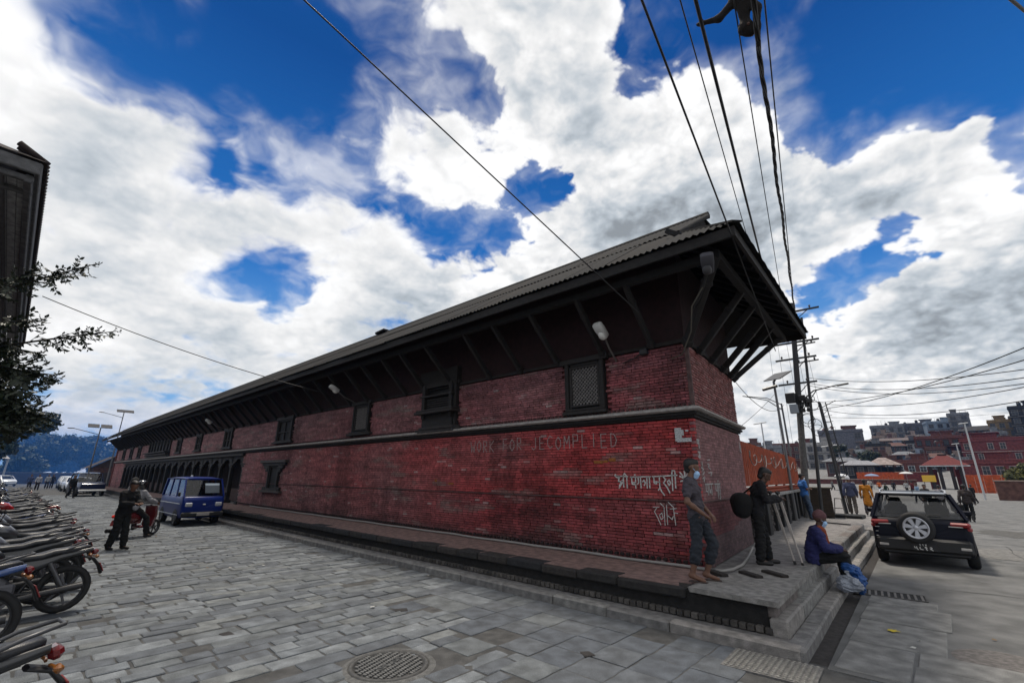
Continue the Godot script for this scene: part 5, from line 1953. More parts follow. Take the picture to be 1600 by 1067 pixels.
func build_writing() -> void:
	var white := worn(0.80, 0.79, 0.76, 0.9, 4.0, 2.0, 0.2, 0.4)
	var faded := worn(0.50, 0.36, 0.35, 0.95, 4.0, 2.0, 0.2, 0.8)
	var z := FZ + 0.012
	# «shri mangala mukhi» in white paint; one unit is 0.2 m
	var sri := [[0.0, 1.08, 0.95, 1.0], [0.05, 1.2, 0.3, 0.86, 0.1, 0.98, 0.38, 1.05], [0.35, 0.95, 0.25, 0.6, 0.45, 0.55, 0.55, 0.72], [0.5, 0.6, 0.3, 0.2], [0.55, 0.5, 0.28, 0.02], [0.62, 1.0, 0.62, 0.1], [0.86, 1.0, 0.86, 0.05], [0.6, 1.05, 0.72, 1.28, 0.88, 1.02]]
	var mangala := [[0.0, 1.0, 1.95, 1.04], [0.12, 1.0, 0.14, 0.4, 0.32, 0.36, 0.36, 0.55, 0.1, 0.5], [0.36, 0.5, 0.5, 0.5], [0.5, 1.0, 0.48, 0.05], [0.42, 1.18, 0.5, 1.2], [0.75, 1.0, 0.78, 0.55, 0.68, 0.4], [0.98, 1.0, 0.98, 0.1], [1.15, 0.6, 1.3, 0.75, 1.4, 0.5, 1.3, 0.3], [1.4, 0.55, 1.55, 0.6], [1.58, 1.0, 1.56, 0.1], [1.82, 1.02, 1.8, 0.12]]
	var mukhi := [[0.0, 1.0, 2.15, 1.12], [0.12, 1.0, 0.14, 0.45, 0.32, 0.4, 0.36, 0.6, 0.1, 0.55], [0.36, 0.55, 0.62, 0.55], [0.62, 1.02, 0.6, 0.15, 0.72, -0.2, 0.95, -0.5], [0.6, 0.1, 0.45, -0.1], [0.95, 1.02, 1.15, 0.75, 0.95, 0.5, 1.25, 0.1, 1.42, -0.3], [1.3, 0.6, 1.45, 0.75, 1.55, 0.5, 1.4, 0.3, 1.3, 0.55], [1.72, 1.08, 1.68, -0.1], [1.98, 1.1, 1.95, 0.1], [1.7, 1.12, 1.78, 1.5, 1.98, 1.48, 2.0, 1.1]]
	var star := [[0.1, 1.3, 0.5, 0.8], [0.5, 1.4, 0.5, 0.7], [0.05, 1.0, 0.55, 0.75], [0.1, 0.6, 0.55, 0.7], [0.4, 0.2, 0.55, 0.7], [0.8, 1.3, 0.55, 0.8]]
	var st := S()
	var ux := V(0.21, 0, 0)
	var uy := V(0, 0.215, 0)
	scrawl(st, sri, V(-4.76, 1.705, z), ux * 1.45, uy, 0.021)
	scrawl(st, mangala, V(-4.42, 1.70, z), ux * 1.02, uy, 0.021)
	scrawl(st, mukhi, V(-3.97, 1.71, z), ux * 1.05, uy, 0.021)
	scrawl(st, star, V(-3.46, 1.72, z), ux, uy, 0.024)
	tag(fin(st, white, "painted_writing"), "bold white hand-painted writing in Devanagari beside the corner of the brick wall", "writing")
	# «khoj» scratched below
	st = S()
	scrawl(st, [[0.0, 1.0, 0.5, 1.03], [0.3, 1.0, 0.08, 0.75, 0.3, 0.4, 0.5, 0.0], [0.45, 0.55, 0.65, 0.7, 0.72, 0.4, 0.55, 0.3, 0.47, 0.5], [0.85, 1.05, 0.82, 0.0], [1.05, 1.15, 1.02, 0.05], [0.6, 1.25, 0.85, 1.05], [1.1, 0.55, 1.4, 0.35, 1.5, 0.55], [1.3, 0.95, 1.8, 1.0], [1.55, 1.1, 1.62, 0.05], [1.2, 1.35, 1.5, 1.1], [1.6, 0.75, 1.85, 0.72]], V(-4.0, 1.10, z), V(0.245, 0, 0), V(0, 0.29, 0), 0.012)
	tag(fin(st, white, "chalk_writing"), "thin chalked word below the bold white writing on the brick wall", "writing")
	# faded capitals under the cornice: WORK FOR J.. COMPLIED
	st = S()
	var caps := {
		"W": [[0, 1, 0.2, 0, 0.4, 0.6, 0.6, 0, 0.8, 1]], "O": [[0.4, 1, 0.1, 0.7, 0.1, 0.3, 0.4, 0, 0.7, 0.3, 0.7, 0.7, 0.4, 1]], "R": [[0.1, 0, 0.1, 1, 0.6, 0.95, 0.6, 0.55, 0.1, 0.5, 0.7, 0]], "K": [[0.1, 0, 0.1, 1], [0.7, 1, 0.1, 0.5, 0.7, 0]], "F": [[0.1, 0, 0.1, 1, 0.7, 1], [0.1, 0.5, 0.6, 0.5]],
		"J": [[0.6, 1, 0.6, 0.15, 0.3, 0, 0.05, 0.2]], "E": [[0.7, 1, 0.1, 1, 0.1, 0, 0.7, 0], [0.1, 0.5, 0.6, 0.5]], "C": [[0.7, 0.85, 0.4, 1, 0.1, 0.7, 0.1, 0.3, 0.4, 0, 0.7, 0.15]], "M": [[0.05, 0, 0.1, 1, 0.4, 0.4, 0.7, 1, 0.75, 0]], "P": [[0.1, 0, 0.1, 1, 0.65, 0.95, 0.65, 0.5, 0.1, 0.48]], "L": [[0.1, 1, 0.1, 0, 0.65, 0]], "I": [[0.35, 1, 0.35, 0]], "D": [[0.1, 0, 0.1, 1, 0.5, 0.9, 0.7, 0.5, 0.5, 0.1, 0.1, 0]], " ": []}
	rng.seed = 3
	var x := -9.0
	for ch in "WORK FOR JECOMPLIED":
		if ch != " ": scrawl(st, caps[ch], V(x, 2.50 + R(-0.02, 0.02), z - 0.004), V(0.215, 0, 0), V(0, 0.27, 0), 0.018)
		x += 0.232
	tag(fin(st, faded, "faded_capitals"), "faded chalk capitals in a line high on the red wall under the cornice", "writing")
	# torn white poster
	st = S()
	for q in [[-3.40, 2.66, 0.12, 0.24], [-3.30, 2.56, 0.26, 0.07], [-3.33, 2.69, 0.06, 0.10], [-3.24, 2.72, 0.05, 0.03]]: box(st, V(q[0], q[1], z - 0.004 + q[2] * 0.01), V(q[2], q[3], 0.02))
	tag(fin(st, worn(0.66, 0.67, 0.68, 0.9, 3.0, 3.0, 0.1, 0.5), "torn_poster"), "torn L-shaped rest of a white poster under the cornice at the corner", "poster")
	# patches of ochre paint
	st = S()
	for q in [[-4.8, 2.24, 0.16, 0.07], [-5.12, 2.2, 0.22, 0.06], [-4.95, 2.21, 0.1, 0.05], [-9.75, 1.71, 0.2, 0.05], [-10.4, 1.78, 0.1, 0.07]]: cbox(st, V(q[0], q[1], z - 0.012), V(q[2], q[3], 0.02), 0.005)
	tag(fin(st, worn(0.42, 0.15, 0.035, 0.95, 3.0, 2.0, 0.2, 0.7), "ochre_paint"), "small smears of ochre paint on the red wall", "paint")
	# writing on the end wall
	st = S()
	var ed := V(end_x(-12.1) - end_x(FZ), 0, -12.1 - FZ).normalized()
	var on := ed.cross(Vector3.UP)
	var base := V(end_x(FZ), 0, FZ) + on * 0.012
	scrawl(st, [[0.0, 1.0, 0.5, 1.0], [0.12, 1.0, 0.12, 0.6, 0.35, 0.6, 0.4, 1.0, 0.4, 0.1]], base + ed * 0.02 + V(0, 2.4, 0), ed * 0.32, V(0, 0.16, 0), 0.028)
	scrawl(st, [[0.0, 0.9, 0.45, 0.9], [0.1, 0.3, 0.3, 0.8, 0.4, 0.4, 0.1, 0.3]], base + ed * 0.02 + V(0, 2.2, 0), ed * 0.32, V(0, 0.16, 0), 0.03)
	scrawl(st, [[0.2, 1.0, 0.2, 0.0], [0.0, 0.4, 0.3, 0.2], [0.1, -0.4, 0.35, -0.1], [0.05, -0.8, 0.35, -0.6, 0.2, -1.1]], base + ed * 0.12 + V(0, 2.02, 0), ed * 0.5, V(0, 0.16, 0), 0.02)
	scrawl(st, [[0.3, 1.6, 0.5, 1.6, 0.4, 1.2, 0.6, 1.0], [0.35, 2.0, 0.6, 2.1], [0.3, 0.6, 0.7, 0.7, 0.55, 0.3]], base + ed * 0.35 + V(0, 1.9, 0), ed * 0.7, V(0, 0.16, 0), 0.02)
	scrawl(st, [[0.0, 1.0, 1.0, 1.03], [0.1, 1, 0.1, 0.4, 0.25, 0.4], [0.35, 1, 0.33, 0.1], [0.5, 1, 0.5, 0.3, 0.65, 0.5, 0.62, 0.2], [0.8, 1, 0.78, 0.1], [1.2, 1.0, 2.0, 1.02], [1.35, 1, 1.35, 0.4, 1.55, 0.4, 1.58, 1.0, 1.6, -0.3], [1.75, 1.0, 1.7, 0.2, 1.9, -0.2, 1.8, -0.5], [1.95, 1, 1.92, 0.1], [1.7, 1.25, 1.8, 1.3]], base + ed * 0.25 + V(0, 1.6, 0), ed * 0.55, V(0, 0.2, 0), 0.024)
	scrawl(st, [[0.1, 1.0, 0.0, 0.0, 0.5, -0.2, 0.6, 0.6]], base + ed * 3.75 + V(0, 2.55, 0), ed * 0.2, V(0, 0.2, 0), 0.03)
	tag(fin(st, worn(0.60, 0.57, 0.56, 0.9, 4.0, 2.0, 0.2, 0.6), "end_wall_writing"), "white painted letters on the greyish end wall beside the corner", "writing")


# ---------------------------------------------------------------- bodies as one smooth surface
var fold_n := FastNoiseLite.new()


func nets(st: SurfaceTool, bones: Array, cell: float, k: float, folds := 0.0) -> void:
	# bones: [from, to, radius at from, radius at to]; the field of all of them is joined with a smooth minimum and meshed as surface nets
	var lo := Vector3.ONE * 1e9
	var hi := -lo
	for b in bones:
		var r: float = maxf(b[2], b[3]) + k + cell * 2.0
		lo = lo.min(b[0] - Vector3.ONE * r).min(b[1] - Vector3.ONE * r)
		hi = hi.max(b[0] + Vector3.ONE * r).max(b[1] + Vector3.ONE * r)
	var nx := int((hi.x - lo.x) / cell) + 2
	var ny := int((hi.y - lo.y) / cell) + 2
	var nz := int((hi.z - lo.z) / cell) + 2
	var f := PackedFloat32Array()
	f.resize(nx * ny * nz)
	f.fill(1.0)
	for b in bones:
		var a: Vector3 = b[0]
		var ab: Vector3 = b[1] - a
		var l2 := maxf(ab.length_squared(), 1e-8)
		var ra: float = b[2]
		var dr: float = b[3] - ra
		var m := maxf(ra, b[3]) + k + cell * 1.5
		var p0 := (a.min(b[1]) - Vector3.ONE * m - lo) / cell
		var p1 := (a.max(b[1]) + Vector3.ONE * m - lo) / cell
		for y in range(maxi(0, int(p0.y)), mini(ny - 1, int(p1.y)) + 1):
			for z in range(maxi(0, int(p0.z)), mini(nz - 1, int(p1.z)) + 1):
				var row := (y * nz + z) * nx
				var q := lo + V(0, y, z) * cell - a
				for x in range(maxi(0, int(p0.x)), mini(nx - 1, int(p1.x)) + 1):
					q.x = lo.x + x * cell - a.x
					var h := clampf(q.dot(ab) / l2, 0.0, 1.0)
					var d := (q - ab * h).length() - ra - dr * h
					if d > m: continue
					var g := f[row + x]
					var e := k - absf(g - d)
					f[row + x] = minf(g, d) - (e * e / (4.0 * k) if e > 0.0 else 0.0)
	var idx := PackedInt32Array()
	idx.resize(f.size())
	idx.fill(-1)
	var verts := PackedVector3Array()
	var sx := 1
	var sz := nx
	var sy := nx * nz
	var corner := [0, sx, sz, sx + sz, sy, sy + sx, sy + sz, sy + sx + sz]
	var edges := [[0, 1], [2, 3], [4, 5], [6, 7], [0, 2], [1, 3], [4, 6], [5, 7], [0, 4], [1, 5], [2, 6], [3, 7]]
	var at := []
	for c in 8: at.append(V(c & 1, c >> 2, (c >> 1) & 1))
	for y in ny - 1:
		for z in nz - 1:
			var row := (y * nz + z) * nx
			for x in nx - 1:
				var i := row + x
				var f0 := f[i]
				if f0 > cell * 2.0: continue
				var neg := 0
				for c in 8:
					if f[i + corner[c]] < 0.0: neg += 1
				if neg == 0 or neg == 8: continue
				var s := Vector3.ZERO
				var n := 0
				for e in edges:
					var u := f[i + corner[e[0]]]
					var w := f[i + corner[e[1]]]
					if (u < 0.0) != (w < 0.0):
						s += at[e[0]].lerp(at[e[1]], u / (u - w))
						n += 1
				idx[i] = verts.size()
				var vp := lo + (V(x, y, z) + s / n) * cell
				if folds > 0.0:
					# creases of cloth, longer across than along
					var np := V(vp.x * 9.0, vp.y * 22.0 + vp.x * 8.0, vp.z * 9.0)
					vp += V(fold_n.get_noise_3dv(np), 0.3 * fold_n.get_noise_3dv(np + V(50, 0, 0)), fold_n.get_noise_3dv(np + V(0, 50, 0))) * folds
				verts.append(vp)
	st.set_smooth_group(1)
	for y in range(1, ny - 1):
		for z in range(1, nz - 1):
			var row := (y * nz + z) * nx
			for x in range(1, nx - 1):
				var i := row + x
				var a := f[i] < 0.0
				for ax in 3:
					var sa: int = [sx, sy, sz][ax]
					if a == (f[i + sa] < 0.0): continue
					var su: int = [sy, sz, sx][ax]
					var sv: int = [sz, sx, sy][ax]
					var q := [idx[i - su - sv], idx[i - sv], idx[i], idx[i - su]]
					if q[0] < 0 or q[1] < 0 or q[2] < 0 or q[3] < 0: continue
					if a: q.reverse()
					st.add_vertex(verts[q[0]]); st.add_vertex(verts[q[1]]); st.add_vertex(verts[q[2]])
					st.add_vertex(verts[q[0]]); st.add_vertex(verts[q[2]]); st.add_vertex(verts[q[3]])


const STAND := {
	"pelvis": [0, 0.92, 0], "waist": [0, 1.06, 0.01], "chest": [0, 1.28, 0.0], "neck": [0, 1.44, -0.01], "head": [0, 1.585, 0.015],
	"hL": [0.09, 0.90, 0], "kL": [0.10, 0.49, 0.02], "aL": [0.10, 0.085, 0.0], "tL": [0.115, 0.03, 0.15],
	"hR": [-0.09, 0.90, 0], "kR": [-0.10, 0.49, 0.02], "aR": [-0.10, 0.085, 0.0], "tR": [-0.115, 0.03, 0.15],
	"sL": [0.175, 1.385, -0.01], "eL": [0.235, 1.11, -0.03], "wL": [0.235, 0.87, 0.05],
	"sR": [-0.175, 1.385, -0.01], "eR": [-0.235, 1.11, -0.03], "wR": [-0.235, 0.87, 0.05]}


func joints(change: Dictionary) -> Dictionary:
	var j := {}
	for k in STAND:
		var c: Array = change.get(k, STAND[k])
		j[k] = V(c[0], c[1], c[2])
	j["look"] = change.get("look", Vector3(0, -0.05, 1)).normalized()
	return j


func torso_bones(j: Dictionary, add: float) -> Array:
	var side: Vector3 = (j.hL - j.hR).normalized()
	var sh: Vector3 = (j.sL - j.sR).normalized()
	return [
		[j.pelvis - side * 0.065, j.pelvis + side * 0.065, 0.105 + add, 0.105 + add], [j.waist - side * 0.05, j.waist + side * 0.05, 0.095 + add, 0.095 + add],
		[j.chest - sh * 0.075, j.chest + sh * 0.075, 0.108 + add, 0.108 + add], [j.sL - sh * 0.02, j.sR + sh * 0.02, 0.062 + add, 0.062 + add],
		[j.pelvis, j.waist, 0.11 + add, 0.10 + add], [j.waist, j.chest, 0.10 + add, 0.115 + add], [j.chest, j.neck - V(0, 0.02, 0), 0.10 + add, 0.055 + add]]


func limb(j: Dictionary, a: String, b: String, c: String, r: Array, add: float, upto := 2.0) -> Array:
	var out := []
	if upto >= 1.0: out.append([j[a], j[b], r[0] + add, r[1] + add])
	else: out.append([j[a], j[a].lerp(j[b], upto), r[0] + add, lerpf(r[0], r[1], upto) + add])
	if upto > 1.0:
		var t := upto - 1.0
		var mid: Vector3 = j[b].lerp(j[c], 0.35 * minf(1.0, t / 0.35))
		out.append([j[b], mid, r[1] + add, (r[1] * 1.12 if r[0] > 0.06 else r[1]) + add])
		if t > 0.35: out.append([mid, j[b].lerp(j[c], t), (r[1] * 1.12 if r[0] > 0.06 else r[1]) + add, lerpf(r[1] * 1.05, r[2], (t - 0.35) / 0.65) + add])
	return out


const LEG := [0.084, 0.054, 0.038]
const ARM := [0.047, 0.038, 0.027]


func fingers(st: SurfaceTool, wrist: Vector3, elbow: Vector3, side: float, curl := 0.5, forward := Vector3.ZERO) -> void:
	# palm and five fingers beyond the wrist
	var d := (wrist - elbow).normalized() if forward == Vector3.ZERO else forward.normalized()
	var f := frame_for(d)
	var x := f.x * side
	var y := f.y
	var rings := []
	for q in [[0.0, 0.026, 0.020], [0.03, 0.036, 0.019], [0.065, 0.041, 0.016], [0.085, 0.038, 0.013]]: rings.append(oval(wrist + d * q[0], q[1], q[2], 8, 2.6, x, y))
	loft(st, rings, 1)
	var len_ := [0.066, 0.076, 0.071, 0.056]
	for k in 4:
		var r := wrist + d * 0.08 + x * (0.030 - 0.020 * k)
		var a1 := curl * 0.8
		var a2 := curl * 1.7
		var p1: Vector3 = r + (d * cos(a1) - y * sin(a1)) * len_[k] * 0.5
		var p2: Vector3 = p1 + (d * cos(a2) - y * sin(a2)) * len_[k] * 0.5
		tube(st, [r, p1, p2], 0.0095, 0.0072, 5)
	var t0 := wrist + d * 0.025 + x * 0.028
	var t1 := t0 + (d * 0.7 + x * 0.6 - y * 0.3).normalized() * 0.035
	tube(st, [t0, t1, t1 + (d * 0.9 + x * 0.15 - y * 0.4).normalized() * 0.03], 0.0115, 0.0085, 5)


func head_bones(j: Dictionary) -> Array:
	var f: Vector3 = j.look
	var side := Vector3.UP.cross(f).normalized()
	var up := f.cross(side)
	var c: Vector3 = j.head
	return [
		[c + up * 0.045 - f * 0.025, c + up * 0.045 + f * 0.02, 0.082, 0.078], [c - up * 0.02 + f * 0.03, c + up * 0.03 + f * 0.04, 0.062, 0.066],
		[c - up * 0.085 + f * 0.055, c - up * 0.05 + f * 0.035, 0.034, 0.05], [c + up * 0.015 + f * 0.098, c - up * 0.022 + f * 0.115, 0.010, 0.015],
		[c - up * 0.022 - side * 0.012 + f * 0.106, c - up * 0.022 + side * 0.012 + f * 0.106, 0.010, 0.010],
		[c - up * 0.05 - side * 0.017 + f * 0.088, c - up * 0.05 + side * 0.017 + f * 0.088, 0.012, 0.012],
		[c + side * 0.078 + up * 0.02, c + side * 0.086 - up * 0.02, 0.014, 0.010], [c - side * 0.078 + up * 0.02, c - side * 0.086 - up * 0.02, 0.014, 0.010],
		[c + up * 0.035 - side * 0.03 + f * 0.085, c + up * 0.035 + side * 0.03 + f * 0.085, 0.012, 0.012]]


func person(label: String, at: Vector3, turn: float, size: float, pose: Dictionary, w: Dictionary, group := "") -> Node3D:
	# w: skin, top, legs, shoes, hair, and options; cell is the size of the grid for the body
	var o := thing("person", label, "person", at, turn, group)
	o.scale = Vector3.ONE * size
	var j := joints(pose)
	var cell: float = w.get("cell", 0.02)
	var st := S()
	var near := cell < 0.018
	# the body
	var bones := torso_bones(j, -0.012)
	for s in ["L", "R"]:
		bones.append_array(limb(j, "h" + s, "k" + s, "a" + s, LEG, -0.004))
		bones.append([j["a" + s] - V(0, 0.02, 0) - (j["t" + s] - j["a" + s]).normalized() * 0.03, j["t" + s], 0.036, 0.026])
		bones.append_array(limb(j, "s" + s, "e" + s, "w" + s, ARM, 0.0))
	bones.append([j.neck - V(0, 0.03, 0), j.head - V(0, 0.03, 0), 0.056, 0.05])
	if not near: bones.append_array(head_bones(j).slice(0, 4))
	nets(st, bones, cell, 0.03)
	if near: nets(st, head_bones(j), 0.0065, 0.012)
	for s in ["L", "R"]: fingers(st, j["w" + s], j["e" + s], 1.0 if s == "R" else -1.0, w.get("curl", 0.5))
	fin(st, w.skin, "body", o)
	# trousers
	st = S()
	bones = torso_bones(j, 0.004).slice(0, 1)
	var loose: float = w.get("loose", 0.014)
	for s in ["L", "R"]:
		bones.append_array(limb(j, "h" + s, "k" + s, "a" + s, [LEG[0], LEG[1] + loose * 0.6, LEG[2] + loose * 1.3], loose * 0.6 + 0.004, w.get("leg_to", 1.93)))
	nets(st, bones, cell, 0.008, 0.022)
	fin(st, w.legs, w.get("legs_name", "trousers"), o)
	# shirt, jacket or dress
	st = S()
	bones = torso_bones(j, w.get("bulk", 0.008)).slice(0 if w.get("long_top", true) else 1)
	for s in ["L", "R"]: bones.append_array(limb(j, "s" + s, "e" + s, "w" + s, [ARM[0], ARM[1], ARM[2] + 0.006], w.get("bulk", 0.008) + 0.004, w.get("sleeve", 1.95)))
	if w.has("skirt"):
		var hem: float = w.skirt
		bones.append([j.pelvis, V(j.pelvis.x, hem + 0.15, j.pelvis.z), 0.14, 0.19])
	nets(st, bones, cell, 0.025, 0.020)
	fin(st, w.top, w.get("top_name", "shirt"), o)
	# shoes
	for s in ["L", "R"]:
		st = S()
		var fd: Vector3 = (j["t" + s] - j["a" + s])
		fd.y *= 0.3
		fd = fd.normalized()
		nets(st, [[j["a" + s] - V(0, 0.045, 0) - fd * 0.035, j["t" + s] + fd * 0.015 - V(0, 0.0, 0), 0.044, 0.034], [j["a" + s] - V(0, 0.02, 0), j["a" + s] - V(0, 0.05, 0), 0.042 if w.get("shoe_high", true) else 0.02, 0.044]], maxf(0.012, cell * 0.6), 0.02)
		if not w.get("barefoot", false): fin(st, w.shoes, "shoe", o)
	if w.get("barefoot", false):
		for s in ["L", "R"]:
			st = S()
			var c: Vector3 = j["a" + s].lerp(j["t" + s], 0.45)
			var fdir: Vector3 = j["t" + s] - j["a" + s]
			cbox(st, V(c.x, 0.008, c.z), V(0.085, 0.016, 0.26), 0.007, Basis(Vector3.UP, atan2(fdir.x, fdir.z)))
			fin(st, w.shoes, "sandal", o)
	# hair or cap, mask, eyes
	var f: Vector3 = j.look
	var side := Vector3.UP.cross(f).normalized()
	var up := f.cross(side)
	var hc := maxf(0.009, cell * 0.6) if near else cell * 0.7
	if w.has("hair"):
		st = S()
		nets(st, [[j.head + up * 0.065 - f * 0.035, j.head + up * 0.072 + f * 0.012, 0.086, 0.079], [j.head - f * 0.05 + up * 0.02, j.head - f * 0.055 - up * w.get("hair_down", 0.02), 0.066, 0.05], [j.head + up * 0.095 + f * 0.06 - side * 0.03, j.head + up * 0.095 + f * 0.06 + side * 0.03, 0.035, 0.035]], hc, 0.02)
		fin(st, w.hair, "hair", o)
	if w.has("cap"):
		st = S()
		nets(st, [[j.head + up * 0.075 - f * 0.03, j.head + up * 0.085 + f * 0.02, 0.092, 0.085], [j.head + up * 0.13, j.head + up * 0.14 - f * 0.02, 0.06, 0.055]], hc, 0.02)
		if w.has("brim"):
			nets(st, [[j.head + up * 0.06 + f * 0.07 - side * 0.045, j.head + up * 0.06 + f * 0.07 + side * 0.045, 0.028, 0.028], [j.head + up * 0.055 + f * 0.12 - side * 0.03, j.head + up * 0.055 + f * 0.12 + side * 0.03, 0.018, 0.018]], 0.012, 0.03)
		fin(st, w.cap, w.get("cap_name", "cap"), o)
	if w.has("helmet"):
		st = S()
		nets(st, [[j.head + up * 0.05 - f * 0.03, j.head + up * 0.05 + f * 0.015, 0.128, 0.124], [j.head - up * 0.04, j.head - up * 0.05 + f * 0.03, 0.105, 0.10]], 0.016, 0.03)
		fin(st, w.helmet, "helmet", o)
	if w.has("mask"):
		st = S()
		var drop: float = w.get("mask_drop", 0.0)
		nets(st, [[j.head - up * (0.03 + drop) + f * 0.075 - side * 0.032, j.head - up * (0.03 + drop) + f * 0.075 + side * 0.032, 0.044, 0.044], [j.head - up * (0.07 + drop) + f * 0.065 - side * 0.015, j.head - up * (0.07 + drop) + f * 0.065 + side * 0.015, 0.04, 0.04]], 0.009 if near else 0.02, 0.015)
		tube(st, [j.head - up * (0.02 + drop) + f * 0.07 + side * 0.065, j.head + side * 0.088 + up * 0.01], 0.004, -1.0, 4)
		tube(st, [j.head - up * (0.02 + drop) + f * 0.07 - side * 0.065, j.head - side * 0.088 + up * 0.01], 0.004, -1.0, 4)
		fin(st, w.mask, "face_mask", o)
	if near:
		for s in [-1, 1]:
			st = S()
			nets(st, [[j.head + up * 0.022 + f * 0.088 + side * 0.031 * s, j.head + up * 0.022 + f * 0.089 + side * 0.033 * s, 0.0115, 0.0115]], 0.005, 0.004)
			fin(st, plain(0.02, 0.015, 0.013, 0.2), "eye", o)
	return o


func cloth(r: float, g: float, b: float) -> StandardMaterial3D:
	return worn(r, g, b, 0.92, 5.0, 3.0, 0.25, 0.55)


func build_people() -> void:
	fold_n.frequency = 0.7
	fold_n.fractal_octaves = 2
	fold_n.seed = 8
	var skin := plain(0.14, 0.068, 0.042, 0.6)
	var dark_skin := plain(0.075, 0.038, 0.026, 0.6)
	var black := cloth(0.010, 0.010, 0.012)
	var hair := plain(0.007, 0.006, 0.006, 0.6)
	var denim := cloth(0.035, 0.045, 0.065)
	var mask := plain(0.36, 0.55, 0.80, 0.85)
	var shoe := plain(0.012, 0.011, 0.011, 0.6)
	var right := atan2(0.733, -0.680)   # facing along the picture's right
	# the young man leaning at the corner
	person("young man in grey T-shirt and rolled jeans leaning at the wall corner", V(-2.80, 0.485, -7.12), right - 0.55, 0.985,
		{"pelvis": [0.03, 0.90, -0.02], "waist": [0.01, 1.05, -0.02], "chest": [-0.02, 1.27, -0.05], "neck": [-0.03, 1.44, -0.05], "head": [-0.03, 1.585, -0.015], "look": V(0.35, -0.12, 1),
		"hL": [0.11, 0.89, 0], "kL": [0.12, 0.50, 0.16], "aL": [0.11, 0.09, 0.02], "tL": [0.14, 0.03, 0.17], "hR": [-0.06, 0.89, -0.02], "kR": [-0.09, 0.49, -0.04], "aR": [-0.09, 0.09, -0.14], "tR": [-0.11, 0.03, 0.02],
		"sL": [0.15, 1.37, -0.05], "eL": [0.22, 1.10, -0.02], "wL": [0.14, 0.93, 0.15], "sR": [-0.20, 1.37, -0.06], "eR": [-0.27, 1.10, -0.08], "wR": [-0.17, 0.93, 0.12]},
		{"skin": skin, "top": cloth(0.10, 0.085, 0.105), "legs": cloth(0.045, 0.055, 0.075), "shoes": plain(0.05, 0.035, 0.03, 0.7), "hair": hair, "hair_down": 0.03, "mask": mask, "mask_drop": 0.045, "sleeve": 0.62, "leg_to": 1.52, "loose": 0.014, "barefoot": true, "cell": 0.014, "top_name": "tee_shirt", "legs_name": "jeans", "bulk": 0.012})
	# the man on crutches
	var cr_at := V(-2.62, 0.455, -9.5)
	person("man in black clothes bent over two crutches behind the corner of the wall", cr_at, right - 0.3, 0.985,
		{"pelvis": [0, 0.89, -0.02], "waist": [0, 1.04, 0.0], "chest": [0, 1.25, 0.06], "neck": [0, 1.40, 0.12], "head": [0, 1.53, 0.19], "look": V(0.1, -0.55, 1), "hL": [0.09, 0.87, -0.02], "kL": [0.11, 0.47, 0.07], "aL": [0.11, 0.085, 0.08], "tL": [0.13, 0.03, 0.23], "hR": [-0.09, 0.87, -0.02], "kR": [-0.11, 0.47, -0.04], "aR": [-0.12, 0.085, -0.09], "tR": [-0.14, 0.03, 0.06],
		"sL": [0.17, 1.34, 0.08], "eL": [0.24, 1.10, 0.14], "wL": [0.13, 1.13, 0.36], "sR": [-0.17, 1.34, 0.08], "eR": [-0.25, 1.10, 0.12], "wR": [-0.10, 1.12, 0.36]},
		{"skin": dark_skin, "top": cloth(0.014, 0.013, 0.018), "legs": black, "shoes": shoe, "hair": hair, "hair_down": 0.05, "loose": 0.018, "bulk": 0.022, "cell": 0.015, "top_name": "jacket"})
	var cb := Basis(Vector3.UP, right - 0.3)
	for q in [[0.10, 0.30, 0.03, "wooden crutch under the left hand of the man in black"], [-0.07, 0.38, -0.02, "second wooden crutch, held by the other hand of the man in black"]]:
		var st := S()
		var foot := cr_at + cb * V(q[0] + 0.02, 0, q[1] + 0.20)
		var top := cr_at + cb * V(q[0] + q[2] + 0.06, 1.20, q[1] - 0.02)
		var sd := cb * V(1, 0, 0)
		var c := thing("crutch", q[3], "crutch", Vector3.ZERO, 0.0, "crutches of the man in black")
		var mid := foot.lerp(top, 0.33)
		tube(st, [foot + V(0, 0.02, 0), mid], 0.016, -1.0, 7)
		for s in [-1, 1]: tube(st, [mid + sd * 0.012 * s, foot.lerp(top, 0.5) + sd * 0.05 * s, top + sd * 0.055 * s], 0.013, -1.0, 6)
		tube(st, [foot.lerp(top, 0.7) - sd * 0.05, foot.lerp(top, 0.7) + sd * 0.05], 0.014, -1.0, 6)
		fin(st, plain(0.40, 0.36, 0.33, 0.5), "shaft", c)
		st = S()
		tube(st, [top - sd * 0.08 + V(0, 0.01, 0), top + V(0, -0.01, 0), top + sd * 0.08 + V(0, 0.01, 0)], 0.026, -1.0, 8)
		tube(st, [foot, foot + (top - foot).normalized() * 0.06], 0.024, 0.02, 8)
		fin(st, shoe, "rubber_end", c)
	var st2 := S()
	var bp := cr_at + cb * V(-0.02, 0.98, -0.27)
	nets(st2, [[bp + cb * V(-0.08, 0.05, 0.02), bp + cb * V(0.10, 0.05, 0.0), 0.17, 0.17], [bp + V(0, -0.08, 0) + cb * V(-0.07, 0, 0), bp + V(0, -0.08, 0) + cb * V(0.08, 0, 0), 0.15, 0.15]], 0.02, 0.05)
	tube(st2, [bp + cb * V(0.05, 0.18, 0.05), bp + cb * V(0.12, 0.36, 0.28), bp + cb * V(0.10, 0.42, 0.42)], 0.016, -1.0, 5)
	tag(fin(st2, cloth(0.008, 0.008, 0.009), "backpack"), "round black bag hanging on the back of the man with crutches", "bag")
	# the man who sits on the plinth edge
	var sit_at := V(-1.95, 0.0, -10.15)
	var sit_turn := right - 0.45
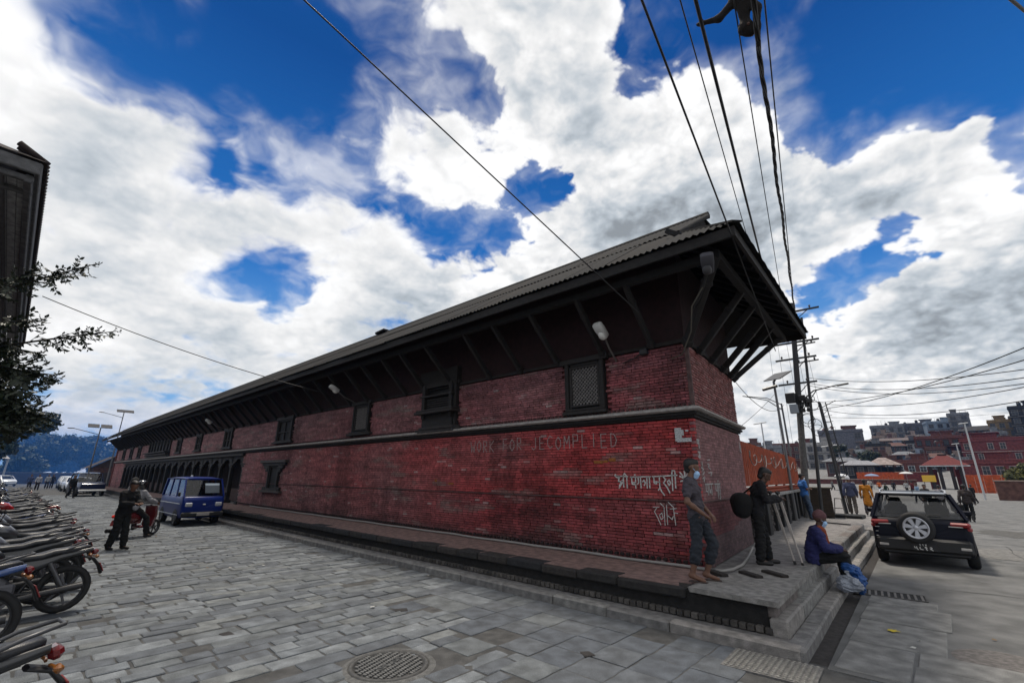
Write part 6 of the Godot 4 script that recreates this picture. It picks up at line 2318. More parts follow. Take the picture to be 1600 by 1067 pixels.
	person("seated man in a blue jacket and patterned cap on the plinth edge", sit_at, sit_turn, 0.98,
		{"pelvis": [0, 0.58, -0.03], "waist": [0, 0.72, -0.02], "chest": [0, 0.93, 0.06], "neck": [0, 1.08, 0.10], "head": [0, 1.215, 0.155], "look": V(0.15, -0.25, 1),
		"hL": [0.09, 0.57, 0.0], "kL": [0.13, 0.66, 0.40], "aL": [0.12, 0.20, 0.44], "tL": [0.14, 0.145, 0.58], "hR": [-0.09, 0.57, 0.0], "kR": [-0.12, 0.64, 0.42], "aR": [-0.10, 0.20, 0.40], "tR": [-0.12, 0.145, 0.54],
		"sL": [0.18, 1.02, 0.06], "eL": [0.27, 0.78, 0.16], "wL": [0.12, 0.74, 0.40], "sR": [-0.18, 1.02, 0.06], "eR": [-0.28, 0.78, 0.14], "wR": [-0.10, 0.74, 0.38]},
		{"skin": dark_skin, "top": cloth(0.030, 0.034, 0.16), "legs": black, "shoes": shoe, "cap": cloth(0.20, 0.09, 0.10), "mask": mask, "bulk": 0.03, "loose": 0.02, "cell": 0.015, "top_name": "jacket"})
	var sb_ := Basis(Vector3.UP, sit_turn)
	st2 = S()
	nets(st2, [[sit_at + sb_ * V(-0.06, 1.05, 0.13), sit_at + sb_ * V(0.06, 1.05, 0.13), 0.06, 0.06], [sit_at + sb_ * V(0.0, 1.02, 0.17), sit_at + sb_ * V(0.01, 0.82, 0.20), 0.055, 0.05]], 0.014, 0.03)
	tag(fin(st2, cloth(0.42, 0.09, 0.035), "scarf"), "orange scarf round the neck of the seated man", "scarf")
	st2 = S()
	var bg := V(-1.50, 0.12, -9.93)
	nets(st2, [[bg + V(-0.06, 0.12, 0.0), bg + V(0.08, 0.12, 0.02), 0.115, 0.11], [bg + V(0, 0.20, 0), bg + V(0.01, 0.29, 0), 0.07, 0.03], [bg + V(0.05, 0.09, -0.08), bg + V(-0.04, 0.09, 0.08), 0.10, 0.10]], 0.014, 0.025, 0.05)
	tag(fin(st2, worn(0.55, 0.60, 0.70, 0.5, 6.0, 4.0, 0.8, 0.5), "white_bag"), "white plastic bag standing on the low step before the seated man", "bag")
	st2 = S()
	nets(st2, [[bg + V(0.06, 0.30, -0.22), bg + V(0.10, 0.16, -0.20), 0.10, 0.13], [bg + V(-0.02, 0.36, -0.14), bg + V(0.05, 0.32, -0.05), 0.07, 0.06], [bg + V(0.12, 0.02, -0.22), bg + V(0.13, 0.12, -0.1), 0.08, 0.08]], 0.016, 0.04, 0.05)
	tag(fin(st2, worn(0.02, 0.14, 0.50, 0.5, 6.0, 4.0, 0.8, 0.5), "blue_bag"), "blue plastic bag beside the white one at the seated man's feet", "bag")
	# the man at the pole
	person("man in bright blue T-shirt and jeans, arms folded, beside the utility pole", V(-4.02, 0.455, -20.8), right - 0.15, 0.97,
		{"chest": [0, 1.27, -0.04], "neck": [0, 1.43, -0.05], "head": [0, 1.57, 0.0], "look": V(0, -0.3, 1), "kL": [0.10, 0.50, 0.10], "aL": [0.10, 0.09, 0.16], "tL": [0.11, 0.03, 0.30], "kR": [-0.10, 0.49, 0.08], "aR": [-0.09, 0.09, 0.10], "tR": [-0.1, 0.03, 0.25], "eL": [0.24, 1.12, 0.02], "wL": [-0.02, 1.14, 0.17], "eR": [-0.24, 1.12, 0.02], "wR": [0.04, 1.10, 0.16]},
		{"skin": skin, "top": cloth(0.06, 0.24, 0.70), "legs": cloth(0.10, 0.15, 0.24), "shoes": shoe, "hair": hair, "mask": plain(0.6, 0.65, 0.7, 0.85), "sleeve": 0.7, "cell": 0.022, "top_name": "tee_shirt", "legs_name": "jeans", "bulk": 0.014})
	# walkers on the far pavement
	var walk := {"kL": [0.10, 0.50, 0.16], "aL": [0.10, 0.10, 0.20], "tL": [0.11, 0.05, 0.34], "kR": [-0.10, 0.48, 0.0], "aR": [-0.10, 0.14, -0.26], "tR": [-0.1, 0.05, -0.14], "eL": [0.24, 1.11, -0.10], "wL": [0.25, 0.88, -0.06], "eR": [-0.24, 1.11, 0.02], "wR": [-0.24, 0.90, 0.16]}
	var walk2 := {"kR": [-0.10, 0.50, 0.16], "aR": [-0.10, 0.10, 0.20], "tR": [-0.11, 0.05, 0.34], "kL": [0.10, 0.48, 0.0], "aL": [0.10, 0.14, -0.26], "tL": [0.1, 0.05, -0.14], "eR": [-0.24, 1.11, -0.10], "wR": [-0.25, 0.88, -0.06], "eL": [0.24, 1.11, 0.02], "wL": [0.24, 0.90, 0.16]}
	person("walker in a grey-blue shirt and light cap going away along the far pavement", V(-3.42, 0.305, -27.6), PI + 0.1, 1.0, walk, {"skin": skin, "top": cloth(0.085, 0.10, 0.19), "legs": cloth(0.12, 0.10, 0.085), "shoes": shoe, "cap": plain(0.6, 0.6, 0.62, 0.9), "cell": 0.026, "bulk": 0.02})
	person("woman in a long orange-yellow dress walking beside the man with the light cap", V(-2.85, 0.305, -27.9), PI + 0.05, 0.94, walk2, {"skin": skin, "top": cloth(0.70, 0.26, 0.02), "legs": cloth(0.06, 0.05, 0.06), "shoes": shoe, "hair": hair, "hair_down": 0.12, "skirt": 0.45, "cell": 0.026, "top_name": "dress"})
	# on the road, right
	person("man in a brownish shirt walking away on the road with a black case", V(0.62, 0.0, -32.0), PI - 0.15, 1.0, walk, {"skin": dark_skin, "top": cloth(0.075, 0.058, 0.055), "legs": black, "shoes": shoe, "hair": hair, "cell": 0.026, "bulk": 0.02})
	st2 = S()
	cbox(st2, V(0.22, 0.62, -32.1), V(0.26, 0.36, 0.7), 0.06, Basis(Vector3.UP, 0.5))
	tube(st2, [V(0.2, 0.8, -32.3), V(0.32, 0.88, -32.05), V(0.22, 0.8, -31.9)], 0.02, -1.0, 5)
	tag(fin(st2, cloth(0.008, 0.008, 0.009), "black_case"), "black case carried by the man in the brownish shirt", "case")
	person("woman in a pale top beside the parked car, walking towards the temple gate", V(-0.35, 0.0, -38.5), PI, 0.95, walk2, {"skin": skin, "top": cloth(0.50, 0.47, 0.50), "legs": cloth(0.02, 0.02, 0.025), "shoes": shoe, "hair": hair, "cell": 0.03})
	person("man in a black jacket just left of the woman in the pale top", V(-1.0, 0.0, -38.0), 0.3, 0.97, walk, {"skin": skin, "top": black, "legs": black, "shoes": shoe, "hair": hair, "cell": 0.03})
	# the far street by the orange fence
	var crowd := [[-9.9, -84, 0.55, 0.55, 0.58, "white shirt", 0], [-8.3, -86, 0.015, 0.015, 0.02, "black shirt", 1], [-6.9, -84, 0.75, 0.16, 0.03, "orange top", 0], [-5.4, -85, 0.03, 0.03, 0.04, "dark coat", 1], [-3.8, -80, 0.5, 0.5, 0.5, "pale grey shirt", 0], [-11.2, -82, 0.05, 0.06, 0.12, "navy shirt", 1], [-7.6, -80, 0.03, 0.025, 0.03, "dark brown shirt", 0]]
	for c in crowd:
		person("distant walker in a %s before the far orange fence" % c[5], V(c[0], ground_y(c[1]), c[1]), PI if c[6] else 0.4, 0.97, walk if c[6] else walk2, {"skin": skin, "top": cloth(c[2], c[3], c[4]), "legs": black, "shoes": shoe, "hair": hair, "cell": 0.045}, "walkers before the far orange fence")
	var more := [[-9.0, -66, "charcoal"], [-6.6, -70, "white"], [-4.6, -62, "dark green"], [-2.9, -72, "maroon"], [-11.6, -92, "beige"], [1.6, -58, "black"], [-1.9, -54, "light blue"], [-13.0, -88, "grey"]]
	var shades := [cloth(0.03, 0.03, 0.03), cloth(0.55, 0.54, 0.52), cloth(0.02, 0.05, 0.03), cloth(0.16, 0.02, 0.03), cloth(0.35, 0.28, 0.2), cloth(0.01, 0.01, 0.012), cloth(0.2, 0.33, 0.5), cloth(0.18, 0.18, 0.18)]
	for i in more.size():
		var c: Array = more[i]
		person("walker in a %s top crossing the far end of the road" % c[2], V(c[0], ground_y(c[1]) + (0.3 if c[0] < -6.0 and c[1] > -80 else 0.0), c[1]), R(-3.0, 3.0), R(0.92, 1.02), walk if i % 2 else walk2, {"skin": skin, "top": shades[i], "legs": black if i % 3 else denim, "shoes": shoe, "hair": hair, "cell": 0.04}, "walkers on the road by the square")
	# left: man beside the scooter, its rider, and people down the street
	var away := atan2(-0.75, -0.45)
	person("man in a black jacket and dark trousers standing in the street beside the scooter", V(-16.25, 0.0, -2.35), right - 0.2, 1.0,
		{"kL": [0.10, 0.49, 0.06], "aL": [0.10, 0.09, 0.10], "tL": [0.11, 0.03, 0.25], "kR": [-0.10, 0.48, 0.0], "aR": [-0.12, 0.09, -0.10], "tR": [-0.14, 0.03, 0.04], "chest": [0, 1.28, 0.05], "neck": [0, 1.43, 0.08], "head": [0, 1.57, 0.13], "look": V(0, -0.35, 1), "sL": [0.175, 1.38, 0.06], "sR": [-0.175, 1.38, 0.06], "eL": [0.22, 1.13, 0.16], "wL": [0.10, 1.14, 0.36], "eR": [-0.22, 1.13, 0.14], "wR": [-0.08, 1.13, 0.34]},
		{"skin": skin, "top": black, "legs": cloth(0.016, 0.018, 0.017), "shoes": shoe, "hair": hair, "cell": 0.022, "bulk": 0.028, "loose": 0.02, "top_name": "jacket"})
	var sc := make_scooter(plain(0.10, 0.012, 0.014, 0.25, 0.0, 1.0), "dark red scooter with a lit-red tail lamp seen from behind in the street")
	sc.position = V(-18.9, 0, -3.15)
	sc.rotation.y = away - 0.35
	person("scooter rider in a pale shirt and black helmet", V(-18.9, 0.0, -3.15), away - 0.35, 1.0,
		{"pelvis": [0, 0.88, -0.32], "waist": [0, 1.02, -0.30], "chest": [0, 1.23, -0.24], "neck": [0, 1.38, -0.20], "head": [0, 1.52, -0.16], "hL": [0.09, 0.86, -0.30], "kL": [0.20, 0.66, 0.08], "aL": [0.22, 0.28, 0.10], "tL": [0.23, 0.26, 0.25], "hR": [-0.09, 0.86, -0.30], "kR": [-0.22, 0.56, 0.02], "aR": [-0.32, 0.09, 0.02], "tR": [-0.34, 0.03, 0.17],
		"sL": [0.18, 1.33, -0.22], "eL": [0.32, 1.10, -0.08], "wL": [0.32, 1.02, 0.16], "sR": [-0.18, 1.33, -0.22], "eR": [-0.32, 1.10, -0.08], "wR": [-0.32, 1.02, 0.16]},
		{"skin": skin, "top": cloth(0.42, 0.42, 0.45), "legs": black, "shoes": shoe, "helmet": plain(0.012, 0.012, 0.013, 0.15, 0.0, 1.0), "cell": 0.022, "bulk": 0.018})
	person("man in a grey shirt and cap behind the man in the black jacket", V(-21.3, 0.0, -3.15), right + 0.9, 1.0,
		{"eL": [0.33, 1.18, 0.02], "wL": [0.20, 1.14, 0.22], "eR": [-0.33, 1.18, 0.02], "wR": [-0.18, 1.14, 0.22], "look": V(0, -0.3, 1)},
		{"skin": skin, "top": cloth(0.24, 0.24, 0.24), "legs": cloth(0.03, 0.03, 0.035), "shoes": shoe, "cap": cloth(0.06, 0.06, 0.06), "cell": 0.026, "bulk": 0.02})
	person("man in black walking alone in the middle of the far street", V(-50.5, 0.0, -3.75), PI / 2 + 0.5, 1.0, walk, {"skin": skin, "top": black, "legs": black, "shoes": shoe, "hair": hair, "cell": 0.032, "bulk": 0.03})
	var far := [[-74.0, -2.6, 0.5, 0.5, 0.55, "pale shirt, nearest the white cars"], [-75.5, -2.0, 0.06, 0.09, 0.2, "blue shirt, left of the others"], [-80.0, -3.6, 0.42, 0.43, 0.45, "light grey shirt, right of the others"], [-82.0, -4.1, 0.02, 0.02, 0.03, "black shirt, farthest right"]]
	for c in far:
		person("distant walker in the street end group in a %s" % c[5], V(c[0], 0, c[1]), PI / 2, 1.0, walk if c[4] > 0.3 else walk2, {"skin": skin, "top": cloth(c[2], c[3], c[4]), "legs": cloth(0.03, 0.03, 0.05), "shoes": shoe, "hair": hair, "cell": 0.045}, "walkers at the end of the street")


func ground_y(z: float) -> float:
	var zs := [-60.0, -85.0, -110.0, -150.0, -200.0, -250.0, -320.0]
	var hs := [0.0, 0.15, 0.5, 2.8, 6.0, 11.0, 17.0]
	if z > -60.0: return 0.0
	for i in zs.size() - 1:
		if z <= zs[i] and z >= zs[i + 1]: return lerpf(hs[i], hs[i + 1], (zs[i] - z) / (zs[i] - zs[i + 1]))
	return 17.0


func build_monkey() -> void:
	# a macaque climbing along the overhead cables, seen from below
	var o := thing("macaque", "dark monkey climbing on the overhead cables with one arm stretched out", "monkey")
	var fur := worn(0.022, 0.016, 0.014, 0.9, 8.0, 4.0, 0.6, 0.5)
	var P := MONKEY
	var st := S()
	nets(st, [[P.rump, P.belly, 0.17, 0.175], [P.belly, P.chest, 0.175, 0.16], [P.chest, P.neck, 0.14, 0.06], [P.neck, P.head, 0.055, 0.06], [P.head, P.head + P.face * 0.03, 0.085, 0.065], [P.head + P.face * 0.05, P.head + P.face * 0.09, 0.04, 0.032],
		[P.chest, P.elbow_a, 0.06, 0.04], [P.elbow_a, P.hand_a, 0.04, 0.024], [P.hand_a, P.hand_a + (P.hand_a - P.elbow_a).normalized() * 0.05, 0.028, 0.02],
		[P.chest, P.elbow_b, 0.06, 0.045], [P.elbow_b, P.hand_b, 0.045, 0.03], [P.hand_b, P.hand_b2, 0.03, 0.026],
		[P.rump, P.knee_a, 0.09, 0.055], [P.knee_a, P.foot_a, 0.05, 0.03], [P.foot_a, P.foot_a2, 0.03, 0.022], [P.rump, P.knee_b, 0.09, 0.055], [P.knee_b, P.foot_b, 0.05, 0.03], [P.foot_b, P.foot_b2, 0.03, 0.022]], 0.016, 0.04)
	for s in [P.hand_a, P.hand_b2, P.foot_a2, P.foot_b2]:
		for k in 5:
			var t: float = -0.6 + 0.3 * k
			tube(st, [s, s + V(0.02 * sin(t * 2.0), 0.03 * cos(t), 0.03 * sin(t)), s + V(0.03 * sin(t * 2.0), 0.015, 0.05 * sin(t))], 0.009, 0.006, 5)
	fin(st, fur, "body", o)
	st = S()
	nets(st, [[P.head + P.face * 0.065, P.head + P.face * 0.10, 0.036, 0.028]], 0.01, 0.01)
	fin(st, plain(0.10, 0.05, 0.04, 0.7), "face", o)
	for s in [-1.0, 1.0]:
		st = S()
		var sd: Vector3 = P.face.cross(V(0, 1, 0.3)).normalized()
		nets(st, [[P.head + sd * 0.075 * s, P.head + sd * 0.09 * s, 0.02, 0.014]], 0.01, 0.01)
		fin(st, plain(0.10, 0.055, 0.045, 0.7), "ear", o)
	st = S()
	tube(st, [P.rump, P.rump + V(-0.1, -0.02, 0.2), P.rump + V(-0.12, -0.12, 0.36), P.rump + V(-0.08, -0.22, 0.45)], 0.03, 0.014, 7)
	fin(st, fur, "tail", o)


# ---------------------------------------------------------------- poles, lamps, cables, fence
var MONKEY := {
	"rump": V(-0.60, 8.22, -4.56),
	"belly": V(-0.66, 7.84, -4.65),
	"chest": V(-0.67, 7.51, -4.75),
	"neck": V(-0.70, 7.25, -4.80),
	"head": V(-0.72, 7.06, -4.85),
	"elbow_a": V(-0.95, 7.28, -4.70),
	"hand_a": V(-1.15, 7.35, -4.68),
	"elbow_b": V(-0.56, 7.17, -4.77),
	"hand_b": V(-0.60, 7.00, -4.86),
	"hand_b2": V(-0.64, 6.84, -4.96),
	"knee_a": V(-0.82, 8.14, -4.53),
	"foot_a": V(-1.12, 7.94, -4.56),
	"foot_a2": V(-1.13, 7.75, -4.61),
	"knee_b": V(-0.38, 7.73, -4.58),
	"foot_b": V(-0.53, 7.47, -4.67),
	"foot_b2": V(-0.54, 7.31, -4.72),
	"face": V(0.42, -0.75, -0.5)}


func cable(label: String, a: Vector3, b: Vector3, r: float, sag := 0.0, m: Material = null, group := "") -> void:
	var pts := []
	var n := 24 if sag > 0.0 else 10
	for i in n + 1:
		var t := float(i) / n
		pts.append(a.lerp(b, t) - V(0, sag * 4.0 * t * (1.0 - t), 0))
	var st := S()
	tube(st, pts, r, -1.0, 6)
	tag(fin(st, m if m else plain(0.010, 0.010, 0.011, 0.6), "cable"), label, "cable", group)


func build_cables() -> void:
	var names := ["thin cable overhead, left of the one that the monkey grips", "thick cable overhead that the monkey grips with its stretched arm", "thin cable overhead that runs behind the monkey's head"]
	cable(names[0], V(1.51, 6.69, 11.38), V(-4.39, 8.63, -21.97), 0.009)
	cable(names[1], V(1.62, 5.96, 11.10), V(-4.17, 8.59, -22.01), 0.022)
	cable(names[2], V(1.97, 6.05, 10.67), V(-3.86, 8.39, -22.06), 0.008)
	cable("thin cable overhead at the right of the bundle", V(2.20, 6.39, 10.46), V(-3.49, 8.62, -22.13), 0.010)
	cable("cable crossing before the eaves down to the far strut of the hall", V(1.24, 6.43, 12.83), V(-2.62, 5.13, -13.04), 0.011)
	cable("single cable slanting across the sky to the eaves of the brick hall", V(-5.41, 10.28, 7.54), V(-3.33, 4.62, -6.83), 0.010)
	cable("cable in the corner of the sky at the upper right", V(-1.45, 4.69, 1.70), V(2.22, 8.43, -8.72), 0.02)
	cable("sagging cable from the dark eave on the left to the lamp under the hall eaves", V(-18.61, 6.9, 0.42), V(-16.09, 4.8, -7.05), 0.014, 0.18)
	# the twisted bundle
	var st := S()
	var a := V(1.92, 5.06, 10.59)
	var b := V(-3.45, 8.91, -22.13)
	for k in 3:
		var pts := []
		for i in 260:
			var t := i / 259.0
			var w := t * 150.0 + k * TAU / 3.0
			pts.append(a.lerp(b, t) + V(cos(w), sin(w), 0) * 0.016 + V(sin(t * 61.0), cos(t * 47.0), 0) * 0.012)
		tube(st, pts, 0.016, -1.0, 5)
	tag(fin(st, plain(0.010, 0.010, 0.011, 0.6), "twisted_cable"), "thick twisted bundle of cables overhead that the monkey climbs along", "cable")
	var right := [[V(-3.44, 6.02, -22.13), V(1.80, 4.42, -14.89)], [V(-3.47, 5.80, -22.13), V(1.65, 4.12, -13.90)], [V(-3.49, 5.70, -22.13), V(1.96, 4.31, -15.88)], [V(-3.46, 4.99, -22.13), V(1.69, 4.31, -12.89)], [V(-3.74, 5.52, -26.74), V(1.77, 4.07, -14.90)], [V(-3.79, 5.21, -26.73), V(1.82, 3.92, -15.90)], [V(-3.85, 4.84, -26.72), V(6.68, 7.91, -59.63)], [V(-3.65, 4.68, -22.10), V(1.75, 4.59, -12.88)]]
	var ranks := ["topmost", "second from the top", "third from the top", "slanting one", "fourth from the top", "fifth from the top", "lowest", "steepest rising one"]
	for i in right.size():
		var p: Vector3 = right[i][0]
		var q: Vector3 = right[i][1]
		if i != 6: q += (q - p) * 0.15
		cable("%s of the cables sagging over the road on the right" % ranks[i], p, q, 0.011, 0.30 + 0.06 * (i % 3), null, "cables over the road")
	cable("drooping cable from the end of the brick hall to the utility pole", V(-3.68, 4.45, -12.88), V(-4.43, 4.92, -21.86), 0.010, 0.5)
	cable("straight thin cable rising from the end wall of the hall to the solar lamp pole", V(-3.76, 3.16, -12.86), V(-4.60, 5.39, -21.5), 0.007, 0.05)


func insulators(st: SurfaceTool, a: Vector3, b: Vector3, n: int) -> void:
	for i in n:
		var p := a.lerp(b, (i + 0.5) / n)
		lathe(st, [Vector2(0.012, 0.0), Vector2(0.02, 0.04), Vector2(0.045, 0.05), Vector2(0.03, 0.08), Vector2(0.045, 0.1), Vector2(0.02, 0.14), Vector2(0, 0.15)], 8, Transform3D(Basis.IDENTITY, p))


func build_poles() -> void:
	var conc := worn(0.17, 0.165, 0.16, 0.9, 2.0, 0.7, 0.5)
	var iron := plain(0.016, 0.016, 0.017, 0.6)
	var white := plain(0.42, 0.43, 0.44, 0.5)
	var o := thing("utility_pole", "tall leaning utility pole at the pavement end with crossarms and dark boxes", "pole")
	var foot := V(-4.27, 0.43, -22.0)
	var top := V(-3.52, 9.4, -22.1)
	var st := S()
	tube(st, [foot, foot.lerp(top, 0.5)], 0.135, 0.115, 10)
	fin(st, conc, "lower_shaft", o)
	st = S()
	tube(st, [foot.lerp(top, 0.5), top], 0.115, 0.09, 10)
	fin(st, plain(0.03, 0.03, 0.032, 0.8), "upper_shaft", o)
	for q in [[0.955, 1.0, 3], [0.72, 0.75, 3], [0.80, 0.9, 4], [0.60, 0.7, 2]]:
		var c := foot.lerp(top, q[0])
		var l: Vector3 = V(-q[1], -0.03, 0.12)
		var n := Node3D.new()
		n.name = "crossarm"
		o.add_child(n, true)
		st = S()
		bar(st, c - l, c + l, 0.07, 0.07)
		bar(st, c - l * 0.6, c - V(0, 0.45, 0), 0.03, 0.03)
		fin(st, iron, "beam", n)
		st = S()
		insulators(st, c - l + V(0, 0.035, 0), c + l + V(0, 0.035, 0), q[2])
		fin(st, plain(0.05, 0.035, 0.03, 0.3), "insulator", n)
	st = S()
	cbox(st, V(-4.12, 5.18, -21.85), V(0.36, 0.42, 0.26), 0.02)
	fin(st, iron, "dark_box", o)
	st = S()
	cbox(st, V(-4.06, 4.72, -21.82), V(0.30, 0.38, 0.2), 0.02)
	fin(st, plain(0.25, 0.28, 0.32, 0.5), "meter_box", o)
	st = S()
	for k in 9:
		rng.seed = 40 + k
		cbox(st, V(-3.72 + R(-0.1, 0.24), 4.75 + R(-0.4, 0.4), -21.92 + R(-0.08, 0.08)), V(R(0.12, 0.26), R(0.12, 0.28), 0.16), 0.02, Basis.from_euler(V(R(-0.3, 0.3), R(-0.6, 0.6), R(-0.3, 0.3))))
	for k in 7:
		var c2 := V(-3.55 + R(-0.2, 0.2), R(3.4, 5.2), -21.9)
		var pts := []
		var rr := R(0.12, 0.26)
		for i in 19: pts.append(c2 + V(cos(i * TAU / 18), sin(i * TAU / 18), R(-0.05, 0.05)) * rr)
		tube(st, pts, 0.012, -1.0, 5)
	fin(st, iron, "cable_coils", o)
	st = S()
	tube(st, [V(-3.72, 5.1, -22.05), V(-3.3, 5.44, -22.1), V(-2.45, 5.60, -22.25)], 0.03, 0.025, 7)
	tube(st, [V(-3.85, 4.6, -22.05), V(-3.2, 5.45, -22.12)], 0.02, -1.0, 6)
	fin(st, iron, "lamp_arm", o)
	st = S()
	cbox(st, V(-2.3, 5.60, -22.28), V(0.42, 0.06, 0.14), 0.025, Basis(Vector3.BACK, 0.1))
	fin(st, iron, "lamp_head", o)
	# vertical drop wires beside the pole
	for k in 5:
		cable("%s thin drop wire from the left beside the utility pole" % ordinal(k + 1), V(-4.6 + k * 0.33, 8.9 - k * 0.2, -21.95), V(-4.75 + k * 0.42, 1.9 + k * 0.2, -21.75), 0.006, 0.02, null, "drop wires at the utility pole")
	var p2 := thing("utility_pole", "slim dark pole close behind the leaning utility pole", "pole")
	st = S()
	tube(st, [V(-3.96, 0.3, -23.0), V(-3.40, 9.0, -23.2)], 0.07, 0.05, 8)
	fin(st, iron, "shaft", p2)
	for h in [6.9, 7.7]:
		st = S()
		bar(st, V(-3.95, h, -23.1), V(-3.05, h + 0.05, -23.15), 0.05, 0.05)
		insulators(st, V(-3.95, h, -23.1), V(-3.05, h + 0.05, -23.15), 3)
		fin(st, iron, "crossarm", p2)
	var p3 := thing("utility_pole", "thin black pole with step irons further along the pavement", "pole")
	st = S()
	tube(st, [V(-3.73, 0.3, -27.75), V(-4.0, 5.75, -27.71)], 0.075, 0.055, 8)
	fin(st, iron, "shaft", p3)
	st = S()
	for k in 14: bar(st, V(-3.98, 1.4 + k * 0.3, -27.70), V(-3.55, 1.42 + k * 0.3, -27.74), 0.02, 0.02)
	tube(st, [V(-4.0, 5.4, -27.7), V(-3.3, 5.75, -27.8)], 0.02, -1.0, 5)
	fin(st, iron, "step_iron", p3)
	var p4 := thing("utility_pole", "lattice mast that leans over the far pavement behind the black pole", "pole")
	for s in [[-0.16, 0], [0.16, 0]]:
		st = S()
		tube(st, [V(-3.75 + s[0], 0.3, -30), V(-4.15 + s[0] * 0.7, 6.0, -30)], 0.03, -1.0, 6)
		fin(st, iron, "leg", p4)
	st = S()
	for k in 12:
		var y := 0.7 + k * 0.42
		var x := -3.75 - 0.07 * (y - 0.3)
		bar(st, V(x - 0.15, y, -30), V(x + 0.15, y + (0.3 if k % 2 else 0.0), -30), 0.025, 0.025)
	fin(st, plain(0.10, 0.10, 0.10, 0.6), "bracing", p4)
	# solar street lamp
	var s1 := thing("solar_street_lamp", "solar street lamp with tilted panel left of the utility pole", "street lamp")
	st = S()
	tube(st, [V(-4.36, 0.4, -20.54), V(-4.38, 5.75, -20.54)], 0.055, 0.045, 8)
	fin(st, plain(0.12, 0.12, 0.125, 0.5), "shaft", s1)
	st = S()
	cbox(st, Vector3.ZERO, V(1.12, 0.04, 0.62), 0.012)
	var pn := fin(st, plain(0.05, 0.045, 0.045, 0.35), "solar_panel", s1)
	pn.transform = Transform3D(Basis.from_euler(V(0.55, -0.85, -0.12)), V(-4.22, 5.93, -20.56))
	st = S()
	box(st, V(0, -0.026, 0), V(1.02, 0.008, 0.52))
	fin(st, plain(0.11, 0.09, 0.085, 0.5), "panel_back", pn)
	st = S()
	tube(st, [V(-4.38, 5.70, -20.54), V(-4.25, 5.90, -20.55)], 0.04, -1.0, 6)
	tube(st, [V(-4.38, 5.5, -20.54), V(-4.6, 5.47, -20.3)], 0.03, -1.0, 6)
	fin(st, iron, "bracket", s1)
	st = S()
	cbox(st, V(-4.50, 5.44, -20.30), V(0.58, 0.09, 0.24), 0.03, Basis.from_euler(V(0, 0.2, 0.22)))
	fin(st, plain(0.03, 0.03, 0.032, 0.4), "lamp_head", s1)
	var s2 := thing("double_arm_lamp", "slender street lamp with two arms left of the solar lamp", "street lamp")
	st = S()
	tube(st, [V(-4.9, 0.3, -24.0), V(-4.95, 5.3, -24.0)], 0.05, 0.04, 7)
	fin(st, plain(0.10, 0.10, 0.105, 0.5), "shaft", s2)
	for k in 2:
		st = S()
		tube(st, [V(-4.95, 5.0 + k * 0.25, -24.0), V(-5.5, 5.5 + k * 0.1, -23.9), V(-6.5, 5.78, -23.7)], 0.025, 0.02, 6)
		fin(st, plain(0.10, 0.10, 0.105, 0.5), "arm", s2)
	# far lamps
	far_lamp("small T-shaped solar lamp beyond the orange fence", V(-14.4, 2.0, -58.3), 8.1, 1.4, white)
	far_lamp("white lamp post before the red brick buildings on the right", V(2.79, 0.3, -69.9), 7.9, 0.8, white)
	far_lamp("short white lamp post behind the temple gate", V(2.4, 1.0, -98.0), 7.3, 0.9, white)
	far_lamp("white lamp with a slanting arm over the far pavement", V(-8.3, 1.0, -60.0), 5.4, 1.6, white)
	# solar lamps at the far left end of the street
	for q in [[V(-59.8, 0, -5.3), 6.2, "solar lamp with two panels and an arm, near the far end of the hall"], [V(-74.5, 0, -8.4), 9.3, "taller solar lamp that rises behind the far hall roof"]]:
		var l := thing("solar_street_lamp", q[2], "street lamp", q[0], 0.0)
		st = S()
		tube(st, [V(0, 0, 0), V(0, q[1], 0)], 0.07, 0.05, 7)
		fin(st, plain(0.09, 0.09, 0.095, 0.5), "shaft", l)
		for k in 2:
			if q[1] > 8.0 and k == 1: continue
			st = S()
			cbox(st, V(0.1, q[1] + 0.1, -0.4 + 0.95 * k + (0.3 if q[1] > 8 else 0.0)), V(0.7, 0.05, 0.85 if q[1] < 8 else 1.7), 0.015, Basis(Vector3.BACK, -0.55))
			fin(st, plain(0.03, 0.03, 0.035, 0.8), "solar_panel", l)
		st = S()
		tube(st, [V(0, q[1] - 0.7, 0), V(0.1, q[1] - 0.25, 1.9)], 0.035, 0.03, 6)
		cbox(st, V(0.1, q[1] - 0.25, 2.1), V(0.2, 0.08, 0.5), 0.03)
		fin(st, iron, "lamp_arm", l)
	# floodlights on the hall wall
	for q in [[V(-4.55, 4.22, FZ + 0.04), V(-4.52, 4.66, -7.62), "white street light on a bracket over the lattice window of the hall"], [V(-15.35, 4.45, FZ + 0.04), V(-15.3, 4.78, -7.35), "white street light under the eaves over the third window"], [V(-2.75, 4.75, -7.75), V(-2.15, 5.12, -6.95), "grey street light high under the corner of the eaves"], [V(-30.5, 4.45, FZ + 0.04), V(-30.45, 4.75, -7.35), "white street light far along the hall eaves"]]:
		var f := thing("wall_light", q[2], "street light")
		st = S()
		tube(st, [q[0], q[0].lerp(q[1], 0.6) - V(0, 0.05, 0), q[1]], 0.022, -1.0, 6)
		fin(st, plain(0.10, 0.09, 0.085, 0.6) if q[1].x < -4.0 else plain(0.02, 0.02, 0.02, 0.8), "bracket", f)
		var d: Vector3 = (q[1] - q[0]).normalized()
		st = S()
		var ax := (d + V(-0.15, 0.35, 0.5)).normalized()
		var fb := frame_for(ax)
		var rings := []
		for k in [[-0.06, 0.05, 0.05], [-0.03, 0.085, 0.07], [0.18, 0.10, 0.075], [0.29, 0.10, 0.06], [0.31, 0.08, 0.045]]: rings.append(oval(q[1] + ax * k[0], k[1], k[2], 12, 5.0, fb.x, fb.y))
		loft(st, rings, 1)
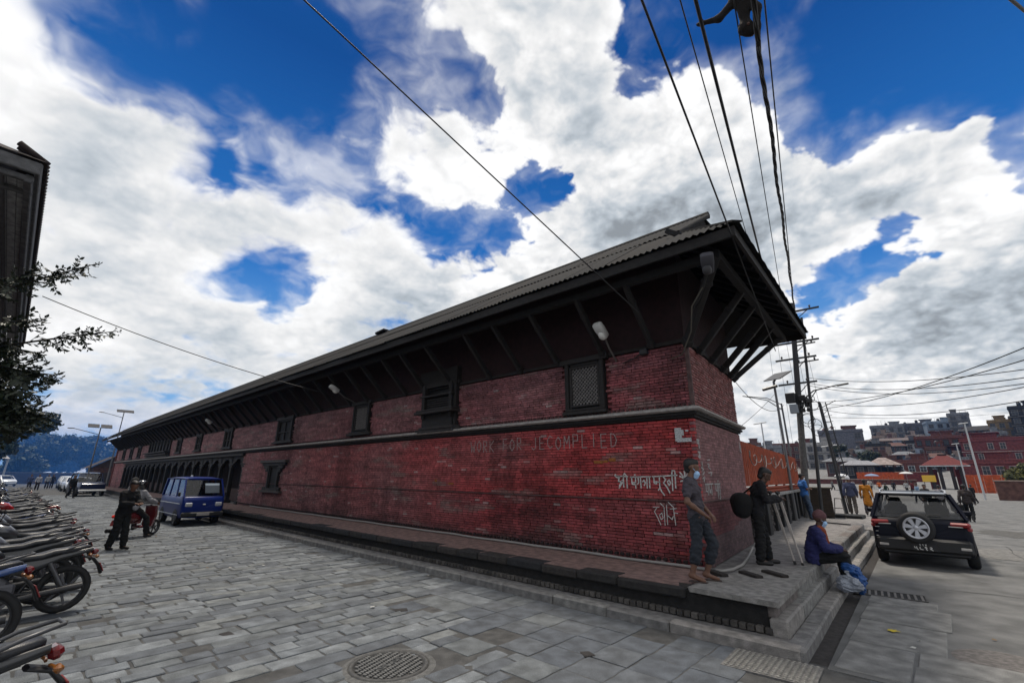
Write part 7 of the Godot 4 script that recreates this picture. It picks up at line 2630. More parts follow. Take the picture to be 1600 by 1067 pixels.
		fin(st, plain(0.50, 0.50, 0.48, 0.5) if q[1].x < -4.0 else plain(0.055, 0.055, 0.065, 0.8), "housing", f)
		st = S()
		rings = []
		for k in [[-0.06, 0.03, 0.02], [-0.03, 0.06, 0.05], [0.03, 0.075, 0.06], [0.09, 0.06, 0.05], [0.12, 0.03, 0.02]]: rings.append(oval(q[1] + ax * k[0] + V(0.0, -0.05, 0.05), k[1], k[2], 12, 2.2, fb.x, fb.y))
		loft(st, rings, 1)
		fin(st, plain(0.62, 0.62, 0.58, 0.25) if q[1].x < -4.0 else plain(0.055, 0.055, 0.06, 0.6), "lens", f)
	st = S()
	cbox(st, V(-3.92, 4.30, FZ + 0.06), V(0.16, 0.13, 0.12), 0.02)
	tube(st, [V(-4.4, 4.15, FZ + 0.05), V(-4.1, 4.22, FZ + 0.05), V(-3.95, 4.30, FZ + 0.07)], 0.012, -1.0, 5)
	tag(fin(st, plain(0.012, 0.012, 0.013, 0.6), "junction_box"), "small dark junction box on the wall under the corner eaves", "junction box")
	st = S()
	tube(st, [V(-2.35, 4.95, -7.2), V(-2.6, 4.7, -7.3), V(-2.75, 4.35, -7.55), V(-3.1, 4.08, -7.95), V(-3.35, 4.05, -8.05)], 0.012, -1.0, 5)
	tag(fin(st, plain(0.075, 0.065, 0.05, 0.8), "loose_wire"), "pale loose wire curling down the corner strut of the hall", "wire")


func far_lamp(label: String, at: Vector3, h: float, arm: float, m: Material) -> void:
	var o := thing("street_lamp", label, "street lamp", at)
	var st := S()
	tube(st, [V(0, -0.5, 0), V(0, h - at.y, 0)], 0.10, 0.07, 7)
	fin(st, m, "shaft", o)
	st = S()
	cbox(st, V(-arm * 0.1, h - at.y, 0), V(arm, 0.1, 0.25), 0.03, Basis(Vector3.BACK, 0.12))
	fin(st, m, "lamp_head", o)


func build_fence() -> void:
	# along the line of the end wall: low brick wall with dark piers, orange sheets above, a razor coil in front
	rng.seed = 64
	var a := V(-3.56, 0, -12.35)
	var b := V(-4.80, 0, -24.4)
	var d := (b - a).normalized()
	var out := V(-d.z, 0, d.x)
	var l := a.distance_to(b)
	var w := thing("low_wall", "low brick wall with dark piers under the orange fence", "wall")
	var st := S()
	var bs := Basis(d, Vector3.UP, d.cross(Vector3.UP))
	box(st, a.lerp(b, 0.5) + V(0, 0.92, 0) - out * 0.14, V(l, 0.98, 0.22), bs)
	fin(st, worn(0.045, 0.04, 0.04, 0.95, 2.5, 0.5, 0.6), "core", w)
	st = S()
	for k in 9:
		var t := l * k / 8.6
		cbox(st, a + d * (0.7 + t) + V(0, 0.93, 0) - out * 0.02, V(0.42, 0.98, 0.2), 0.015, bs)
	fin(st, plain(0.012, 0.012, 0.013, 0.8), "pier", w)
	var stone := unit_box(0.1)
	var tones := [worn(0.10, 0.085, 0.078, 0.95, 2.5, 0.8, 0.6), worn(0.15, 0.135, 0.125, 0.95, 2.5, 0.8, 0.6), worn(0.07, 0.055, 0.05, 0.95, 2.5, 0.8, 0.6)]
	for r in 13:
		var t := R(0, 0.1)
		while t < l - 0.1:
			var bl := R(0.17, 0.27)
			if fmod(t + 8.6 * 10.0 - 0.7 + 0.21 + bl / 2, l / 8.6) > 0.46 and t < l * 0.62: piece(stone, tones[rng.randi() % 3], "brick", w, Transform3D(sb(bs, V(bl - 0.015, 0.06, 0.1)), a + d * (t + bl / 2) + V(0, 0.5 + r * 0.072, 0) - out * (0.03 + R(0, 0.03))))
			t += bl
	st = S()
	cbox(st, a.lerp(b, 0.5) + V(0, 1.45, 0) - out * 0.1, V(l + 0.1, 0.09, 0.42), 0.015, bs)
	fin(st, worn(0.42, 0.42, 0.41, 0.9, 2.0, 0.6, 0.5), "coping", w)
	var f := thing("sheet_fence", "orange corrugated iron fence behind the end of the brick hall", "fence")
	var oranges := [worn(0.47, 0.075, 0.018, 0.75, 2.0, 0.5, 0.2, 0.75), worn(0.41, 0.065, 0.017, 0.75, 2.0, 0.5, 0.2, 0.75), worn(0.52, 0.09, 0.02, 0.75, 2.0, 0.5, 0.2, 0.75)]
	var x := 0.0
	while x < l:
		st = S()
		var n := 24
		for k in n:
			var u0 := x + 0.98 * k / n
			var u1 := x + 0.98 * (k + 1) / n
			var h0 := 0.022 * clampf(sin(k * TAU / 6.0) * 1.6, -1, 1)
			var h1 := 0.022 * clampf(sin((k + 1) * TAU / 6.0) * 1.6, -1, 1)
			var p := a + d * u0 + out * (h0 - 0.1)
			var q := a + d * u1 + out * (h1 - 0.1)
			quad(st, p + V(0, 1.72, 0), p + V(0, 2.84, 0), q + V(0, 2.84, 0), q + V(0, 1.72, 0))
		fin(st, oranges[rng.randi() % 3], "sheet", f)
		x += 0.99
	for y in [1.66, 1.56]:
		st = S()
		bar(st, a + V(0, y, 0) - out * 0.05, b + V(0, y, 0) - out * 0.05, 0.05, 0.05)
		fin(st, oranges[0], "rail", f)
	st = S()
	var k2 := 0.0
	while k2 < l:
		box(st, a + d * k2 + V(0, 1.58, 0) - out * 0.05, V(0.03, 0.18, 0.03), bs)
		k2 += 0.14
	fin(st, oranges[1], "balusters", f)
	st = S()
	for i in 7: bar(st, a + d * (i * l / 6.0) + V(0, 1.5, 0) - out * 0.17, a + d * (i * l / 6.0) + V(0, 2.9, 0) - out * 0.17, 0.06, 0.06)
	fin(st, plain(0.05, 0.02, 0.015, 0.7), "post", f)
	# razor coil
	st = S()
	var pts := []
	for i in 300:
		var t := i / 299.0
		var w2 := t * TAU * 13.0
		pts.append(a + d * (0.25 + t * (l - 0.5) + cos(w2) * (0.24 + 0.12 * sin(t * 23.0))) + V(0, 2.42 + sin(w2) * (0.13 + 0.06 * sin(t * 37.0)), 0) + out * (0.05 + 0.03 * sin(w2 * 0.5)))
	tube(st, pts, 0.011, -1.0, 5)
	tag(fin(st, plain(0.22, 0.19, 0.18, 0.6, 0.3), "razor_wire"), "loose coil of razor wire along the upper face of the orange fence", "wire")
	# kiosk box by the pole
	var c := thing("wooden_kiosk", "small brown wooden kiosk box behind the utility pole", "kiosk", V(-4.45, 0.3, -24.9), 0.15)
	for i in 5:
		st = S()
		cbox(st, V(0, 0.16 + i * 0.235, 0.46), V(1.3, 0.225, 0.04), 0.008)
		fin(st, worn(0.075, 0.05, 0.03, 0.8, 2.5, 1.0, 0.4), "plank", c)
	st = S()
	cbox(st, V(0, 0.6, 0), V(1.26, 1.14, 0.86), 0.02)
	fin(st, worn(0.035, 0.022, 0.018, 0.85, 2.5, 1.0, 0.4), "body", c)
	st = S()
	cbox(st, V(0, 1.24, 0.02), V(1.46, 0.06, 1.06), 0.012)
	fin(st, worn(0.13, 0.115, 0.09, 0.85, 2.5, 1.0, 0.4), "lid", c)
	for s in [-1, 1]:
		st = S()
		cbox(st, V(s * 0.6, 0.05, 0.4), V(0.07, 1.0, 0.07), 0.01)
		fin(st, plain(0.1, 0.085, 0.07, 0.8), "leg", c)
	# metal stand
	st = S()
	for s in [[-0.2, 0], [0.2, 0]]:
		tube(st, [V(-3.62 + s[0], 0.3, -25.0), V(-3.62 + s[0] * 0.6, 1.1, -25.2)], 0.02, -1.0, 5)
	tube(st, [V(-3.8, 0.7, -25.1), V(-3.44, 0.7, -25.1)], 0.018, -1.0, 5)
	tube(st, [V(-3.76, 1.1, -25.2), V(-3.48, 1.1, -25.2)], 0.02, -1.0, 5)
	tag(fin(st, plain(0.12, 0.11, 0.1, 0.5), "trestle"), "thin metal trestle beside the wooden kiosk box", "trestle")
	# bar and a bundle on the pavement near the pole
	st = S()
	bar(st, V(-3.3, 0.48, -19.6), V(-2.55, 0.485, -19.2), 0.05, 0.04)
	tag(fin(st, plain(0.05, 0.05, 0.05, 0.6), "iron_bar"), "iron bar lying on the pavement near the utility pole", "bar")


func build_left_building() -> void:
	# only the deep eaves of the house on the left reach into the picture
	var o := thing("timber_house", "dark house on the left of the street whose boarded eaves hang over the motorcycles", "building")
	var soffit := worn(0.48, 0.48, 0.485, 0.85, 1.8, 0.5, 0.3, 0.8, V(0.3, 1, 1.5))
	var dark := worn(0.16, 0.16, 0.165, 0.85, 1.8, 0.5, 0.3)
	var st := S()
	# boards of the soffit run along the street
	for k in 14:
		var z := 0.74 + k * 0.125
		st = S()
		cbox(st, V(-18.6, 7.02 + 0.004 * (k % 2), z), V(16.6, 0.03, 0.118), 0.006)
		fin(st, soffit, "board", o)
	for q in [[0.66, 0.10, 6.95, 0.14], [0.98, 0.07, 6.96, 0.08], [1.38, 0.06, 6.96, 0.08]]:
		st = S()
		cbox(st, V(-18.6, q[2] + 0.03, q[0]), V(16.8, q[3], q[1]), 0.015)
		fin(st, dark, "moulding", o)
	for q in [-10.25, -10.8]:
		st = S()
		cbox(st, V(q, 6.98, 1.55), V(0.10, 0.10, 1.9), 0.015)
		fin(st, dark, "moulding", o)
	st = S()
	cbox(st, V(-18.6, 7.16, 0.58), V(17.0, 0.22, 0.07), 0.015)
	cbox(st, V(-10.12, 7.16, 1.5), V(0.07, 0.22, 1.9), 0.015)
	fin(st, dark, "fascia", o)
	st = S()
	var x := -27.0
	while x < -10.1:
		lathe(st, [Vector2(0.055, -0.45), Vector2(0.055, 0.0), Vector2(0.0, 0.0)], 8, Transform3D(Basis(Vector3.RIGHT, -PI / 2 - 0.5), V(x, 7.34, 0.5)))
		x += 0.15
	fin(st, worn(0.06, 0.04, 0.036, 0.9, 2.0, 0.6, 0.4), "tile_ends", o)
	st = S()
	quad(st, V(-27.2, 7.3, 0.5), V(-10.05, 7.3, 0.5), V(-14.0, 9.6, 4.5), V(-23.2, 9.6, 4.5))
	tri(st, V(-10.05, 7.3, 0.5), V(-10.05, 7.3, 8.0), V(-14.0, 9.6, 4.5))
	fin(st, worn(0.06, 0.04, 0.036, 0.9, 2.0, 0.6, 0.4), "roof", o)
	o.position = V(-0.30, -0.28, 0.18)
	st = S()
	box(st, V(-18.6, 3.5, 4.6), V(16.0, 7.0, 4.2))
	fin(st, worn(0.16, 0.05, 0.045, 0.95, 2.0, 0.5, 0.6), "wall", o)


# ---------------------------------------------------------------- trees and the far town
func leaf_spray(n: int, l: float, w: float) -> Mesh:
	# a twig with uneven small leaflets on both sides
	var st := S()
	var r := RandomNumberGenerator.new()
	r.seed = 5
	for i in n:
		for s in [-1.0, 1.0]:
			var base := V(0, 0, clampf((i + r.randf_range(0.1, 0.9)) / n, 0.0, 1.0))
			var d := V(s * r.randf_range(0.5, 1.0), r.randf_range(-0.7, 0.4), r.randf_range(0.1, 0.8)).normalized()
			var k := r.randf_range(0.6, 1.25)
			var side := d.cross(V(r.randf_range(-0.5, 0.5), 1, r.randf_range(-0.5, 0.5))).normalized() * w * k
			quad(st, base, base + d * l * k * 0.45 + side, base + d * l * k, base + d * l * k * 0.45 - side)
	st.generate_normals()
	return st.commit()


func build_near_tree() -> void:
	rng.seed = 501
	var o := thing("tree", "leafy tree at the left edge whose fine twigs hang before the dark eaves", "tree")
	var bark := worn(0.035, 0.028, 0.022, 0.95, 3.0, 1.0, 0.8)
	var st := S()
	tube(st, [V(-9.6, 0, 2.5), V(-9.55, 1.4, 2.35), V(-9.5, 2.8, 2.0), V(-9.6, 4.4, 1.7), V(-9.7, 6.2, 1.5)], 0.17, 0.06, 9)
	fin(st, bark, "trunk", o)
	var ends := [[V(-9.5, 3.2, 1.9), V(-9.2, 4.3, 0.7), V(-9.0, 4.98, -0.22)], [V(-9.5, 2.8, 2.0), V(-9.0, 3.5, 0.6), V(-8.9, 3.98, -0.66)], [V(-9.5, 3.0, 2.0), V(-9.1, 3.5, 0.8), V(-9.0, 3.15, -0.15)], [V(-9.5, 2.6, 2.0), V(-9.2, 3.0, 0.8), V(-9.0, 2.62, -0.2)], [V(-9.5, 2.8, 2.0), V(-9.6, 3.2, 0.8), V(-9.8, 3.0, -0.1)], [V(-9.5, 3.2, 1.9), V(-9.5, 3.9, 0.9), V(-9.6, 4.1, 0.1)], [V(-9.5, 3.4, 1.9), V(-9.3, 4.5, 0.9), V(-9.2, 4.7, 0.25)], [V(-9.5, 2.6, 2.0), V(-8.8, 2.7, 0.9), V(-8.6, 2.40, 0.15)], [V(-9.5, 3.0, 2.0), V(-9.2, 3.7, 0.7), V(-9.1, 3.5, 0.0)], [V(-9.5, 3.4, 1.9), V(-9.3, 4.0, 0.9), V(-9.2, 3.35, 0.25)], [V(-9.5, 2.8, 2.0), V(-8.9, 3.2, 1.0), V(-8.7, 2.8, 0.1)], [V(-9.5, 2.6, 2.0), V(-9.6, 2.9, 1.0), V(-9.7, 2.45, 0.0)], [V(-9.5, 3.2, 2.0), V(-9.8, 3.6, 0.9), V(-10.0, 3.2, 0.05)], [V(-9.5, 2.6, 2.0), V(-8.9, 2.9, 0.9), V(-8.8, 2.5, -0.05)]]
	st = S()
	var xfs := []
	for e in ends:
		var pts := []
		for i in 9:
			var t := i / 8.0
			pts.append(e[0].lerp(e[1], t).lerp(e[1].lerp(e[2], t), t))
		tube(st, pts, 0.035, 0.006, 5)
		for k in 110 if e[2].y < 3.4 else 62:
			var t := R(0.38, 1.0)
			var p: Vector3 = e[0].lerp(e[1], t).lerp(e[1].lerp(e[2], t), t)
			var dir: Vector3 = (e[2] - e[1]).normalized()
			var d := (dir * 0.35 + V(R(-0.8, 0.8), R(-1.0, 0.6), R(-0.9, 0.7))).normalized()
			var ln := R(0.10, 0.30) if t < 0.9 else R(0.08, 0.15)
			if e[2].y < 3.3: ln *= 1.3
			tube(st, [p, p + d * ln], 0.004, 0.002, 4)
			xfs.append(Transform3D(sb(frame_for(d) * Basis(Vector3.BACK, R(-0.8, 0.8)), V(1, 1, 1) * ln), p))
	fin(st, bark, "branch", o)
	var leaf := worn(0.030, 0.048, 0.018, 0.55, 3.0, 1.0, 0.0)
	many(leaf_spray(7, 0.30, 0.07), leaf, "foliage", o, xfs, [])


func clump() -> Mesh:
	var st := S()
	var r := RandomNumberGenerator.new()
	r.seed = 77
	for k in 14:
		var d := V(r.randf_range(-1, 1), r.randf_range(-0.7, 1), r.randf_range(-1, 1)).normalized()
		var p := d * r.randf_range(0.15, 0.5)
		var u := d.cross(V(r.randf_range(-1, 1), 1, r.randf_range(-1, 1))).normalized() * r.randf_range(0.13, 0.24)
		var w := d.cross(u).normalized() * r.randf_range(0.08, 0.14) + d * 0.06
		quad(st, p - u, p + w, p + u, p - w)
	st.generate_normals()
	return st.commit()


func tree(label: String, at: Vector3, h: float, spread: float, n: int, leaf_mesh: Mesh, col: Color, size := 1.0, group := "") -> void:
	var o := thing("tree", label, "tree", at, 0.0, group)
	var st := S()
	tube(st, [V(0, -0.3, 0), V(0.1, h * 0.25, 0.05), V(-0.05, h * 0.55, 0)], h * 0.035, h * 0.015, 8)
	for k in 5:
		var t := TAU * k / 5.0 + R(-0.3, 0.3)
		tube(st, [V(0, h * R(0.25, 0.4), 0), V(cos(t) * spread * 0.4, h * 0.6, sin(t) * spread * 0.4), V(cos(t) * spread * 0.65, h * R(0.68, 0.85), sin(t) * spread * 0.65)], h * 0.014, h * 0.004, 6)
	fin(st, worn(0.035, 0.03, 0.025, 0.95, 1.0, 0.5, 0.6), "trunk", o)
	var lobes := []
	for k in 13:
		var t := R(0, TAU)
		var q := R(0.0, 0.78)
		lobes.append([V(cos(t) * spread * q, h * R(0.42, 0.88), sin(t) * spread * q), R(0.28, 0.46) * spread])
	lobes.append([V(0, h * 0.86, 0), spread * 0.42])
	var xfs := []
	var cols := []
	for i in n:
		var lb: Array = lobes[rng.randi() % lobes.size()]
		var d := V(R(-1, 1), R(-0.8, 1), R(-1, 1)).normalized()
		var p: Vector3 = lb[0] + d * lb[1] * pow(R(0.15, 1.0), 0.5) * V(1, 0.75, 1)
		var s := R(0.8, 1.6) * size
		xfs.append(Transform3D(sb(Basis.from_euler(V(R(0, 6), R(0, 6), R(0, 6))), V(s, s, s)), p))
		cols.append(col * R(0.35, 1.9))
	many(leaf_mesh, worn(1, 1, 1, 0.7, 2.0, 1.0, 0.0, 0.5, Vector3.ONE, true), "crown", o, xfs, cols)


func build_far_left() -> void:
	rng.seed = 801
	var c := clump()
	tree("tall dense tree at the far left end of the street, behind the motorcycles", V(-86, 0, 1.6), 9.4, 4.3, 2600, c, Color(0.035, 0.055, 0.022), 0.9)
	tree("broad tree standing in the middle at the far end of the street", V(-140, 0, -5.0), 9.5, 5.2, 2400, c, Color(0.04, 0.06, 0.025), 1.1)
	tree("round tree right of the broad one, close to the end of the hall", V(-150, 0, -13.0), 10.0, 6.0, 2600, c, Color(0.035, 0.055, 0.022), 1.2)
	tree("low tree between the tall dense tree and the broad one", V(-125, 0, -1.4), 6.3, 3.6, 900, c, Color(0.04, 0.06, 0.03), 1.3)
	tree("tree behind the roof end of the hall, half hidden", V(-165, 0, -21.0), 9.0, 6.0, 900, c, Color(0.04, 0.06, 0.03), 1.6)
	tree("farthest tree of the street end, seen between two nearer ones", V(-190, 0, -4.0), 12.5, 7.5, 1100, c, Color(0.04, 0.06, 0.03), 2.0)
	tree("dark spreading tree that closes the gap behind the low tree", V(-160, 0, -2.5), 10.0, 7.5, 1500, c, Color(0.04, 0.06, 0.03), 1.9)
	tree("dark spreading tree farther right behind the broad tree", V(-185, 0, -13), 9.5, 8.0, 1400, c, Color(0.04, 0.06, 0.03), 2.0)
	# pale roof and low wall across the end of the street
	var t := thing("tent_roof", "small white awning roof under the trees at the end of the street", "awning", V(-105, 0, 1.2), 0.1)
	var st := S()
	loft(st, [oval(V(0, 3.9, 0), 1.0, 1.5, 4, 2.0, Vector3.RIGHT, Vector3.BACK), oval(V(0, 4.7, 0), 0.3, 0.3, 4, 2.0, Vector3.RIGHT, Vector3.BACK)], -1)
	fin(st, plain(0.55, 0.52, 0.48, 0.8), "canopy", t)
	for s in [[-0.6, -0.9], [0.6, -0.9], [-0.6, 0.9], [0.6, 0.9]]:
		st = S()
		tube(st, [V(s[0], 0, s[1]), V(s[0], 3.9, s[1])], 0.06, -1.0, 6)
		fin(st, plain(0.3, 0.3, 0.3, 0.6), "post", t)
	var g := thing("garden_wall", "low dark wall across the end of the street under the trees", "wall", V(-118, 0, -5), 0.0)
	st = S()
	cbox(st, V(0, 0.9, 0), V(0.4, 1.8, 22), 0.03)
	fin(st, worn(0.08, 0.06, 0.055, 0.95, 1.0, 0.3, 0.6), "masonry", g)
	st = S()
	cbox(st, V(0, 1.86, 0), V(0.6, 0.12, 22.2), 0.03)
	fin(st, worn(0.16, 0.14, 0.13, 0.95, 1.0, 0.3, 0.6), "coping", g)
	var sh := thing("tiled_shed", "low brown shed with a tiled roof beyond the far end of the hall", "building", V(-80, 0, -9.0), 0.0)
	st = S()
	box(st, V(0, 1.3, 0), V(6, 2.6, 3.6))
	fin(st, worn(0.10, 0.05, 0.045, 0.95, 1.0, 0.3, 0.6), "wall", sh)
	st = S()
	for s in [-1.0, 1.0]: quad(st, V(-3.4, 2.5, s * 2.4), V(3.4, 2.5, s * 2.4), V(3.4, 4.0, 0), V(-3.4, 4.0, 0))
	tri(st, V(3.1, 2.6, -2), V(3.1, 3.9, 0), V(3.1, 2.6, 2))
	fin(st, worn(0.07, 0.045, 0.04, 0.9, 1.0, 0.3, 0.6), "roof", sh)
	st = S()
	cbox(st, V(3.02, 1.0, 0.4), V(0.06, 2.0, 1.0), 0.02)
	fin(st, plain(0.02, 0.015, 0.013, 0.8), "door", sh)


func house(label: String, x: float, z: float, w: float, base: float, top: float, floors: int, cols: int, m: Material, opt := {}) -> void:
	# base and top are heights; the front faces the square
	var turn: float = atan2(-x, -z) + opt.get("turn", 0.0)
	var o := thing(opt.get("name", "town_house"), label, "building", V(x, 0, z), turn)
	var d: float = opt.get("depth", w * 0.8)
	var g := minf(base, ground_y(z)) - 1.0
	var st := S()
	box(st, V(0, (g + top) / 2, -d / 2), V(w, top - g, d))
	fin(st, m, "wall", o)
	var trim: Material = opt.get("trim", worn(0.22, 0.2, 0.19, 0.9, 1.0, 0.3, 0.5))
	var glass_m: Material = opt.get("pane", plain(0.012, 0.013, 0.016, 0.3))
	var fh := (top - base) / floors
	# each window: surround and pane; shared meshes
	var ww: float = w / cols * opt.get("win_w", 0.5)
	var wh: float = fh * opt.get("win_h", 0.55)
	var fr := S()
	for s in [-1, 1]:
		cbox(fr, V(s * (ww / 2 + 0.06), 0, 0.05), V(0.14, wh + 0.2, 0.16), 0.02)
		cbox(fr, V(0, s * (wh / 2 + 0.06), 0.06), V(ww + 0.35, 0.14, 0.22), 0.02)
	box(fr, V(0, 0, 0.03), V(0.07, wh, 0.08))
	box(fr, V(0, 0.1 * wh, 0.03), V(ww, 0.07, 0.08))
	fr.generate_normals()
	var frame := fr.commit()
	var pn := S()
	box(pn, V(0, 0, 0.0), V(ww, wh, 0.05))
	pn.generate_normals()
	var pane_mesh := pn.commit()
	for f in floors:
		if f == 0 and opt.get("shops", false): continue
		for c in cols:
			if R(0, 1) < opt.get("blank", 0.06): continue
			var p := V((c + 0.5 - cols / 2.0) * w / cols, base + (f + 0.52) * fh, 0.0)
			var n := piece(frame, trim, "window", o, Transform3D(Basis.IDENTITY, p))
			piece(pane_mesh, glass_m, "pane", n, Transform3D.IDENTITY)
	# floor bands, balconies
	for f in range(1, floors):
		if opt.get("bands", true):
			st = S()
			cbox(st, V(0, base + f * fh, 0.1), V(w + 0.3, 0.2, 0.5), 0.03)
			fin(st, trim, "floor_band", o)
		if opt.get("balcony", 0) > 0 and f % int(opt.balcony) == 0:
			st = S()
			cbox(st, V(w * R(-0.15, 0.15), base + f * fh + 0.08, 0.55), V(w * R(0.4, 0.75), 0.16, 1.2), 0.03)
			fin(st, trim, "balcony", o)
	var roof: String = opt.get("roof", "flat")
	if roof == "flat":
		st = S()
		cbox(st, V(0, top + 0.1, -d / 2), V(w + 0.5, 0.25, d + 0.5), 0.04)
		for s in [-1, 1]: cbox(st, V(s * (w / 2), top + 0.55, -d / 2), V(0.2, 0.8, d), 0.03)
		cbox(st, V(0, top + 0.55, 0.0), V(w, 0.8, 0.2), 0.03)
		fin(st, opt.get("roof_m", m), "parapet", o)
		# stair head, tank, clutter
		st = S()
		var sx := w * R(-0.3, 0.3)
		cbox(st, V(sx, top + 1.3, -d * 0.4), V(w * 0.3, 2.3, d * 0.4), 0.04)
		cbox(st, V(sx, top + 2.55, -d * 0.4), V(w * 0.36, 0.18, d * 0.46), 0.04)
		fin(st, opt.get("attic", m), "stair_head", o)
		for k in int(opt.get("tanks", 1)):
			st = S()
			var tx := w * R(-0.4, 0.4)
			lathe(st, [Vector2(0.55, 0), Vector2(0.6, 0.1), Vector2(0.6, 1.0), Vector2(0.35, 1.25), Vector2(0.2, 1.4), Vector2(0, 1.4)], 12, Transform3D(Basis.IDENTITY, V(tx, top + R(0.4, 1.6), -d * R(0.2, 0.5))))
			fin(st, opt.get("tank", plain(0.02, 0.02, 0.022, 0.5)), "water_tank", o)
		st = S()
		for k in 4:
			var px := w * R(-0.48, 0.48)
			tube(st, [V(px, top, -0.3), V(px, top + R(1.2, 3.0), -0.3)], 0.05, -1.0, 5)
		fin(st, plain(0.08, 0.07, 0.07, 0.7), "roof_rod", o)
	else:
		var e := 0.9
		var rh: float = opt.get("rise", w * 0.22)
		st = S()
		quad(st, V(-w / 2 - e, top - 0.1, e), V(w / 2 + e, top - 0.1, e), V(w / 2 - w * 0.2, top + rh, -d / 2), V(-w / 2 + w * 0.2, top + rh, -d / 2))
		quad(st, V(w / 2 + e, top - 0.1, -d - e), V(-w / 2 - e, top - 0.1, -d - e), V(-w / 2 + w * 0.2, top + rh, -d / 2), V(w / 2 - w * 0.2, top + rh, -d / 2))
		tri(st, V(-w / 2 - e, top - 0.1, -d - e), V(-w / 2 - e, top - 0.1, e), V(-w / 2 + w * 0.2, top + rh, -d / 2))
		tri(st, V(w / 2 + e, top - 0.1, e), V(w / 2 + e, top - 0.1, -d - e), V(w / 2 - w * 0.2, top + rh, -d / 2))
		fin(st, opt.get("roof_m", worn(0.14, 0.06, 0.05, 0.9, 1.0, 0.4, 0.6)), "roof", o)
		st = S()
		cbox(st, V(0, top - 0.2, e), V(w + 2 * e, 0.18, 0.12), 0.03)
		for s in [-1, 1]: cbox(st, V(s * (w / 2 + e), top - 0.2, -d / 2), V(0.12, 0.18, d + 2 * e), 0.03)
		fin(st, trim, "eave_board", o)


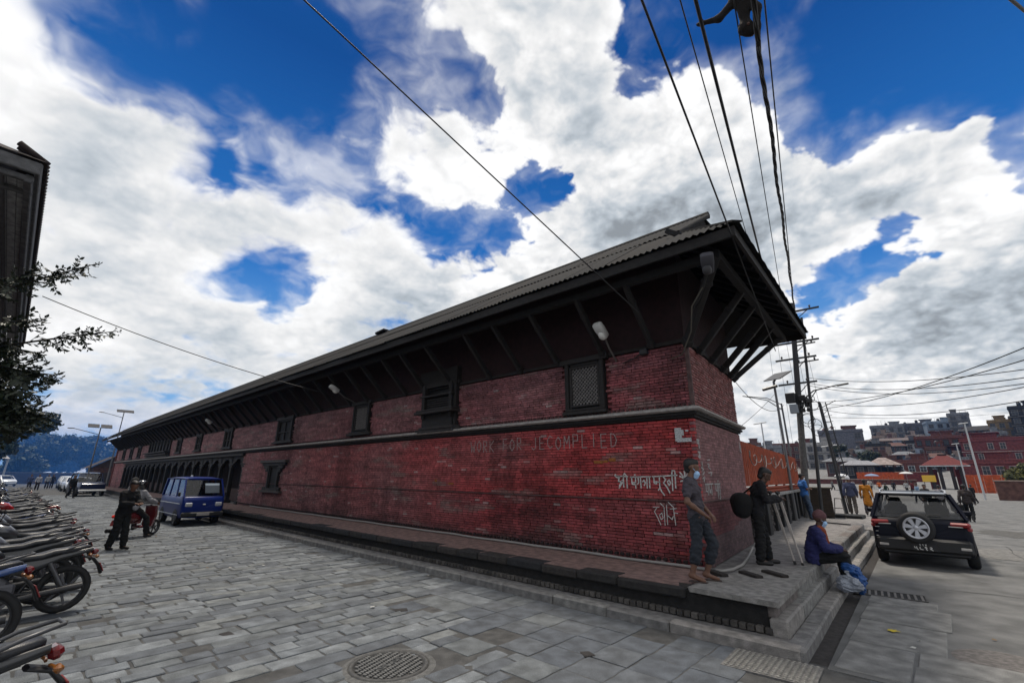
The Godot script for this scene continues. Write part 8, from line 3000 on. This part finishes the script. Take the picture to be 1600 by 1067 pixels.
func build_town() -> void:
	rng.seed = 1201
	var brick := worn(0.19, 0.068, 0.052, 0.95, 0.5, 0.15, 0.8)
	var brick2 := worn(0.17, 0.085, 0.068, 0.95, 0.5, 0.15, 0.8)
	var red := worn(0.22, 0.052, 0.048, 0.95, 0.5, 0.15, 0.8)
	var grey := worn(0.246, 0.254, 0.275, 0.95, 0.4, 0.12, 0.6)
	var grey2 := worn(0.174, 0.174, 0.203, 0.95, 0.4, 0.12, 0.6)
	var blue := worn(0.290, 0.362, 0.464, 0.9, 0.4, 0.12, 0.4)
	var pale := worn(0.609, 0.667, 0.700, 0.9, 0.4, 0.12, 0.4)
	var dark := worn(0.055, 0.050, 0.050, 0.95, 0.4, 0.12, 0.6)
	var wood := worn(0.055, 0.039, 0.033, 0.85, 0.6, 0.2, 0.4)
	var pinkish := worn(0.435, 0.348, 0.319, 0.9, 0.4, 0.12, 0.4)
	var tan_trim := worn(0.377, 0.290, 0.246, 0.9, 0.6, 0.2, 0.4)
	# the row behind
	house("blank grey concrete block with red-brown tanks on top, left of the hill town", -27.8, -228.3, 15, 10.0, 20.6, 3, 4, grey2, {"blank": 0.8, "tanks": 3, "tank": plain(0.10, 0.03, 0.025, 0.7), "attic": brick2, "bands": false})
	house("pale blue-white house with dark windows before the grey concrete block", -22.9, -198.7, 8.6, 4.5, 11.0, 3, 4, pale, {"win_w": 0.45, "tanks": 1})
	house("wide old brick house with rows of carved windows and tan ledges", -11.4, -229.6, 22, 6.0, 16.6, 4, 11, brick2, {"trim": tan_trim, "win_w": 0.55, "win_h": 0.6, "balcony": 2, "roof": "hip", "rise": 1.4, "roof_m": worn(0.174, 0.131, 0.123, 0.9, 0.6, 0.2, 0.6)})
	house("grey house high on the hill, left of a second grey one", -16.0, -289.6, 13, 17.0, 27.0, 3, 4, grey, {"tanks": 2})
	house("second grey house high on the hill with cluttered terrace", -5.0, -299.9, 14, 17.5, 28.2, 3, 5, grey2, {"tanks": 2})
	house("bluish house on the hill left of the slim tower", 3.4, -290.0, 9.5, 16.0, 27.6, 4, 3, blue, {"tanks": 1, "turn": 0.2})
	house("slim grey tower house at the top of the hill", 9.8, -280.0, 7.0, 16.0, 29.8, 5, 2, grey, {"tanks": 1})
	house("red brick house with long balconies behind the temple gate", 4.0, -209.9, 18, 4.0, 15.4, 4, 8, brick, {"trim": wood, "balcony": 1, "win_w": 0.5})
	house("big red brick building with white string courses at the right edge", 16.5, -189.5, 22, 4.0, 12.9, 3, 9, red, {"trim": pinkish, "win_w": 0.4, "blank": 0.2})
	house("dark tall house on the skyline at the right edge", 28.5, -248.7, 12, 12.0, 27.8, 5, 4, dark, {"tanks": 2, "balcony": 1})
	house("brown house on the skyline with a sloping roof, right of the slim tower", 14.5, -262.0, 11, 12.0, 21.5, 3, 5, brick2, {"roof": "hip", "rise": 2.0, "roof_m": dark})
	house("ochre terrace house on the skyline next to the dark tall house", 21.5, -254.2, 10, 12.0, 23.6, 4, 4, worn(0.319, 0.217, 0.102, 0.9, 0.4, 0.12, 0.4), {"tanks": 2, "balcony": 2})
	house("small brick house just right of the tall wall corner, beyond the orange fence", -53.5, -193.0, 9, 6.0, 14.4, 3, 4, brick2, {"tanks": 1})
	house("grey house second behind the orange fence", -44.6, -184.7, 8.5, 6.0, 12.6, 3, 4, grey, {"tanks": 2})
	house("long brick house third behind the orange fence", -38.0, -195.9, 15, 6.0, 13.8, 3, 7, brick, {"trim": tan_trim})
	house("pale house behind the utility pole", -29.5, -187.6, 8, 5.0, 13.2, 3, 3, worn(0.435, 0.420, 0.406, 0.9, 0.4, 0.12, 0.4), {"tanks": 1})
	house("low shop with a tin roof before the pale blue-white house", -19.0, -148.7, 7.0, 2.6, 6.6, 1, 3, brick2, {"roof": "hip", "rise": 1.0, "roof_m": grey})
	house("low brown shop right of the tin-roofed one", -14.3, -139.2, 6.0, 2.2, 5.4, 1, 3, dark, {"roof": "hip", "rise": 1.0, "roof_m": worn(0.348, 0.348, 0.377, 0.8, 0.5, 0.2, 0.3)})
	house("low house with white-edged terrace left of the temple gate", -6.0, -169.9, 12, 2.8, 6.4, 1, 5, brick, {"trim": pale, "tanks": 0})
	house("low terrace behind the right orange fence", 8.5, -149.8, 13, 2.5, 5.6, 1, 6, red, {"trim": pinkish, "tanks": 0})
	# smaller houses that fill the hillside
	var fills := [brick, pale, grey, pinkish, brick2, grey2, tan_trim, blue]
	var tints := ["red brick", "pale blue", "grey", "pinkish", "brown brick", "dark grey", "tan", "bluish"]
	for i in 18:
		var fx := -34.0 + i * 3.5 + R(-1.0, 1.0)
		var fz := -225.0 - R(20, 62)
		var hy := ground_y(fz) + R(4.0, 9.5)
		var k := rng.randi() % 8
		house("small %s hillside house, %s from the left behind the big houses" % [tints[k], ordinal(i + 1)], fx, fz, R(4.5, 7.5), hy - R(8.0, 11.0), hy, 4, 2 + rng.randi() % 2, fills[k], {"tanks": 1 + i % 2, "turn": R(-0.35, 0.35), "trim": fills[(k + 3) % 8], "balcony": 1 + i % 3, "roof": "hip" if i % 5 == 2 else "flat", "rise": 1.4})
	for i in 7:
		var fx2 := -21.0 + i * 4.1 + R(-1.0, 1.0)
		var fz2 := -176.0 - R(0, 14)
		var hy2 := ground_y(fz2) + R(2.5, 4.6)
		var k2 := rng.randi() % 8
		house("low %s house, %s from the left in the row along the square" % [tints[k2], ordinal(i + 1)], fx2, fz2, R(4.0, 6.0), hy2 - 4.0, hy2, 2, 2, fills[k2], {"tanks": 1, "turn": R(-0.3, 0.3), "trim": fills[(k2 + 1) % 8], "balcony": 1, "roof": "hip" if i % 2 else "flat", "rise": 1.0, "roof_m": [grey, pinkish, brick2][i % 3]})
	for i in 15:
		var fx3 := -31.0 + i * 3.9 + R(-1.2, 1.2)
		var fz3 := -196.0 - R(0, 22)
		var hy3 := ground_y(fz3) + R(3.6, 7.2)
		var k3: int = [0, 4, 2, 4, 6, 0, 3, 1, 4, 0, 5, 4, 0, 6, 4][i]
		house("%s house, %s from the left in the crowded middle row of the town" % [tints[k3], ordinal(i + 1)], fx3, fz3, R(4.6, 7.0), hy3 - R(6.0, 9.0), hy3, 3, 2 + i % 3, fills[k3], {"tanks": 1 + i % 3, "turn": R(-0.35, 0.35), "trim": fills[(k3 + 2) % 8], "balcony": 1 + i % 2, "win_w": 0.6, "win_h": 0.62, "roof": "hip" if i % 4 == 1 else "flat", "rise": 1.2, "roof_m": [grey, dark, brick2][i % 3], "attic": fills[(k3 + 4) % 8]})
	# open rest house with pinkish hip roof
	var p := thing("rest_house", "open rest house with a broad pale pink hipped roof and dark posts", "pavilion", V(-10.6, 2.4, -149.6), 0.1)
	var st := S()
	loft(st, [oval(V(0, 3.1, 0), 5.2, 4.2, 4, 2.0, Vector3.RIGHT, Vector3.BACK), oval(V(0, 4.9, 0), 1.0, 0.5, 4, 2.0, Vector3.RIGHT, Vector3.BACK)], -1)
	fin(st, pinkish, "roof", p)
	for i in 6:
		st = S()
		cbox(st, V(-3.2 + i * 1.28, 1.4, 2.4), V(0.26, 3.4, 0.26), 0.03)
		fin(st, wood, "post", p)
	st = S()
	cbox(st, V(0, 1.2, -2.0), V(6.6, 3.0, 0.3), 0.03)
	cbox(st, V(0, 0.0, 0), V(7.2, 0.8, 6.0), 0.05)
	fin(st, dark, "back_wall", p)
	# temple gate with red roof
	var t := thing("temple_gate", "dark temple gate with a low red roof beyond the parked car", "temple", V(0.5, 0.45, -110.0), 0.0)
	st = S()
	quad(st, V(-3.1, 3.95, 1.8), V(3.1, 3.95, 1.8), V(0.5, 5.7, 0), V(-0.5, 5.7, 0))
	quad(st, V(3.1, 3.95, -1.8), V(-3.1, 3.95, -1.8), V(-0.5, 5.7, 0), V(0.5, 5.7, 0))
	tri(st, V(-3.1, 3.95, -1.8), V(-3.1, 3.95, 1.8), V(-0.5, 5.7, 0))
	tri(st, V(3.1, 3.95, 1.8), V(3.1, 3.95, -1.8), V(0.5, 5.7, 0))
	fin(st, worn(0.21, 0.035, 0.032, 0.85, 0.8, 0.3, 0.5), "roof", t)
	st = S()
	cbox(st, V(0, 3.82, 1.8), V(6.3, 0.16, 0.14), 0.03)
	fin(st, pale, "eave_board", t)
	st = S()
	cbox(st, V(0, 5.75, 0), V(1.2, 0.25, 0.25), 0.05)
	fin(st, dark, "ridge", t)
	for s in [-1.9, -0.75, 0.75, 1.9]:
		st = S()
		cbox(st, V(s, 1.9, 1.1), V(0.5, 3.8, 0.5), 0.05)
		fin(st, wood, "column", t)
	for s in [-1, 1]:
		st = S()
		cbox(st, V(s * 1.75, 1.6, -0.3), V(1.2, 3.4, 1.6), 0.04)
		fin(st, worn(0.189, 0.032, 0.032, 0.9, 0.8, 0.3, 0.5), "side_wall", t)
	# fences and walls across the square
	var orange := worn(0.638, 0.102, 0.020, 0.8, 0.6, 0.2, 0.3)
	for q in [["distant orange sheet fence in the middle of the square", -10.2, -129.6, 8.2, 1.1, 3.5], ["orange sheet fence right of the temple gate", 4.6, -94.9, 5.2, 0.2, 2.7]]:
		var f := thing("sheet_fence", q[0], "fence", V(q[1], 0, q[2]), 0.0)
		var n := int(q[3] / 0.9)
		for i in n:
			st = S()
			cbox(st, V((i + 0.5 - n / 2.0) * 0.9, (q[4] + q[5]) / 2, 0.02 * (i % 2)), V(0.88, q[5] - q[4], 0.06), 0.015)
			fin(st, orange, "sheet", f)
	for q in [["dark red garden wall left of the temple gate", -4.2, -129.9, 6.4, 0.9, 3.5, worn(0.189, 0.036, 0.036, 0.9, 0.6, 0.2, 0.5)], ["brown brick wall at the right edge of the road", 5.9, -69.8, 4.2, -0.2, 1.85, brick2], ["long brown wall low along the far side of the square", -14, -120, 20, 0.2, 1.9, worn(0.160, 0.051, 0.043, 0.9, 0.6, 0.2, 0.5)]]:
		var g := thing("garden_wall", q[0], "wall", V(q[1], 0, q[2]), 0.0)
		st = S()
		cbox(st, V(0, (q[4] + q[5]) / 2, 0), V(q[3], q[5] - q[4], 0.5), 0.03)
		fin(st, q[6], "masonry", g)
		st = S()
		cbox(st, V(0, q[5] + 0.06, 0), V(q[3] + 0.2, 0.12, 0.7), 0.03)
		fin(st, tan_trim, "coping", g)
	# market umbrellas
	for q in [[-13.2, -100, 0.55, 0.56, 0.58, "white"], [-9.3, -104, 0.16, 0.22, 0.34, "grey-blue"], [-5.2, -118, 0.5, 0.5, 0.5, "pale"]]:
		var u := thing("market_umbrella", "%s market umbrella among the walkers on the square" % q[5], "umbrella", V(q[0], ground_y(q[1]), q[1]))
		st = S()
		lathe(st, [Vector2(1.1, 2.15), Vector2(0.7, 2.4), Vector2(0.0, 2.55)], 8, Transform3D.IDENTITY, -1)
		fin(st, plain(q[2], q[3], q[4], 0.85), "canopy", u)
		st = S()
		tube(st, [V(0, 0, 0), V(0, 2.8, 0)], 0.03, -1.0, 5)
		fin(st, plain(0.2, 0.2, 0.2, 0.5), "shaft", u)
	var ys := thing("yellow_sign", "small yellow sign board left of the temple gate", "sign", V(-1.6, 0.4, -92.0))
	st = S()
	cbox(st, V(0, 1.75, 0), V(1.5, 0.9, 0.08), 0.02)
	fin(st, plain(0.65, 0.40, 0.04, 0.7), "board", ys)
	st = S()
	for s in [-0.6, 0.6]: tube(st, [V(s, -0.4, -0.06), V(s, 2.1, -0.06)], 0.04, -1.0, 5)
	fin(st, dark, "leg", ys)
	# steps of the right-hand pavement
	st = S()
	for k in 3: prism(st, [Vector2(3.2 + k * 0.5, -36), Vector2(30, -36), Vector2(30, -66), Vector2(5.2 + k * 0.5, -66)], -0.02 + 0.12 * k, 0.12 + 0.12 * k)
	struct(fin(st, worn(0.377, 0.362, 0.348, 0.93, 1.0, 0.3, 0.5), "right_pavement"), "stepped pavement on the right-hand side of the road")
	var c := clump()
	tree("yellow-green bushy tree behind the brown wall at the right edge", V(8.0, 0.3, -86), 3.4, 2.4, 700, c, Color(0.10, 0.10, 0.02), 0.9)
	tree("dark tree beyond the square in front of the blank grey block", V(-25.0, 5, -190), 8.0, 3.6, 600, c, Color(0.03, 0.04, 0.02), 1.4)
	tree("small dark tree between the low shops and the old brick house", V(-15.5, 4, -180), 6.5, 3.0, 500, c, Color(0.03, 0.045, 0.02), 1.2)


func _ready() -> void:
	var t0 := Time.get_ticks_msec()
	make_textures()
	camera_sky_sun()
	print("sky ", Time.get_ticks_msec() - t0)
	paint_n.frequency = 0.11
	paint_n.fractal_octaves = 3
	paint_n.seed = 4
	build_ground()
	build_hall()
	build_left_building()
	build_town()
	build_far_left()
	build_near_tree()
	build_poles()
	build_fence()
	print("place ", Time.get_ticks_msec() - t0)
	make_suv()
	make_van()
	park_bikes()
	print("vehicles ", Time.get_ticks_msec() - t0)
	build_people()
	build_monkey()
	print("people ", Time.get_ticks_msec() - t0)
	build_cables()
	build_writing()
